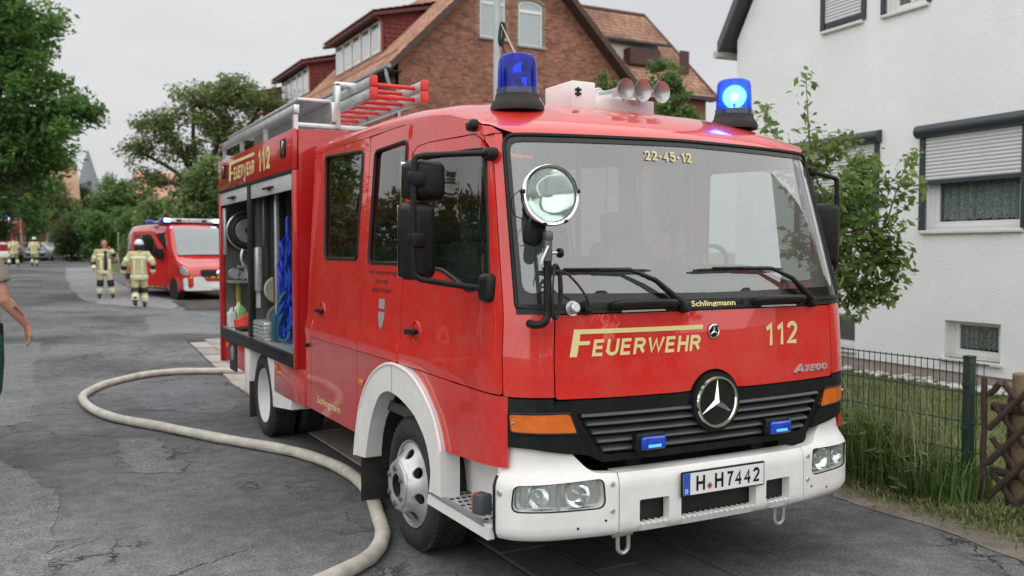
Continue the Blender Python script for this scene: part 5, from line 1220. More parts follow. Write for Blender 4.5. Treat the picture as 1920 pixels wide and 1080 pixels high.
    if helmet:
        h = MB(); rr = []
        for z, w in ((-.01, .128), (.01, .13), (.05, .125), (.09, .105), (.12, .07), (.135, .02)):
            rr.append([hc + V3(w * sin(a) * .92, w * cos(a) * 1.12, z + .01) for a in np.linspace(0, 2 * pi, 21)[:-1]])
        h.loft(rr); ho = h.obj('helmet', HELM, e, 60)
        n_ = MB(); n_.tube([hc + V3(0, .04, .0), hc + V3(0, .06, -.07), hc + V3(0, .055, -.13)], [(.1, .108), (.10, .112), (.085, .115)], 16); fuse('neck_guard', n_, .014, BOOT, e, 2)
    else:
        h = MB(); rr = []
        for z, w, fr, bk in ((.125, .02, .01, -.03), (.112, .055, .045, -.07), (.09, .072, .07, -.095), (.05, .079, .05, -.108), (.0, .078, .0, -.106), (-.04, .068, -.02, -.09)):
            rr.append([A(w * sin(a), (fr + bk) / 2 + (fr - bk) / 2 * cos(a), z) for a in np.linspace(0, 2 * pi, 17)[:-1]])
        h.loft(rr); h.obj('hair', HAIR, e, 60)
    return e
STD = dict(shL=(.2, 0, 1.42), shR=(-.2, 0, 1.42), elL=(.27, .03, 1.13), elR=(-.27, .03, 1.13), wrL=(.27, -.05, .89), wrR=(-.28, -.06, .89), hpL=(.095, 0, .90), hpR=(-.095, 0, .90),
           knL=(.12, -.02, .49), knR=(-.12, -.02, .49), anL=(.13, .02, .09), anR=(-.13, .02, .09), head=(0, -.02, 1.665))
p1 = dict(STD); p1.update(elR=(-.30, .02, 1.14), wrR=(-.29, -.10, .90), elL=(.33, -.10, 1.22), wrL=(.17, -.20, 1.46), hdL=(-.45, .1, .75), knL=(.16, -.10, .49), anL=(.22, -.06, .09), anR=(-.15, .02, .09))
def toward(p): d = Vector((-3.02 - p[0], -3.47 - p[1])); d.normalize(); return d
q = (-.9, 26.66, 0); q = (q[0], q[1], gz(*q[:2])); d = toward(q)
firefighter(q, (d.x, d.y), 'bareheaded firefighter in tan jacket facing us beside the red van', p1, False, openj=True)
p2 = dict(STD); p2.update(elL=(.36, .03, 1.16), wrL=(.40, -.08, .93), elR=(-.36, .06, 1.17), wrR=(-.34, -.02, .95), knL=(.10, .02, .49), anL=(.08, .20, .13), knR=(-.10, -.12, .50), anR=(-.11, -.10, .09), head=(0, -.03, 1.665))
q = (-.35, 22.5, 0); q = (q[0], q[1], gz(*q[:2])); d = toward(q)
firefighter(q, (-d.x + .15, -d.y), 'firefighter in white helmet walking away towards the red van', p2, True, tan=TANY)
p3 = dict(STD); p3.update(knL=(.12, -.16, .52), anL=(.13, .05, .10), head=(.0, -.05, 1.64))
firefighter((-2.51, 59.8, gz(0, 59.8)), (.2, 1), 'distant firefighter with helmet standing in front of the parked cars', p3, True, .022, tan=TANY)
p4 = dict(STD); p4.update(knL=(.22, -.14, .52), anL=(.30, .1, .10), knR=(-.18, -.14, .52), anR=(-.2, .05, .10), head=(.0, -.10, 1.60))
firefighter((-3.60, 59.4, gz(0, 59.8)), (-.3, 1), 'distant bareheaded firefighter stepping towards the far fire engine', p4, False, .022, tan=TANY)

# the man at the left edge: only his arm and hip reach into the frame
def bystander():
    fx, fy = .80, .60; e = empty('person', (-3.375, 5.39, 0), atan2(fx, -fy), 'man in olive T-shirt and green trousers at the left edge, arm tattooed', 'person')
    e.scale = (1.09, 1.09, 1.09); b = MB()
    hc = V3(.0, -.03, 1.70)
    b.tube([(0, 0, .9), (0, 0, 1.1), (0, 0, 1.3), (0, 0, 1.44), (0, 0, 1.52)], [(.11, .16), (.105, .15), (.12, .18), (.10, .18), (.05, .06)], 16)
    limb(b, [(0, .0, 1.47), (0, -.01, 1.56), hc + V3(0, 0, -.07)], [.064, .058, .058]); A = head(b, hc, V3(0, -1, 0))
    shR, elR, wrR = V3(-.215, .02, 1.455), V3(-.275, -.02, 1.19), V3(-.30, -.185, .985)
    limb(b, [shR, shR.lerp(elR, .4), shR.lerp(elR, .8), elR, elR.lerp(wrR, .22), elR.lerp(wrR, .55), elR.lerp(wrR, .85), wrR], [.062, .056, .05, .046, .049, .042, .032, .029], 16)
    hand(b, wrR, V3(-.05, -.18, -.98), V3(.55, .85, 0), V3(.2, -1, 0), .2, .42)
    shL, elL, wrL = V3(.215, .02, 1.455), V3(.26, .10, 1.16), V3(.27, .02, .90)
    limb(b, [shL, shL.lerp(elL, .5), elL, elL.lerp(wrL, .3), wrL], [.062, .054, .046, .046, .029]); hand(b, wrL, V3(0, -.15, -1), V3(-.8, .5, 0), V3(0, -1, 0), .2, .4)
    for s, ky, ay in ((-1, .0, .16), (1, .02, .20)):
        limb(b, [(s * .1, 0, .9), (s * .11, ky * .6, .7), (s * .11, ky, .49), (s * .11, (ky + ay) / 2 + .02, .3), (s * .11, ay, .09)], [.092, .078, .058, .058, .042])
    fuse('body', b, .0065, SKIN, e, 3)
    j = MB(); j.tube([(0, 0, .86), (0, 0, 1.0), (0, 0, 1.12), (0, 0, 1.3), (0, 0, 1.43), (0, .01, 1.50), (0, .01, 1.525)], [(.135, .185), (.135, .18), (.13, .175), (.14, .2), (.115, .205), (.075, .11), (.066, .07)], 20)
    for sh, el in ((shR, elR), (shL, elL)):
        limb(j, [sh.lerp(V3(0, 0, 1.40), .4), sh, sh.lerp(el, .3), sh.lerp(el, .52)], [.085, .083, .084, .088])
    fuse('t_shirt', j, .011, mat('olive_shirt', (.23, .22, .17), .9, var=.12, vscale=8, bump=.3, bscale=40), e, 4)
    t = MB(); t.tube([(0, 0, .84), (0, 0, .98)], [(.13, .178), (.122, .165)], 16)
    for s, ky, ay in ((-1, .0, .16), (1, .02, .20)):
        limb(t, [(s * .1, 0, .92), (s * .115, ky * .6, .7), (s * .115, ky, .5), (s * .115, (ky + ay) / 2 + .02, .3), (s * .115, ay, .12)], [.112, .105, .088, .08, .082])
    tr = fuse('trousers', t, .013, mat('green_trousers', (.012, .065, .05), .85, var=.35, vscale=7, bump=.5, bscale=25), e, 4)
    MB().box((-.165, -.02, .93), (.05, .12, .16), None, .02).obj('belt_pouch', BOOT, tr)
    for s, ay in ((-1, .16), (1, .20)):
        bt = MB(); an = V3(s * .11, ay, .09); bt.tube([an + V3(0, 0, .12), an + V3(0, 0, -.05)], [.056, .05], 10); bt.tube([an + V3(0, .07, -.035), an + V3(0, -.05, -.035), an + V3(0, -.18, -.05)], [(.045, .04), (.048, .05), (.02, .035)], 10); fuse('boot', bt, .013, BOOT, e, 2)
    h = MB(); rr = []
    for z, w, fr, bk in ((.125, .02, .01, -.03), (.112, .055, .045, -.07), (.09, .072, .07, -.095), (.05, .079, .03, -.108), (.0, .078, -.01, -.106), (-.04, .068, -.03, -.09)):
        rr.append([A(w * sin(a), (fr + bk) / 2 + (fr - bk) / 2 * cos(a), z) for a in np.linspace(0, 2 * pi, 17)[:-1]])
    h.loft(rr); h.obj('hair', HAIR, e, 60)
    # script tattoo along the outer forearm
    d = (wrR - elR).normalized(); outw = V3(-.93, -.1, 0); outw = (outw - d * outw.dot(d)).normalized(); sd_ = d.cross(outw)
    rg = random.Random(2); P = []
    for i in range(42):
        u = i / 41; a = i * 1.25
        P.append(elR + d * (.075 + .095 * u + .006 * cos(a)) + sd_ * (.011 * sin(a) * (1 + .3 * sin(i * .7)) + .004 * cos(3 * u)) + outw * (.0475 - .010 * u - .35 * (.011 * sin(a)) ** 2 / .04))
    b = MB(); b.tube(catmull(P, 3), .0019, 5); b.obj('tattoo', mat('tattoo_ink', (.035, .035, .045), .6), e)
    return e
bystander()

# ================================================================== RED VAN
def van():
    e = empty('red_van', (0, 0, 0), R(11), 'red fire service van with blue light bar and open front door behind the truck', 'van')
    RV = mat('van_red', (.55, .02, .022), .3, coat=.9, var=.05)
    ST = [(-.02, .80, .42, .70, .74), (.02, .88, .36, .86, .92), (.10, .93, .32, .98, 1.02), (.30, .965, .30, 1.04, 1.10), (.60, .975, .30, 1.10, 1.17), (.92, .98, .30, 1.16, 1.24), (1.15, .985, .30, 1.20, 1.47), (1.45, .985, .30, 1.22, 1.85), (1.75, .985, .30, 1.23, 2.16), (1.92, .985, .30, 1.24, 2.27), (2.2, .985, .30, 1.25, 2.33), (3.2, .985, .30, 1.25, 2.37), (4.6, .985, .30, 1.25, 2.37), (5.7, .985, .32, 1.25, 2.35), (5.85, .96, .40, 1.24, 2.28), (5.9, .90, .5, 1.2, 2.2)]
    def hw(y, z):
        w = lerpt(y, [(s[0], s[1]) for s in ST]); sh = lerpt(y, [(s[0], s[3]) for s in ST])
        return w - max(0, z - sh) * .13
    rings = []
    for y, w, z0, sh, zt in ST:
        P = []
        half = [(0, z0), (w * .8, z0), (w * .97, z0 + .05), (w, z0 + .25 * (sh - z0)), (w, sh - .08), (w * .985, sh)]
        t = zt - sh
        for q in (.25, .5, .75): half.append((hw(y, sh + t * q) * (1 if t > .3 else 1 - .06 * q), sh + t * q * .97))
        half += [(hw(y, zt) * .93, zt - t * .06 - .01), (hw(y, zt) * .80, zt - .005), (w * .4, zt + .012), (0, zt + .018)]
        P = [(x, y, z) for x, z in half] + [(-x, y, z) for x, z in half[-2:0:-1]]; rings.append(P)
    b = MB(); b.loft(rings); b.obj('body', RV, e, 40)
    # windscreen on the slope between y 1.0 and 1.9
    def wsm(u, t, off=0):
        y = 1.02 + .82 * t; z = lerpt(y, [(s[0], s[4]) for s in ST]); w = hw(y, z) * .93
        return Vector((u * w * (1 - .03 * t), y - .035 * (1 - u * u) - off * .75, z + .016 + .02 * (1 - u * u) + off * .65))
    sheet('windscreen', rnd([(-.95, .02), (.95, .02), (.93, .95), (-.93, .95)], .06), [], lambda u, t, o=0: wsm(u, t, .006 + o), mat('van_screen', (.20, .23, .235), .12, coat=1, var=.05), e, thick=.004, res=.1)
    DG = mat('van_side_glass', (.012, .014, .014), .08, coat=1, var=.05)
    for s in (-1, 1):
        def sp(y, z, off=0, s=s): return Vector((s * (hw(y, z) + off), y, z))
        if s > 0: sheet('side_window', rnd([(1.55, 1.30), (2.75, 1.30), (2.75, 2.02), (2.05, 2.05)], .05), [], lambda y, z, o=0: sp(y, z, .006 + o), DG, e, res=.15)
        sheet('side_window', rnd([(3.0, 1.30), (4.25, 1.30), (4.25, 2.06), (3.0, 2.06)], .05), [], lambda y, z, o=0, sp=sp: sp(y, z, .006 + o), DG, e, res=.2)
        sheet('side_window', rnd([(4.45, 1.30), (5.6, 1.30), (5.6, 2.06), (4.45, 2.06)], .05), [], lambda y, z, o=0, sp=sp: sp(y, z, .006 + o), DG, e, res=.2)
        sheet('rub_strip', [(1.75, .56), (5.8, .56), (5.8, .74), (1.75, .74)], [], lambda y, z, o=0, sp=sp: sp(y, z, .02 + o), BLK, e, thick=.03, res=.3)
        for k in range(9): sheet('reflective_mark', [(1.9 + k * .43, .36), (2.2 + k * .43, .36), (2.2 + k * .43, .41), (1.9 + k * .43, .41)], [], lambda y, z, o=0, sp=sp: sp(y, z, .008 + o), YEL, e, thick=.004, res=.3)
        sheet('yellow_stripe', [(3.0, .98), (5.7, .98), (5.7, 1.05), (3.0, 1.05)], [], lambda y, z, o=0, sp=sp: sp(y, z, .006 + o), mat('van_orange', (.8, .33, .04), .5), e, thick=.004, res=.3)
        # headlight
        sheet('headlight', rnd([(.03, .80), (.12, .78), (.42, .86), (.55, 1.08), (.30, 1.06), (.06, .95)], .03), [], lambda y, z, o=0, sp=sp: sp(y, z, .012 + o), mat('van_lamp', (.62, .66, .68), .15, metal=.4, coat=1, var=.2, vscale=12), e, thick=.02, res=.06)
        for y in (1.0, 4.66):
            c = Vector((s * .985, y, .345)); w = MB(); ax = Vector((s, 0, 0))
            w.lathe([(.2, -.02), (.21, .0), (.27, .012), (.33, .0), (.345, -.03), (.345, -.19), (.33, -.22), (.2, -.2)], c, ax, 36, True); wo = w.obj('wheel', RUB, e, 40)
            MB().lathe([(0, -.02), (.06, -.02), (.07, .0), (.09, -.03), (.17, -.05), (.19, -.005), (.205, 0), (.205, -.05)], c, ax, 28).obj('rim', STEEL, wo)
            b = MB(); rr = [[(s * 1.0, y + .43 * cos(a), .34 + .43 * sin(a)), (s * 1.0, y + .37 * cos(a), .34 + .37 * sin(a)), (s * .93, y + .37 * cos(a), .34 + .37 * sin(a)), (s * .93, y + .43 * cos(a), .34 + .43 * sin(a))] for a in np.linspace(-.1, pi + .1, 19)]
            b.loft(rr); b.obj('arch_trim', RV if y < 2 else BLK, e)
            b = MB(); b.lathe([(.0, 0), (.37, 0)], c + ax * .004, ax, 32); b.obj('arch_shadow_disc', CHAS, e)  # flat black disc painted on as the shade inside the wheel arch
    # front bumper, grille, lamps
    sheet('front_bumper', rnd([(-1.14, .34), (1.14, .34), (1.16, .70), (.6, .76), (.45, .60), (-.45, .60), (-.6, .76), (-1.16, .70)], .05), [], lambda u, z, o=0: Vector((u * .86 if abs(u) < .8 else math.copysign(.688 + (abs(u) - .8) * .85 , u), -.09 + .05 * u * u + .42 * max(0, abs(u) - .75) ** 1.3 - o, z)), mat('van_bumper_white', (.72, .72, .71), .4, var=.05), e, thick=.08, res=.08)
    MB().box((0, -.03, .84), (1.08, .06, .24), Matrix.Rotation(R(-8), 3, 'X'), .03).obj('grille', BLK, e)
    for z in (.77, .84, .91): MB().box((0, -.062 + (z - .77) * .2, z), (.98, .02, .025), None, .006).obj('grille_bar', mat('grille_plastic2', (.05, .05, .055), .35), e)
    MB().lathe([(0, .012), (.075, .01), (.09, 0)], (0, -.062, .85), (0, -1, .1), 24).obj('badge', CHROME, e)
    for k in range(9): MB().box((-.8 + k * .2, -.065 + .09 * (-.8 + k * .2) ** 2, .725), (.14, .02, .05), None, .004).obj('front_mark', mat('van_amber', (.85, .35, .03), .5), e)
    MB().box((.02, -.125, .44), (.52, .012, .11), None, .004).obj('number_plate', PAPER, e)
    MB().box((0, -.05, .55), (.85, .05, .12), None, .02).obj('lower_intake', BLK, e)
    # light bar
    lb = MB().box((0, 2.35, 2.46), (1.75, .34, .12), None, .03).obj('light_bar', mat('bar_white', (.7, .71, .72), .35), e)
    MB().box((-.35, 2.95, 2.43), (.9, .9, .06), None, .02).obj('roof_board', mat('bar_white2', (.6, .6, .6), .5), e)
    for x in (-.80, .80):
        MB().box((x, 2.34, 2.46), (.22, .36, .135), None, .03).obj('bar_lens', BLUEL, lb)
        MB().box((x * .97, 2.155, 2.46), (.17, .02, .10), None, .008).obj('bar_lamp', mat('bar_lit', (.3, .5, 1), .4, emit=(.25, .45, 1), estr=7), lb)
    MB().box((-.85, 3.6, 2.44), (.2, .25, .12), None, .03).obj('bar_lens', BLUEL, lb)
    for x in (-.4, .4): MB().box((x, 2.175, 2.46), (.16, .02, .07), None, .006).obj('bar_panel', BLK, lb)
    text('bar_lettering', 'FEUERWEHR', (-.3, 2.44, .3, 2.48), lambda u, z, o=0: Vector((u, 2.179 - o, z)), BLK, lb)
    MB().box((0, 1.83, 2.19), (.34, .01, .05), Matrix.Rotation(R(40), 3, 'X')).obj('screen_sign', YEL, e)
    # open front door, hinged at its front edge
    d = empty('van_door_hinge', (0, 0, 0)); bpy.data.objects.remove(d)
    H0 = Vector((-.99, 1.62, 0)); rot = Matrix.Rotation(R(38), 3, 'Z')
    def dm(y, z, off=0):
        w = -max(0, z - 1.25) * .13; p = Vector((-(0 + w) * -1 * -1 - off, y - 1.62, z)); p = Vector((max(0, z - 1.25) * .13 - off, y - 1.62, z)); return H0 + rot @ p
    dp = [(1.62, .45), (2.85, .45), (2.85, 2.10), (2.15, 2.12), (1.62, 1.45)]
    wn = rnd([(1.80, 1.32), (2.75, 1.32), (2.75, 2.0), (2.2, 2.02)], .05)
    dr = sheet('front_door', rnd(dp, .06), [wn], dm, RV, e, thick=.06, res=.12)
    sheet('door_window', wn, [], lambda y, z, o=0: dm(y, z, -.03 + o), glass('van_door_glass', (.45, .5, .5), 1.5), dr, thick=0, res=.2)
    MB().box(dm(1.78, 1.42, .12), (.12, .22, .34), rot, .04, 3).obj('door_mirror', BLK, dr)
    # dark doorway behind the open door
    sheet('doorway', [(1.68, .5), (2.85, .5), (2.85, 2.05), (2.1, 2.08), (1.68, 1.5)], [], lambda y, z, o=0: Vector((-hw(y, z) - .005 - o, y, z)), CHAS, e, thick=.004, res=.3)
    g = Vector((.90, 25.3, 0)); o_ = Matrix.Rotation(R(11), 3, 'Z') @ Vector((-.985, 1.0, 0)); loc = g - o_
    e.location = (loc.x, loc.y, gz(0, 26) - .06)
    return e
van()

# ================================================================== FAR VEHICLES
def car(loc, rz, col, lab, L_=4.3, H=1.46, van_=False):
    e = empty('parked_car', loc, rz, lab, 'car', 'cars parked at the far bend')
    m_ = mat('car_' + lab[:14].replace(' ', '_'), col, .28, coat=.9, var=.05); k = L_ / 4.3; hh = H / 1.46
    ST = [(0, .70, .45, .62, .66), (.08, .80, .28, .72, .74), (.5, .86, .2, .80, .84), (1.05, .88, .18, .86, .93), (1.2, .88, .18, .88, .99), (1.75, .88, .18, .90, 1.38), (2.1, .88, .18, .91, 1.45), (3.0, .88, .18, .92, 1.46), (3.6, .87, .2, .93, 1.38), (4.1, .84, .26, .93, 1.05), (4.25, .80, .34, .88, .98), (4.3, .74, .45, .8, .85)]
    rings = []
    for y, w, z0, sh, zt in ST:
        t = zt - sh; half = [(0, z0), (w * .9, z0), (w, z0 + .12), (w, sh - .05), (w * .97, sh), (w * .97 - t * .3, sh + t * .6), (w * .93 - t * .42, sh + t * .93), (w * .5, zt), (0, zt + .01)]
        rings.append([(x, y * k, z * hh) for x, z in half] + [(-x, y * k, z * hh) for x, z in half[-2:0:-1]])
    b = MB(); b.loft(rings); b.obj('body', m_, e, 40)
    DG = MATS['van_side_glass']
    sheet('windscreen', [(-.6, 1.25), (.6, 1.25), (.5, 1.78), (-.5, 1.78)], [], lambda u, y, o=0: Vector((u, y * k, (lerpt(y, [(s[0], s[4]) for s in ST]) + .012 + o) * hh)), DG, e, thick=.004, res=.2)
    for s in (-1, 1):
        for y0, y1 in ((1.55, 2.45), (2.55, 3.4)):
            sheet('side_window', [(y0, .96), (y1, .96), (y1 - .05, 1.36), (y0 + .30, 1.36)], [], lambda y, z, o=0, s=s: Vector((s * (.875 - (z - .9) * .33 + .012 + o), y * k, z * hh)), DG, e, thick=.004, res=.3)
        MB().box((s * .62, .04, .66 * hh), (.34, .10, .12), None, .03).obj('headlight', MATS['van_lamp'], e)
        for y in (.85, 3.45):
            c = Vector((s * .86, y * k, .31)); w = MB(); ax = Vector((s, 0, 0)); w.lathe([(.19, 0), (.25, .012), (.30, 0), (.31, -.03), (.31, -.2), (.19, -.2)], c, ax, 24, True); wo = w.obj('wheel', RUB, e)
            MB().lathe([(0, -.02), (.15, -.03), (.18, .0), (.195, 0), (.195, -.05)], c, ax, 18).obj('rim', STEEL, wo)
    MB().box((0, .0, .50 * hh), (1.3, .06, .16), None, .03).obj('grille', BLK, e); MB().box((0, -.035, .42 * hh), (.5, .012, .11)).obj('number_plate', PAPER, e)
    return e
cz_ = gz(0, 75)
car((-2.35, 73.2, cz_), R(4), (.30, .38, .44), 'pale blue car facing us between the two distant firefighters', 4.2)
car((-.15, 76.0, cz_), R(40), (.62, .63, .64), 'white car parked beside the silver one at the far bend', 4.0)
car((1.0, 77.0, cz_), R(52), (.42, .43, .45), 'silver grey car at the right end of the parked row', 4.4, 1.5)
# fire engine cut by the left edge of the frame
fe = empty('distant_fire_engine', (-4.85, 63.0, gz(0, 63)), R(-6), 'distant dark red fire engine cut off by the left edge of the street', 'fire engine')
MB().b2((-1.2, 0, .5), (1.2, 2.2, 2.75), .10).obj('cab', mat('far_red', (.35, .015, .02), .35, coat=.8), fe)
MB().b2((-1.22, 2.25, .6), (1.22, 6.8, 2.95), .04).obj('body', MATS['far_red'], fe)
MB().b2((-1.05, -.02, 1.55), (1.05, .04, 2.4), .03).obj('windscreen', MATS['van_side_glass'], fe)
MB().b2((-1.2, -.06, .45), (1.2, .1, .85), .05).obj('front_bumper', WHITE, fe)
MB().b2((-1.21, -.01, 1.28), (1.21, .03, 1.42), .01).obj('white_stripe', PAPER, fe)
MB().b2((-1.1, .2, 2.76), (1.1, 1.2, 2.9), .03).obj('roof_bar', MATS['bar_white'], fe)
MB().b2((-1.0, 2.4, 2.96), (1.0, 6.6, 3.15), .03).obj('roof_load', ALU, fe)
for x in (-.9, .9):
    MB().lathe([(0, 0), (.13, 0), (.12, .22), (.0, .25)], (x, .5, 2.9), (0, 0, 1), 16).obj('beacon', BLUEL, fe)
    MB().lathe([(0, 0), (.06, 0), (.06, .12), (0, .13)], (x, .36, 2.97), (0, 0, 1), 12).obj('beacon_lamp', MATS['bar_lit'], fe)
    MB().b2((math.copysign(1.215, x), .5, 1.5), (math.copysign(1.235, x), 1.6, 2.35), .005).obj('side_window', MATS['van_side_glass'], fe)
    for y in (1.1, 5.0):
        MB().lathe([(.24, 0), (.4, .01), (.46, -.03), (.46, -.25), (.24, -.25)], (math.copysign(1.2, x), y, .46), (math.copysign(1, x), 0, 0), 24, True).obj('wheel', RUB, fe)
# no-stopping sign behind the van
sg = empty('round_traffic_sign', (2.45, 62, gz(0, 62)), 0, 'round blue no stopping sign with red ring behind the firefighters', 'sign')
MB().cyl((0, 0, 0), (0, 0, 2.6), .03, n=12).obj('pole', STEEL, sg)
b = MB(); b.lathe([(0, 0), (.21, 0), (.21, .012), (0, .012)], (0, -.045, 2.35), (0, -1, 0), 32); b.obj('sign_disc', PLBLUE, sg)
b = MB(); b.lathe([(.17, .013), (.21, .013), (.21, .016), (.17, .016)], (0, -.045, 2.35), (0, -1, 0), 32, True); b.obj('sign_ring', REDL, sg)
for a in (45, -45): MB().box((0, -.0605 - (.001 if a > 0 else 0), 2.35), (.36, .002, .035), Matrix.Rotation(R(a), 3, 'Y')).obj('sign_bar', REDL, sg)
# ================================================================== WHITE HOUSE (right)
WP = Vector((7.354, 5.408, 0)); WD = Vector((.06976, .99756, 0)); WN = Vector((-.99756, .06976, 0))
def wh(s, z, off=0): return WP + WD * s + WN * off + Vector((0, 0, z))
WHO = empty('white_house', (7.354, 5.408, 0), 0, 'white rendered house with roller shutters behind the wire fence', 'house')
RENDER = mat('white_render', (.80, .81, .825), .9, var=.04, vscale=1.2, bump=.7, bscale=55, detail=8, dust=.16, dcol=(.52, .51, .48), dscale=.7)
PLINTH = mat('plinth', (.36, .31, .28), .9, var=.1, bump=.3)
ANTH = mat('anthracite_metal', (.028, .04, .05), .4, var=.1)
PVC = mat('white_pvc', (.74, .75, .75), .35, var=.03)
SLATM = mat('shutter_slat', (.62, .63, .64), .45, var=.03)
SILLM = mat('white_sill', (.66, .65, .63), .6, var=.06)
CURT = mat('net_curtain', (.42, .45, .44), .9, var=.6, vscale=45, bump=.3, transl=.3)
HG = glass('house_glass', (.75, .8, .78), 1.5, 0, .0, 1.2)
def part(o):      # keep world placement while parenting to the house empty at WP
    o.location = -WP; return o
wins = dict(A=(-2.36, -.99, 1.97, 3.17), B=(-.15, 1.35, 1.97, 3.2), C=(.13, .85, 4.93, 6.1), D=(-.98, -.28, 4.90, 6.1), E=(-2.12, -1.33, .36, .83), F=(.18, .75, .30, .80))
hs_ = [[(a, c), (b_, c), (b_, d), (a, d)] for a, b_, c, d in wins.values()]
part(sheet('wall', [(2.88, .19), (2.88, 5.22), (-.66, 10.3), (-4.2, 5.22), (-4.2, .19)], hs_, wh, RENDER, WHO, thick=.30, res=.7, smooth=30))
part(sheet('plinth', [(2.86, -.1), (2.86, .188), (-4.18, .188), (-4.18, -.1)], [], lambda s, z, o=0: wh(s, z, -.03 + o), PLINTH, WHO, thick=.2, res=1.5))
# the side walls and the roof
part(MB().add([wh(2.88, -.1), wh(2.88, 5.2), wh(2.88, 5.2, -10), wh(2.88, -.1, -10)], [(0, 1, 2, 3)]).obj('side_wall', RENDER, WHO, 0))
part(MB().add([wh(-4.2, -.1), wh(-4.2, 5.2), wh(-4.2, 5.2, -10), wh(-4.2, -.1, -10)], [(0, 1, 2, 3)]).obj('side_wall', RENDER, WHO, 0))
RT = mat('dark_roof_tile', (.07, .065, .065), .7, var=.25, island=.2)
for sg_ in (-1, 1):
    a = -.66 + sg_ * 3.78; z1 = 5.05; b = MB()
    for o0, o1, th, nm, m_ in ((.22, -10.2, .14, 'roof_slope', RT),):
        q = [wh(a, z1, o0), wh(-.66, 10.48, o0), wh(-.66, 10.48, o1), wh(a, z1, o1)]; up_ = Vector((0, 0, th)); b.add(q + [p + up_ for p in q], [(0, 1, 2, 3), (4, 5, 6, 7), (0, 1, 5, 4), (1, 2, 6, 5), (2, 3, 7, 6), (3, 0, 4, 7)])
        part(b.obj(nm, m_, WHO, 0))
    b = MB(); q0, q1 = wh(a, z1 - .03, .235), wh(-.66, 10.45, .235); b.add([q0, q1, q1 + Vector((0, 0, .20)), q0 + Vector((0, 0, .20)), q0 + WN * -.03, q1 + WN * -.03, q1 + WN * -.03 + Vector((0, 0, .2)), q0 + WN * -.03 + Vector((0, 0, .2))], [(0, 1, 2, 3), (4, 5, 6, 7), (0, 1, 5, 4), (3, 2, 6, 7), (0, 3, 7, 4), (1, 2, 6, 5)])
    part(b.obj('verge_board', mat('verge_grey', (.09, .095, .10), .5), WHO, 0))
    b = MB(); b.tube([wh(a + sg_ * .03, 5.02, .25), wh(a + sg_ * .03, 5.02, -10)], .065, 10); part(b.obj('gutter', STEEL, WHO))
def hbox(s0, s1, z0, z1, o0, o1, nm, m_, par=WHO, bev=0.):
    b = MB(); c = (wh(s0, z0, o0) + wh(s1, z1, o1)) / 2; rot = Matrix((WD, -WN, Vector((0, 0, 1)))).transposed()
    b.box(c, (abs(s1 - s0), abs(o1 - o0), abs(z1 - z0)), rot, bev); o = b.obj(nm, m_, par)
    if par is WHO: part(o)
    return o
SLME = {}
def window(key, shut=None, box=True, curtain=True, split=0):
    a, b_, c, d = wins[key]; w = hbox(a, b_, c, c + .055, -.17, -.11, 'window', PVC)
    for (p, q, r_, t) in ((a, b_, d - .05, d), (a, a + .06, c + .055, d - .05), (b_ - .06, b_, c + .055, d - .05)): hbox(p, q, r_, t, -.17, -.11, 'window_frame', PVC, w)
    for (p, q, r_, t) in ((a + .06, b_ - .06, c + .055, c + .11), (a + .06, a + .12, c + .11, d - .05), (b_ - .12, b_ - .06, c + .11, d - .05)): hbox(p, q, r_, t, -.155, -.125, 'window_sash', PVC, w)
    if split: hbox((a + b_) / 2 - .03, (a + b_) / 2 + .03, c + .11, d - .05, -.155, -.12, 'window_sash', PVC, w)
    b = MB(); b.add([wh(a + .1, c + .1, -.14), wh(b_ - .1, c + .1, -.14), wh(b_ - .1, d - .05, -.14), wh(a + .1, d - .05, -.14)], [(3, 2, 1, 0)]); b.obj('pane', HG, w, 0, fix=False)
    if curtain:
        b = MB(); n = 60; v = []
        for k in range(n + 1):
            s = a + .08 + (b_ - a - .16) * k / n; v += [wh(s, c + .13 + .012 * sin(k * 1.9), -.185 + .03 * sin(k * 1.05) + .012 * sin(k * 2.3)), wh(s, d, -.19 + .02 * sin(k * 1.05))]
        b.add(v, [(2 * k, 2 * k + 1, 2 * k + 3, 2 * k + 2) for k in range(n)]); b.obj('curtain', CURT, w, 80, fix=False)
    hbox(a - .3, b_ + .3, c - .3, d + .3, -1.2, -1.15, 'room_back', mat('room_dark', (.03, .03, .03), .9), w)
    hbox(a - .03, b_ + .05, c - .045, c, -.11, .055, 'sill', SILLM, w, .008)
    if shut is not None:
        e = w
        hbox(a - .075, a, c - .0, d + .02, -.03, .03, 'guide_rail', ANTH, e); hbox(b_, b_ + .075, c - .0, d + .02, -.03, .03, 'guide_rail', ANTH, e)
        if box:
            b = MB(); b.tube([wh(a - .11, d + .075, .03), wh(b_ + .11, d + .075, .03)], .085, 20); b.obj('shutter_box', ANTH, e)
        hbox(a, b_, shut, shut + .05, -.012, .012, 'bottom_bar', ANTH, e)
        z = shut + .05; pit = .0465
        while z < d + .01:
            b = MB(); sec = [(0, -.006), (.006, .004), (.02, .009), (.034, .009), (pit - .006, .004), (pit - .0015, -.006)]
            b.loft([[wh(s, z + p, q) for p, q in sec] for s in (a + .002, b_ - .002)]); b.obj('shutter_slat', SLATM, e, 60); z += pit
    return w
window('A', 2.56); window('B', 2.50); window('C', 4.985, box=False); window('D', None, True, True, 1); window('E', None); window('F', None, curtain=False)
a, b_, c, d = wins['D']
hbox(a - .06, a, c, d, -.03, .03, 'guide_rail', ANTH); hbox(b_, b_ + .06, c, d, -.03, .03, 'guide_rail', ANTH)
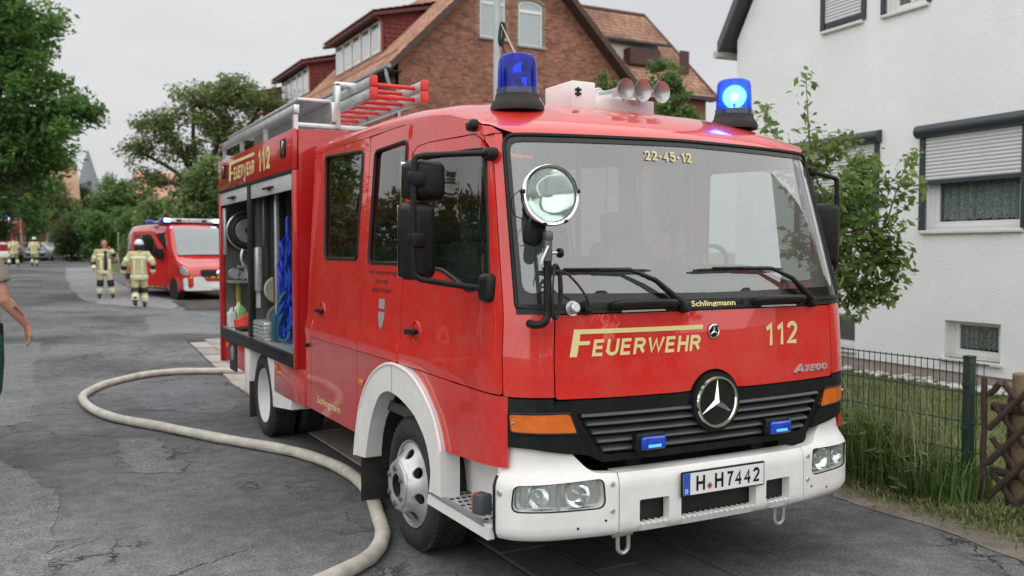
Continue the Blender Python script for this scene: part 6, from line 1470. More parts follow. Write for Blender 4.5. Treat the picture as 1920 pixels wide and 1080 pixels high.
# pale stones along the plinth
rg = random.Random(4); st = MB()
for k in range(260):
    s = rg.uniform(-4, 2.7); o = rg.uniform(.05, .42); r = rg.uniform(.02, .055); c = wh(s, .045 + r * .3, o); st.box(c, (r * 2, r * 1.5, r * 1.1), Matrix.Rotation(rg.uniform(0, 6), 3, 'Z') @ Matrix.Rotation(rg.uniform(-.4, .4), 3, 'X'), r * .4, 1)
tag(st.obj('pebble_strip', mat('pale_pebble', (.5, .48, .45), .8, var=.2, island=.25), None, 60), 'strip of pale pebbles along the foot of the white house', 'pebbles', kind='stuff')

# ================================================================== BRICK HOUSES
BRICK = mat('red_brick', (.27, .115, .08), .9, var=.18, vscale=1.2, col2=(.36, .17, .115), island=.36, bump=.3, bscale=40)
BRICKW = mat('brick_wall_far', (.22, .09, .06), .9, var=.2, vscale=2, bump=.3)
MORT = mat('mortar', (.27, .22, .18), .95, var=.1)
TILE = mat('roof_tile', (.44, .23, .155), .8, var=.22, vscale=.9, col2=(.52, .30, .21), island=.3)
TILEO = mat('old_roof_tile', (.30, .16, .115), .85, var=.4, vscale=.35, col2=(.44, .25, .175), island=.3, detail=6)
TILER = mat('red_hung_tile', (.17, .035, .03), .75, var=.2, island=.25)
TIMB = mat('dark_timber', (.07, .035, .03), .7, var=.25)
def tiles(name, o, ex, ey, nx, ny, w, l, m, parent, clip=None, up=None):
    """pantiles: o origin at eave corner, ex along the eave, ey up the slope"""
    ex, ey = Vector(ex).normalized(), Vector(ey).normalized(); nn = ex.cross(ey).normalized()
    if nn.z < 0: nn = -nn
    if up is not None: nn = up
    v = []; f = []; prof = [(0, .03), (.12, .055), (.28, .05), (.45, .018), (.7, .004), (1.02, .022)]
    o = Vector(o)
    for j in range(ny):
        for i in range(nx):
            c = o + ex * (i + .5) * w + ey * (j + .5) * l
            if clip and not clip(c): continue
            k = len(v); r = random.uniform(-.004, .004)
            for t, lift in ((0, .03), (1.06, .0)):
                for u, h in prof: v.append(o + ex * (i + u) * w + ey * (j + t) * l + nn * (h + lift + r))
            n = len(prof)
            for q in range(n - 1): f.append((k + q, k + q + 1, k + n + q + 1, k + n + q))
            for u, h in prof: v.append(o + ex * (i + u) * w + ey * j * l + nn * (h + .03 + r - .022))
            for q in range(n - 1): f.append((k + q, k + q + 1, k + 2 * n + q + 1, k + 2 * n + q))
    o_ = link(name, mkmesh(name, v, f, 30), m, parent); o_['kind'] = 'stuff'; return o_
def slab(q, th, nm, m, parent):
    q = [Vector(p) for p in q]; n = (q[1] - q[0]).cross(q[2] - q[0]).normalized()
    if n.z > 0: n = -n
    b = MB(); b.add(q + [p + n * th for p in q], [(0, 1, 2, 3), (4, 5, 6, 7), (0, 1, 5, 4), (1, 2, 6, 5), (2, 3, 7, 6), (3, 0, 4, 7)]); return b.obj(nm, m, parent, 0)
BH = empty('brick_house', (0, 0, 0), 0, 'large red brick house with steep tiled roof and row of dormers', 'house')
GY, GX0, GX1, AX, EZ, AZ = 27.6, 8.98, 18.85, 13.92, 8.72, 13.55
gw = dict(a=(12.27, 13.38, 9.80, 11.35), b=(13.92, 15.02, 9.66, 11.22), c=(15.2, 16.05, 6.3, 7.70))
def arch(a, b_, c, d): return [(a, c), (b_, c), (b_, d)] + [((a + b_) / 2 + (b_ - a) / 2 * cos(t), d + .20 * sin(t)) for t in np.linspace(0, pi, 11)[1:-1]] + [(a, d)]
gfm_ = lambda x, z, o=0: Vector((x, GY - o, z))
sheet('gable_mortar', [(GX0, 0), (GX1, 0), (GX1, EZ + .2), (AX, AZ), (GX0, EZ + .2)], [arch(*q) for q in gw.values()], lambda x, z, o=0: gfm_(x, z, -.018 + o), MORT, BH, thick=.3, res=1.6, smooth=30)
# single bricks
bl, bh_, jt = .24, .064, .011; cand = []
for r_ in range(int(5.6 / (bh_ + jt)), int((AZ) / (bh_ + jt))):
    z = r_ * (bh_ + jt)
    lo = GX0 + max(0, (z + .06 - EZ - .2) * (AX - GX0) / (AZ - EZ - .2)); hi = GX1 - max(0, (z + .06 - EZ - .2) * (GX1 - AX) / (AZ - EZ - .2)); x = GX0 - (.125 if r_ % 2 else 0)
    kk = 0
    while x < GX1:
        Lb = bl if (kk + r_) % 3 else .115; kk += 1
        x0, x1 = max(x, lo), min(x + Lb, hi); x += Lb + jt
        if x1 - x0 < .05: continue
        xm = (x0 + x1) / 2
        if any(a - .02 < xm + .08 and xm - .08 < b_ + .02 and c - .09 < z + .03 < d + (.20 if d > 9 else 0) + .02 for a, b_, c, d in gw.values()): continue
        cand.append((x0, x1, z))
def bv(x0, x1, z):
    return [(x0, GY + .02, z), (x1, GY + .02, z), (x1, GY + .02, z + bh_), (x0, GY + .02, z + bh_), (x0, GY, z), (x1, GY, z), (x1, GY, z + bh_), (x0, GY, z + bh_)]
BF = [(4, 5, 6, 7), (0, 1, 5, 4), (1, 2, 6, 5), (2, 3, 7, 6), (3, 0, 4, 7)]
sing = [c for c in cand if 9.1 < c[0] < 12.2 and 7.6 < c[2] < 9.6 and c[1] - c[0] > .2][:300]; ss = set(sing); me = None
for x0, x1, z in sing:
    if me is None:
        me = mkmesh('brick', [(p[0] - x0, p[1] - GY, p[2] - z) for p in bv(x0, x0 + bl, z)], BF); me.materials.append(BRICK)
    o = link('brick', me, None, BH); o.location = (x0, GY - random.uniform(0, .004), z)
b = MB()
for c in cand:
    if c not in ss: b.add(bv(*c), BF)
b.obj('brickwork', BRICK, BH, 0)['kind'] = 'stuff'
for k, (a, b_, c, d) in gw.items():
    P = arch(a, b_, c, d); cx, cz2 = (a + b_) / 2, (c + d) / 2; I = [((x - cx) * (1 - .16 / (b_ - a)) + cx, (z - cz2) * (1 - .14 / (d - c)) + cz2) for x, z in P]
    w = sheet('window', P, [I], lambda x, z, o=0: gfm_(x, z, -.10 + o), PVC, BH, thick=.06, res=.4, smooth=30)
    MB().b2((a + .06, GY + .095, d - .28), (b_ - .06, GY + .13, d - .16)).obj('window_bar', PVC, w)
    sheet('pane', I, [], lambda x, z, o=0: gfm_(x, z, -.13 + o), mat('reflecting_pane', (.30, .34, .36), .08, coat=1, var=.05), w, thick=.005, res=.6)
    MB().b2((a - .08, GY - .10, c - .09), (b_ + .08, GY + .1, c), .01).obj('sill', mat('stone_sill', (.35, .33, .30), .9), w)
MB().add([(GX0, GY, 0), (GX0, 62, 0), (GX0, 62, 9), (GX0, GY, 9)], [(0, 1, 2, 3)]).obj('street_wall', BRICKW, BH, 0)
MB().add([(GX1, GY, 0), (GX1, 62, 0), (GX1, 62, 9), (GX1, GY, 9)], [(0, 1, 2, 3)]).obj('rear_wall', BRICKW, BH, 0)
sl_ = (AZ - EZ) / (AX - GX0) * 1.0
YG0, YG1 = 27.05, 62
ex0 = 8.45; ez0 = 8.30
slab([(ex0, YG0, ez0), (AX, YG0, ez0 + (AX - ex0) * 1.0), (AX, YG1, ez0 + (AX - ex0)), (ex0, YG1, ez0)], .16, 'roof_slope', TIMB, BH)
slab([(19.4, YG0, ez0), (AX, YG0, ez0 + (AX - ex0) * 1.0), (AX, YG1, ez0 + (AX - ex0)), (19.4, YG1, ez0)], .16, 'roof_slope', TIMB, BH)
tiles('roof_tiles', (ex0, YG0, ez0 + .02), (0, 1, 0), (1, 0, 1), 158, 24, .22, .32, TILE, BH)
tiles('roof_tiles', (19.42, YG0 + .0, ez0 + .02), (0, 1, 0), (-1, 0, 1), 10, 24, .22, .32, TILE, BH)
# barge boards and pale soffits
for sg_, xa in ((1, ex0), (-1, 19.4)):
    b = MB(); q0, q1 = Vector((xa, YG0 - .02, ez0 - .22)), Vector((AX, YG0 - .02, ez0 + (AX - ex0) - .22)); up_ = Vector((0, 0, .28)); dp = Vector((0, .05, 0))
    b.add([q0, q1, q1 + up_, q0 + up_, q0 + dp, q1 + dp, q1 + up_ + dp, q0 + up_ + dp], [(0, 1, 2, 3), (4, 5, 6, 7), (0, 1, 5, 4), (3, 2, 6, 7), (0, 3, 7, 4)]); b.obj('barge_board', TIMB, BH, 0)
    ln = (q1 - q0); L0 = ln.length
    for k in range(24):
        t0, t1 = k / 24 + .002, (k + 1) / 24 - .002; d0 = Vector((0, 0, .0))
        b = MB(); a_, c_ = q0 + ln * t0 + Vector((0, .06, .04)), q0 + ln * t1 + Vector((0, .06, .04)); b.add([a_, c_, c_ + Vector((0, .46, 0)), a_ + Vector((0, .46, 0)), a_ + Vector((0, 0, .02)), c_ + Vector((0, 0, .02)), c_ + Vector((0, .46, .02)), a_ + Vector((0, .46, .02))], [(0, 1, 2, 3), (4, 5, 6, 7), (0, 1, 5, 4), (1, 2, 6, 5), (2, 3, 7, 6), (3, 0, 4, 7)]); b.obj('soffit_board', mat('grey_soffit', (.30, .28, .26), .8, var=.15), BH, 0)
# gutter and down pipe
b = MB(); b.tube([(ex0 - .05, YG0 - .05, ez0 - .05), (ex0 - .05, YG1, ez0 - .05)], .085, 10); b.obj('gutter', mat('zinc', (.25, .28, .30), .5, metal=.4), BH)
b = MB(); b.tube(catmull([(ex0 - .05, 27.3, ez0 - .12), (ex0 - .02, 27.3, ez0 - .4), (ex0 + .12, 27.36, ez0 - .7), (8.86, 27.42, 7.45), (8.94, 27.45, 7.0), (8.94, 27.45, 3)], 5), .062, 10); b.obj('down_pipe', mat('zinc_pipe', (.36, .40, .43), .45, metal=.3), BH)
slab([(ex0 + .02, YG0 + .1, ez0 - .16), (GX0, YG0 + .1, ez0 - .16), (GX0, YG1, ez0 - .16), (ex0 + .02, YG1, ez0 - .16)], .03, 'eave_soffit', TIMB, BH)
# dormers
for (y0, y1) in ((30.95, 37.15), (41.3, 47.0), (51.25, 56.9)):
    zb, zt = 9.42, 11.02; xf = 9.62
    dm_ = MB().b2((xf, y0, zb - .2), (xf + .12, y1, zt)).obj('dormer', mat('dormer_front', (.24, .13, .10), .8, var=.15), BH)
    for yy in (y0, y1):
        sg_ = -1 if yy == y0 else 1
        b = MB(); b.add([(xf, yy, zb - .1), (xf, yy, zt), (12.4, yy, zt + .62), (12.4, yy, 12.0)], [(0, 1, 2, 3)]); b.obj('dormer_cheek', TILER, dm_, 0)
    # hung tiles on the near cheek
    v = []; f = []
    for r_ in range(9):
        z0 = zb + r_ * .19
        for k in range(24):
            x0 = xf + .02 + k * .115 + (.05 if r_ % 2 else 0)
            if z0 + .2 > zt + (x0 - xf) * .22 or z0 < ez0 + (x0 - ex0) + .03: continue
            q = len(v); v += [(x0, y0 - .05, z0), (x0 + .11, y0 - .05, z0), (x0 + .11, y0 - .012, z0 + .21), (x0, y0 - .012, z0 + .21), (x0, y0 - .0, z0), (x0 + .11, y0, z0)]; f += [(q, q + 1, q + 2, q + 3), (q, q + 1, q + 5, q + 4)]
    link('hung_tiles', mkmesh('hung_tiles', v, f), TILER, dm_)['kind'] = 'stuff'
    n = 5; wd_ = (y1 - y0 - .25) / n
    for k in range(n):
        a = y0 + .125 + k * wd_ + .09; c = a + wd_ - .18
        w = MB().b2((xf - .05, a, zb + .22), (xf + .02, c, zt - .12), .01).obj('dormer_window', PVC, dm_)
        MB().b2((xf - .058, a + .14, zb + .40), (xf - .045, c - .14, zt - .34)).obj('pane', mat('pale_pane', (.42, .45, .47), .1, coat=1), w)
        MB().b2((xf - .06, a + .14, zt - .33), (xf - .045, c - .14, zt - .24)).obj('vent_strip', BLK, w)
    slab([(xf - .50, y0 - .35, zt + .0), (12.9, y0 - .35, zt + .85), (12.9, y1 + .35, zt + .85), (xf - .50, y1 + .35, zt)], .12, 'dormer_roof', mat('dormer_boards', (.10, .03, .028), .7), dm_)
    tiles('dormer_tiles', (xf - .52, y0 - .35, zt + .03), (0, 1, 0), (3.4, 0, .85), int((y1 - y0 + .7) / .22), 11, .22, .32, mat('dormer_tile', (.25, .10, .075), .8, var=.25, island=.3), dm_)
    b = MB(); b.tube(catmull([(xf - .5, y0 - .1, zt - .02), (xf - .3, y0 - .12, zt - .12), (xf - .08, y0 - .12, zt - .3), (xf - .06, y0 - .12, zb + .1)], 4), .045, 8); b.obj('dormer_pipe', mat('red_pipe', (.20, .03, .028), .5), dm_)

# house behind on the right: big old tile roof with dormer and wooden balcony box
H2 = empty('old_tile_house', (0, 0, 0), 0, 'second brick house behind with broad weathered tile roof and small dormer', 'house')
RZ, RY, EZ2, EY2 = 15.35, 40.0, 9.85, 34.5
tx0 = 21.0; xr_r, xr_e = 29.0, 29.78
slab([(tx0, EY2, EZ2), (xr_e, EY2, EZ2), (xr_r, RY, RZ), (tx0, RY, RZ)], .15, 'roof_slope', TIMB, H2)
dirs = Vector((0, RY - EY2, RZ - EZ2)); nrow = int(dirs.length / .33)
def inside(c):
    t = (c.z - EZ2) / (RZ - EZ2); return c.x < xr_e + (xr_r - xr_e) * t - .05
tiles('roof_tiles', (tx0, EY2, EZ2 + .02), (1, 0, 0), dirs, 49, nrow, .22, .33, TILEO, H2, inside)
b = MB(); b.tube([(tx0, RY, RZ + .06), (xr_r, RY, RZ + .06)], .11, 8); b.obj('ridge_cap', mat('ridge_tile', (.13, .06, .05), .8, var=.3), H2)
b = MB(); b.tube([(xr_r, RY, RZ + .04), (xr_e, EY2 - .02, EZ2 + .05)], .10, 8); b.obj('verge_cap', MATS['ridge_tile'], H2)
slab([(xr_e, EY2, EZ2), (xr_r, RY, RZ), (xr_r, RY + 6, EZ2 + 1), (xr_e, RY + 6, EZ2)], .1, 'roof_side', TILEO, H2)
MB().b2((tx0, EY2 + .45, 0), (xr_e - .4, EY2 + .8, EZ2 - .1)).obj('wall', BRICKW, H2)
MB().b2((tx0, EY2 - .12, EZ2 - .12), (xr_e, EY2 + .5, EZ2 - .04)).obj('gutter', ANTH, H2)
# dormer: dark gutter edge, white wall, wooden box
def h2(px_x, px_z, y): return Vector((px_x, y, px_z))
yD = 36.0
MB().b2((22.2, yD + .5, 11.5), (27.35, yD + 1.3, 12.75)).obj('dormer_wall', mat('dormer_render', (.55, .54, .50), .9), H2)
slab([(21.5, yD - .25, 12.72), (27.75, yD - .25, 12.72), (27.75, yD + 3.0, 13.5), (21.5, yD + 3.0, 13.5)], .12, 'dormer_roof', ANTH, H2)
MB().b2((24.2, yD + .44, 11.8), (25.6, yD + .5, 12.6)).obj('dormer_window', PVC, H2)
for k in range(14): MB().b2((25.05 + k * .14, yD - .2, 11.55), (25.175 + k * .14, yD - .15, 12.38)).obj('balcony_board', mat('brown_board', (.075, .035, .032), .7, var=.2), H2)
MB().b2((25.05, yD - .15, 11.5), (27.0, yD + .55, 11.56)).obj('balcony_floor', TIMB, H2)
for k in range(4): MB().b2((25.05, yD - .14 + k * .15, 11.56), (25.09, yD - .01 + k * .15, 12.38)).obj('balcony_board', MATS['brown_board'], H2)
for k in range(5): MB().b2((28.2 + k * .13, EY2 + 1.2, 11.3), (28.315 + k * .13, EY2 + 1.25, 12.5)).obj('shutter_board', MATS['brown_board'], H2)

# street lamp pole with a cable sling
LP = empty('lamp_pole', (3.44, 9.07, 0), 0, 'tall grey steel pole behind the truck with a black cable on it', 'lamp post')
MB().tube([(0, 0, 0), (0, 0, 3), (0, 0, 8)], [.075, .062, .05], 16).obj('pole', mat('galvanised', (.42, .45, .44), .5, metal=.3, var=.1), LP)
b = MB(); b.tube([(.05 + .035 * cos(a) + .05 * sin(a) * .4, -.05, 5.03 + .17 * sin(a)) for a in np.linspace(0, 2 * pi, 20)[:-1]], .028, 8, closed=True); b.obj('cable_coil', BLK, LP)
b = MB(); b.tube(catmull([(.05, -.05, 5.15), (.25, -.1, 4.8), (.5, -.2, 4.3), (.75, -.3, 3.6)], 5), .008, 6); b.obj('cable', mat('pale_cable', (.6, .58, .54), .6), LP)
b = MB(); b.tube(catmull([(.06, -.05, 4.88), (.12, -.06, 4.72), (.2, -.06, 4.66), (.26, -.08, 4.56)], 5), .012, 6); b.obj('cable', BLK, LP)
MB().tube([(0, 0, 7.9), (-.3, -.2, 8.2), (-.9, -.6, 8.3)], .035, 10).obj('lamp_arm', MATS['galvanised'], LP); MB().box((-1.1, -.72, 8.28), (.6, .25, .12), Matrix.Rotation(R(34), 3, 'Z'), .04).obj('lamp_head', MATS['galvanised'], LP)

# far brick houses and the church
def plain_house(nm, lab, x0, x1, y0, y1, h, rh, along='x', cat='house', wm=None):
    e = empty(nm, (0, 0, 0), 0, lab, cat); g = gz(0, y0) - .1; wm = wm or mat('far_brick', (.30, .13, .10), .9, var=.18, vscale=1.5)
    MB().b2((x0, y0, g), (x1, y1, h)).obj('wall', wm, e)
    b = MB()
    if along == 'x': m_ = (y0 + y1) / 2; b.add([(x0 - .3, y0 - .4, h), (x1 + .3, y0 - .4, h), (x1 + .3, m_, h + rh), (x0 - .3, m_, h + rh), (x0 - .3, y1 + .4, h), (x1 + .3, y1 + .4, h)], [(0, 1, 2, 3), (3, 2, 5, 4), (0, 3, 4), (1, 5, 2)])
    else: m_ = (x0 + x1) / 2; b.add([(x0 - .4, y0 - .3, h), (x0 - .4, y1 + .3, h), (m_, y1 + .3, h + rh), (m_, y0 - .3, h + rh), (x1 + .4, y0 - .3, h), (x1 + .4, y1 + .3, h)], [(0, 1, 2, 3), (3, 2, 5, 4), (0, 3, 4), (1, 5, 2)])
    b.obj('roof', TILEO, e, 0)
    n = max(2, int((x1 - x0) / 2.6))
    for fl in range(2):
        for k in range(n):
            xx = x0 + (k + .5) * (x1 - x0) / n; zz = g + 1.2 + fl * 2.7
            if zz + 1.2 > h: continue
            w = MB().b2((xx - .5, y0 - .04, zz), (xx + .5, y0 + .02, zz + 1.2)).obj('window', PVC, e); MB().b2((xx - .42, y0 - .055, zz + .08), (xx + .42, y0 - .045, zz + 1.12)).obj('pane', MATS['reflecting_pane'], w)
    return e
plain_house('brick_house', 'distant brick house half hidden by trees behind the parked cars', -6.5, 1.0, 84, 92, 6.2, 3.5)
plain_house('brick_house', 'distant pinkish brick house behind the hedge left of the van', 6.0, 16, 80, 90, 4.9, 4.0)
ch = empty('church_tower', (7.1, 173.5, 0), 0, 'slate grey pointed church spire rising above the distant trees', 'church')
MB().b2((-2.6, -2.6, 0), (2.6, 2.6, 9.5)).obj('tower', mat('church_stone', (.3, .29, .28), .9), ch)
b = MB(); b.lathe([(3.3, 9.5), (2.3, 11.8), (1.3, 15.2), (.06, 19.6)], (0, 0, 0), (0, 0, 1), 8); b.obj('spire', mat('slate', (.17, .19, .21), .6, var=.15), ch, 0)
MB().b2((-.35, -2.0, 13.2), (.35, -1.4, 14.0)).obj('spire_dormer', mat('dark_slate', (.06, .065, .07), .7), ch)
# house over the road to the right, mirrored in the windscreen
plain_house('tile_roof_house', 'brick house with red roof right of the camera, seen only as a reflection', 15.5, 27, -12, -1.5, 4.2, 5.0, 'x')
# ================================================================== TREES
def leafmesh(name, C, size, m, parent, seed, up=.5, asp=.5, droop=0.):
    rg = np.random.default_rng(seed); n = len(C); C = np.asarray(C)
    d = rg.normal(size=(n, 3)); d[:, 2] = d[:, 2] * .6 - droop; d /= np.linalg.norm(d, axis=1)[:, None]
    nn = rg.normal(size=(n, 3)); nn[:, 2] = np.abs(nn[:, 2]) + up; s = np.cross(d, nn); s /= np.linalg.norm(s, axis=1)[:, None] + 1e-9; w = np.cross(s, d)
    L_ = (size * rg.uniform(.45, 1.35, n))[:, None]
    v = np.empty((n, 4, 3)); v[:, 0] = C; v[:, 1] = C + d * L_ * .45 + s * L_ * asp * .5 + w * L_ * .06; v[:, 2] = C + d * L_; v[:, 3] = C + d * L_ * .45 - s * L_ * asp * .5 + w * L_ * .06
    me = bpy.data.meshes.new(name); me.vertices.add(n * 4); me.vertices.foreach_set('co', v.reshape(-1)); me.loops.add(n * 4); me.loops.foreach_set('vertex_index', np.arange(n * 4, dtype=np.int32))
    me.polygons.add(n); me.polygons.foreach_set('loop_start', np.arange(0, n * 4, 4, dtype=np.int32)); me.update(); me.validate()
    return link(name, me, m, parent)
def tree(nm, lab, base, lobes, nclump, per, crad, lsize, m, trunk=.25, seed=1, bark=None, hollow=.45, cat='tree', group=None, limbs=True, asp=.55, tw=.35, droop=.1):
    rg = np.random.default_rng(seed); e = empty(nm, base, 0, lab, cat, group); B = np.array(base)
    L_ = np.array(lobes, float); vol = L_[:, 3] * L_[:, 4] * L_[:, 5]; idx = rg.choice(len(L_), nclump, p=vol / vol.sum())
    d = rg.normal(size=(nclump, 3)); d /= np.linalg.norm(d, axis=1)[:, None]; r = hollow + (1 - hollow) * rg.random(nclump) ** .6
    cc = L_[idx, :3] + d * r[:, None] * L_[idx, 3:6] * rg.uniform(.92, 1.1, (nclump, 1))
    k = rg.integers(int(per * .5), int(per * 1.5), nclump); rep = np.repeat(np.arange(nclump), k)
    off = rg.normal(size=(len(rep), 3)); off /= np.linalg.norm(off, axis=1)[:, None]; off *= rg.random((len(rep), 1)) ** .45; off[:, 2] *= .65; cr = crad * rg.uniform(.6, 1.35, nclump)
    P = cc[rep] + off * cr[rep][:, None] - B
    leafmesh('crown', P, lsize, m, e, seed + 5, asp=asp, droop=droop)['kind'] = 'stuff'
    b = MB(); bark = bark or mat('bark', (.08, .065, .05), .9, var=.3, vscale=5, bump=.6, bscale=12)
    cen = L_[:, :3].mean(0) - B; zc = L_[:, 2].min() - B[2]
    top = Vector((cen[0] * .7, cen[1] * .7, max(.6, zc * .8)))
    b.tube([(0, 0, -.1), (0, 0, top.z * .3), top * .75 + Vector((0, 0, top.z * .05)), top], [trunk * 1.25, trunk, trunk * .85, trunk * .75], 10)
    if limbs:
        for l in L_:
            q = Vector(l[:3] - B); mid = top.lerp(q, .5) + Vector((rg.uniform(-.3, .3), rg.uniform(-.3, .3), .25))
            b.tube(catmull([top, mid, q, q + Vector((0, 0, l[5] * .5))], 3), [trunk * .6 * (1 - .085 * i) for i in range(10)], 7)
        for i in range(0, nclump, max(1, int(1 / tw))):
            q = Vector(cc[i] - B); l = Vector(L_[idx[i], :3] - B); mid = l.lerp(q, .5) + Vector((rg.uniform(-.15, .15), rg.uniform(-.15, .15), .12)) * l.lerp(q, .5).length * .2
            b.tube([l, mid, q], [trunk * .16, trunk * .10, trunk * .04], 5)
    b.obj('trunk', bark, e, 60); return e
def leafm(nm, c, c2, isl=.4, tr=.5): c = [min(.5, q * 1.3) for q in c]; c2 = [min(.5, q * 1.3) for q in c2]; return mat(nm, c, .55, var=.25, col2=c2, island=isl, transl=tr, vscale=.7, spec=.4)
LA = leafm('leaf_dark', (.075, .165, .04), (.14, .25, .07)); LB = leafm('leaf_mid', (.085, .16, .045), (.16, .24, .08)); LC = leafm('leaf_light', (.13, .21, .07), (.24, .31, .13)); LD = leafm('leaf_deep', (.045, .08, .028), (.09, .135, .045)); LE = leafm('leaf_olive', (.11, .165, .055), (.19, .24, .09))
LP_ = leafm('leaf_pear', (.12, .20, .05), (.23, .31, .10), .4, .5)
tree('broad_tree', 'large dark green tree overhanging the left edge of the street', (-6.6, 31.6, .3), [(-5.0, 31.5, 7.6, 2.5, 2.6, 2.2), (-3.4, 31, 9.0, 1.5, 2.0, 1.5), (-2.9, 30.6, 6.6, 1.4, 1.9, 1.2), (-2.0, 30.2, 5.6, .9, 1.5, .75), (-3.3, 30.9, 4.9, 1.5, 1.6, .9), (-4.6, 31.4, 4.2, 1.6, 1.8, 1.2), (-1.7, 30.0, 6.3, .8, 1.2, .7), (-2.4, 30.4, 7.6, .9, 1.4, .9), (-7.0, 31.8, 8.5, 3, 3, 3), (-8, 32, 6, 2.6, 2.6, 2), (-3.1, 30.6, 3.6, .9, 1.2, .7)], 720, 150, .62, .20, LA, .34, 11, tw=.5)
tree('walnut_tree', 'airy spreading tree with sky showing through beside the brick house', (5.6, 47, .6), [(3.3, 47.6, 8.3, 1.3, 1.4, 1.0), (5.0, 47, 9.4, 1.5, 1.4, 1.1), (6.7, 46.4, 10.0, 1.6, 1.4, 1.0), (8.2, 45.7, 9.4, 1.5, 1.3, 1.1), (2.3, 48, 7.0, 1.0, 1.2, .8), (4.4, 47.2, 6.9, 1.4, 1.2, 1.0), (6.4, 46.4, 8.0, 1.5, 1.3, 1.1), (7.8, 45.9, 7.2, 1.4, 1.2, 1.1), (5.2, 47, 5.4, 1.4, 1.1, .7), (2.8, 47.8, 5.5, 1.0, 1.0, .6), (6.8, 46.4, 6.0, 1.2, 1, .8)], 400, 52, .58, .20, LE, .26, 21, hollow=.2, tw=.8)
tree('leafy_bush', 'bright green broad leaved shrub rising behind the van roof', (3.0, 34.6, .4), [(2.0, 35.0, 2.9, .85, .8, 1.2), (2.7, 34.6, 3.0, .7, .8, 1.2), (3.5, 34.0, 4.0, .75, .8, 1.5), (3.8, 33.9, 2.6, .8, .8, 1.4)], 200, 60, .42, .17, LC, .10, 31, cat='shrub', asp=.85, hollow=.6)
tree('round_tree', 'dark rounded tree behind the no stopping sign', (3.8, 72.6, 1), [(3.3, 72.6, 6.3, 1.3, 1.4, 1.2), (4.5, 72.0, 5.9, 1.5, 1.4, 1.3), (2.4, 73, 5.4, .9, 1.2, .9), (4.8, 72, 4.4, 1.2, 1.2, 1.0), (3.4, 72.5, 4.6, 1.3, 1.2, 1.0)], 190, 60, .6, .24, LB, .3, 41)
tree('round_tree', 'dark green tree below the church spire', (.6, 90, 1), [(.2, 90, 6.4, 1.7, 1.5, 1.6), (1.6, 90, 6.8, 1.4, 1.5, 1.1), (2.3, 90, 5.5, 1.2, 1.5, 1.0), (1, 90, 4.2, 2.2, 1.5, 1.2)], 190, 50, .7, .28, LD, .3, 51)
tree('weeping_bush', 'pale green drooping tree behind the big left tree', (-2.4, 82, 1), [(-2.7, 82, 7.0, 1.8, 1.5, 1.5), (-1.0, 82, 6.4, 1.5, 1.4, 1.8), (.2, 81.5, 5.0, 1.1, 1.4, 1.2), (-4.3, 82, 6.7, 2, 1.6, 1.8)], 240, 70, .7, .26, LE, .2, 61, droop=.8)
for k, (lab, bs, lb, mm, sd_, n_) in enumerate((
    ('dark hedge shrub directly behind the silver car', (-.1, 70.5, 1), [(-.2, 70.5, 3.0, 1.2, 1.2, 1.3), (.9, 70.4, 3.2, 1.1, 1.2, 1.4), (.3, 70.4, 1.8, 1.5, 1.2, .8)], LD, 71, 190),
    ('mid green hedge shrub left of the traffic sign', (1.9, 68.5, 1), [(1.5, 68.3, 3.5, 1.0, 1.1, 1.1), (2.4, 68, 3.2, .9, 1.1, 1.2), (2.0, 68.2, 1.9, 1.2, 1.1, .8)], LA, 72, 170),
    ('low dark shrub behind the distant parked cars', (-3.2, 79, 1), [(-3.6, 79, 2.2, .9, 1, 1.0), (-2.6, 79, 2.0, .8, 1, .9)], LD, 73, 100),
    ('rounded shrub right of the traffic sign behind the van', (3.9, 58, .8), [(3.2, 58, 2.8, 1.2, 1, 1.4), (4.6, 58, 2.6, 1.2, 1, 1.5), (4.0, 57.8, 1.4, 1.8, 1, .8)], LB, 74, 160),
    ('tall dark shrub between the shrub behind the van and the brick house', (6.6, 52, .8), [(6.2, 52, 3.0, 1.5, 1, 1.7), (7.6, 51, 2.8, 1.3, 1, 1.8)], LA, 75, 150),
    ('tall green shrub in front of the distant brick house at the far left', (-3.0, 74.5, 1), [(-3.6, 74.5, 4.6, 1.2, 1, 1.6), (-2.4, 74.5, 4.2, 1.1, 1, 1.4)], LA, 78, 170),
    ('loose green shrub behind the traffic sign pole', (4.2, 66, 1), [(3.4, 66, 3.6, 1.0, 1, 1.3), (4.8, 65.5, 3.4, 1.3, 1, 1.4), (5.8, 65, 4.2, 1.1, 1, 1.4)], LB, 79, 190),
    ('shadowy shrub under the big tree at the left', (-5.8, 50, .7), [(-5.6, 50, 2.6, 1.2, 1.2, 1.4), (-4.4, 51.5, 3.4, .9, 1, 1.2)], LD, 76, 130))):
    tree('hedge_shrub', lab, bs, lb, n_, 60, .5, .2, mm, .1, sd_, cat='shrub', group='shrubs at the far bend', hollow=.55)
tree('climbing_tree', 'slim leafy green tree standing behind the chrome horns', (10.95, 14.3, 0), [(10.75, 14.35, 5.7, .30, .4, .62), (11.0, 14.2, 5.1, .42, .4, .5), (11.25, 14.05, 4.75, .40, .4, .35), (10.9, 14.2, 4.2, .6, .5, .7), (10.9, 14.2, 3, .7, .6, .9)], 150, 70, .22, .105, LB, .10, 81, asp=.75, hollow=.5)
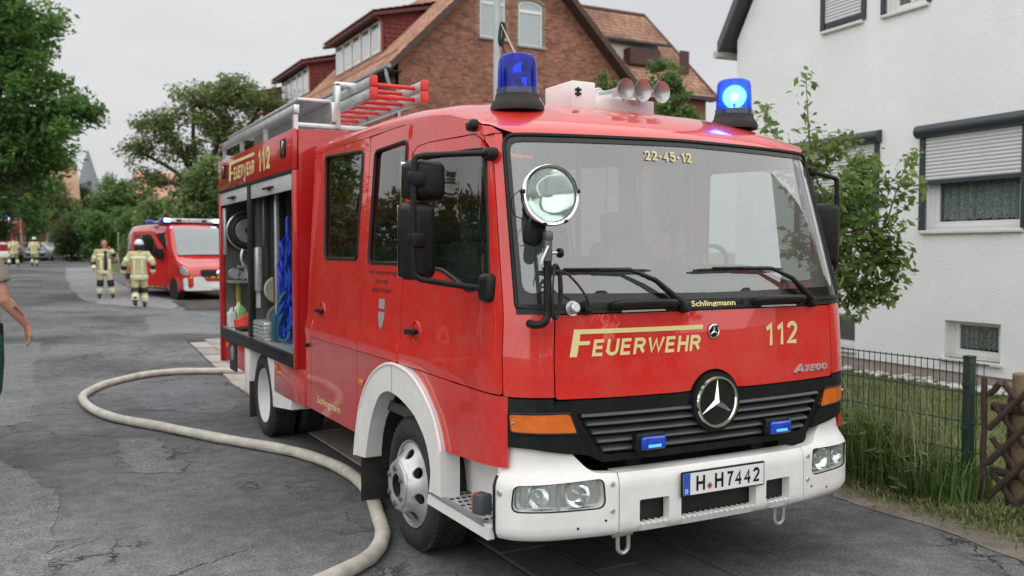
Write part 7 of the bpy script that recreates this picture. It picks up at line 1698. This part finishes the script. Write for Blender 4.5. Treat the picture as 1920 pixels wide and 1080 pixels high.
# trees lining the left side of the street, outside the frame, mirrored in the side windows
for k, (x, y, h) in enumerate(((-13.5, 4, 6.5), (-13, 12.5, 7), (-13.5, 21, 7))):
    tree('street_tree', ('first', 'second', 'third')[k] + ' street tree left of the frame, mirrored in the truck windows', (x, y, 0), [(x, y, h * .62, 3.2, 3.4, 2.6), (x + .8, y + 1.5, h * .45, 2.4, 2.5, 1.6), (x - .5, y - 2, h * .45, 2.4, 2.5, 1.7), (x, y, h * .25, 2.6, 3.6, 1.7)], 240, 60, .85, .30, (LA, LD, LA)[k], .3, 90 + k, group='street trees on the left')
for k, (x, y) in enumerate(((-9.5, 24), (-9.2, 30), (-9.6, 37), (-9.4, 17), (-10, 45))):  # unseen hedge added so the side windows mirror dark foliage
    tree('added_hedge', ('nearest', 'second', 'third', 'fourth', 'farthest')[(1, 2, 3, 0, 4)[k]] + ' added hedge bush left of the frame, darkening the side window reflections', (x, y, 0), [(x, y, 2.7, 1.4, 3.4, 1.9), (x, y + 1, 1.5, 1.4, 3.2, 1.4)], 170, 60, .8, .26, LD, .12, 190 + k, group='added hedge left of the frame', cat='hedge', hollow=.6)
for k, (x, y, h) in enumerate(((-9, -20, 6.5), (-3, -22, 7), (3.5, -21, 6), (10, -18, 6.5))):  # unseen tree row added to darken what the front paintwork mirrors
    tree('street_tree', ('leftmost', 'second', 'third', 'rightmost')[k] + ' leafy tree of the row added behind the camera, darkening the paint reflections', (x, y, 0), [(x, y, h * .62, 2.9, 2.6, 2.2), (x + 1.4, y, h * .40, 2.4, 2.2, 1.5), (x - 1.5, y, h * .42, 2.4, 2.2, 1.6), (x, y, h * .22, 3.2, 2.0, 1.4)], 200, 60, .85, .30, (LA, LD, LA, LD)[k], .3, 290 + k, group='added trees behind the camera')
tree('garden_tree', 'garden tree right of the camera, mirrored in the windscreen', (11.5, -2.5, 0), [(11.5, -2.5, 3.4, 1.5, 1.6, 1.4), (11.2, -3.4, 2.4, 1.3, 1.2, 1.0)], 130, 60, .5, .17, LB, .14, 97)

# pear tree between truck and white house: shoots with single leaves
PT = empty('pear_tree', (4.62, 3.3, 0), 0, 'young pear tree with long leafy shoots in front of the white house', 'tree')
BR = [[(4.42, 3.62, 0), (4.45, 3.58, .5), (4.56, 3.42, 1.15), (4.5, 3.4, 1.65), (4.36, 3.5, 2.1), (4.32, 3.54, 2.66), (4.3, 3.57, 3.11), (4.29, 3.6, 3.58)], [(4.5, 3.4, 1.65), (4.41, 3.12, 2.09), (4.52, 3.09, 2.47), (4.57, 3.07, 2.69)], [(4.36, 3.5, 2.1), (4.44, 3.81, 2.52), (4.40, 3.85, 2.81)], [(4.62, 3.3, 1.1), (4.63, 3.1, 1.65), (4.83, 3.01, 1.98), (4.94, 2.97, 2.31), (5.04, 2.93, 2.59), (5.13, 2.88, 2.73)], [(4.60, 3.2, 1.2), (4.56, 2.91, 1.54), (4.71, 2.83, 1.6), (4.77, 2.79, 1.40)], [(4.5, 3.3, 1.6), (4.3, 2.95, 1.87), (4.53, 2.82, 1.90)], [(4.32, 3.54, 2.6), (4.44, 3.37, 2.76), (4.64, 3.27, 2.88)], [(4.6, 3.5, 2.0), (4.67, 4.03, 2.54), (4.41, 4.19, 3.02), (4.31, 4.26, 3.35)], [(4.62, 3.4, 1.1), (4.68, 3.64, 1.53), (4.48, 3.75, 1.71), (4.33, 3.84, 1.88)], [(4.5, 3.1, 2.4), (4.76, 3.3, 2.52), (4.91, 3.22, 2.66)], [(4.60, 3.2, 1.15), (4.64, 2.97, 1.32), (4.72, 2.93, 1.22)], [(4.41, 3.12, 2.0), (4.25, 3.0, 2.2), (4.2, 2.95, 2.45)], [(4.6, 3.3, 1.3), (4.30, 3.2, 1.5), (4.2, 3.1, 1.45)], [(4.63, 3.1, 1.6), (4.55, 2.8, 1.75), (4.6, 2.7, 2.0)], [(4.5, 3.4, 1.9), (4.7, 3.2, 2.1), (4.75, 3.1, 2.25)]]
rg = np.random.default_rng(8); b = MB(); LC_ = []; BR = [[(x - 4.62, y - 3.3, z) for x, y, z in P] for P in BR]
for i, P in enumerate(BR):
    Q = catmull(P, 6); b.tube(Q, [max(.004, (.045 if i == 0 else .016) * (1 - k / len(Q))) for k in range(len(Q))], 7)
    nl = 0
    for k, p in enumerate(Q):
        if p.z < 1.15: continue
        last = k / len(Q)
        for _ in range(int(15 - 5 * last) if i not in (0, 3, 7) or last < .6 else 5):
            LC_.append(tuple(p + Vector(rg.normal(size=3)) * (.085 if last < .7 else .045)))
    for c in range(7 if i else 10):      # side spurs
        p = Q[int(rg.uniform(.3, .85) * len(Q))]
        if p.z < 1.15: continue
        d = Vector(rg.normal(size=3)); d.z = abs(d.z) * .3 - .1; d.normalize(); q = p + d * rg.uniform(.12, .26); b.tube([p, p.lerp(q, .5) + Vector((0, 0, .02)), q], [.006, .005, .003], 5)
        for _ in range(13): LC_.append(tuple(p.lerp(q, rg.uniform(.3, 1.1)) + Vector(rg.normal(size=3)) * .05))
b.obj('trunk', mat('pear_bark', (.11, .085, .06), .9, var=.25, bump=.4), PT, 60)
leafmesh('crown', LC_, .10, LP_, PT, 12, up=.7, asp=.52, droop=.55)['kind'] = 'stuff'
# small climbing shoots on the brick gable corner
tree('gable_shoot', 'few pale green shoots growing at the lower end of the gable', (17.0, 26.2, 0), [(16.9, 26.2, 8.2, .16, .2, .5), (17.4, 26.2, 8.0, .14, .2, .4)], 26, 26, .16, .16, LC, .05, 99, cat='plant', tw=1)

# ================================================================== FENCES
WF = empty('wire_fence', (2.575, .46, 0), 0, 'dark green welded wire fence with square post beside the weeds', 'fence')
GRN = mat('fence_green', (.018, .042, .035), .45, var=.12)
vme = None
ys_ = [.34 + k * .05 for k in range(2)] + [.52 + k * .05 for k in range(96)]
for y in ys_:
    if vme is None:
        o = MB().cyl((0, 0, .06), (0, 0, .955), .0032, n=6).obj('upright_rod', GRN, WF); vme = o.data
    else: o = link('upright_rod', vme, None, WF)
    o.location = (0, y - .46, 0)
for z in (.145, .345, .545, .745, .943):
    for dx in (-.0075, .0075):
        for (a, c) in ((.31, .425), (.495, 5.3)): MB().cyl((dx, a - .46, z), (dx, c - .46, z), .004, n=6).obj('cross_rod', GRN, WF)
for y in (.46, 2.96, 5.42): 
    p = MB().box((.02, y - .46, .49), (.06, .06, .98), None, .006).obj('post', GRN, WF); MB().box((.02, y - .46, .985), (.066, .066, .02), None, .008).obj('post_cap', GRN, p)
    for z in (.2, .5, .8): MB().box((-.018, y - .46, z), (.02, .045, .035), None, .005).obj('clamp', GRN, p)
JF = empty('lattice_fence', (2.62, .28, 0), 0, 'weathered brown wooden lattice fence of crossed half logs at the right edge', 'fence')
LOG = mat('weathered_log', (.058, .036, .030), .85, var=.35, vscale=14, bump=.6, bscale=40); LOGY = mat('post_log', (.19, .145, .085), .85, var=.25, vscale=9, bump=.5, bscale=30)
rg = random.Random(12)
def pole(x, y0, z0, y1, z1, r=.022):
    b = MB(); P = [Vector((x, y0, z0)).lerp(Vector((x, y1, z1)), t) + Vector((0, rg.uniform(-.006, .006), rg.uniform(-.006, .006))) for t in np.linspace(0, 1, 6)]
    b.tube(P, [r * rg.uniform(.85, 1.1) for _ in range(6)], 9); b.obj('lattice_pole', LOG, JF)
for k in range(-4, 13):
    y = -k * .21 + .05; a0, a1 = (0.03, .80)
    # rising towards the camera
    t0 = 0; y0, z0, y1, z1 = y, .04, y - .74, .84
    if y0 > .02: f_ = (y0 - .02) / .74; y0, z0 = .02, .04 + f_ * .8
    if z1 - z0 > .08: pole(-.05, y0, z0, y1, z1)
    y0, z0, y1, z1 = y, .04, y + .74, .84
    if y1 > .02: f_ = (.02 - y0) / .74; y1, z1 = .02, .04 + f_ * .8
    if z1 - z0 > .08: pole(-.005, y0, z0, y1, z1, .020)
pole(-.052, .045, .03, .05, .86, .02)
for z in (.24, .66): pole(.04, .05, z, -3.0, z, .028)
for y, h, m_, r in ((-.10, .90, LOGY, .05), (-.06, .74, LOG, .042), (-1.9, .9, LOGY, .05)):
    b = MB(); b.tube([(.10, y, -.05), (.10, y, h * .5), (.10, y, h - .01), (.10, y, h)], [r, r, r * .97, r * .8], 14); b.obj('post', m_, JF)
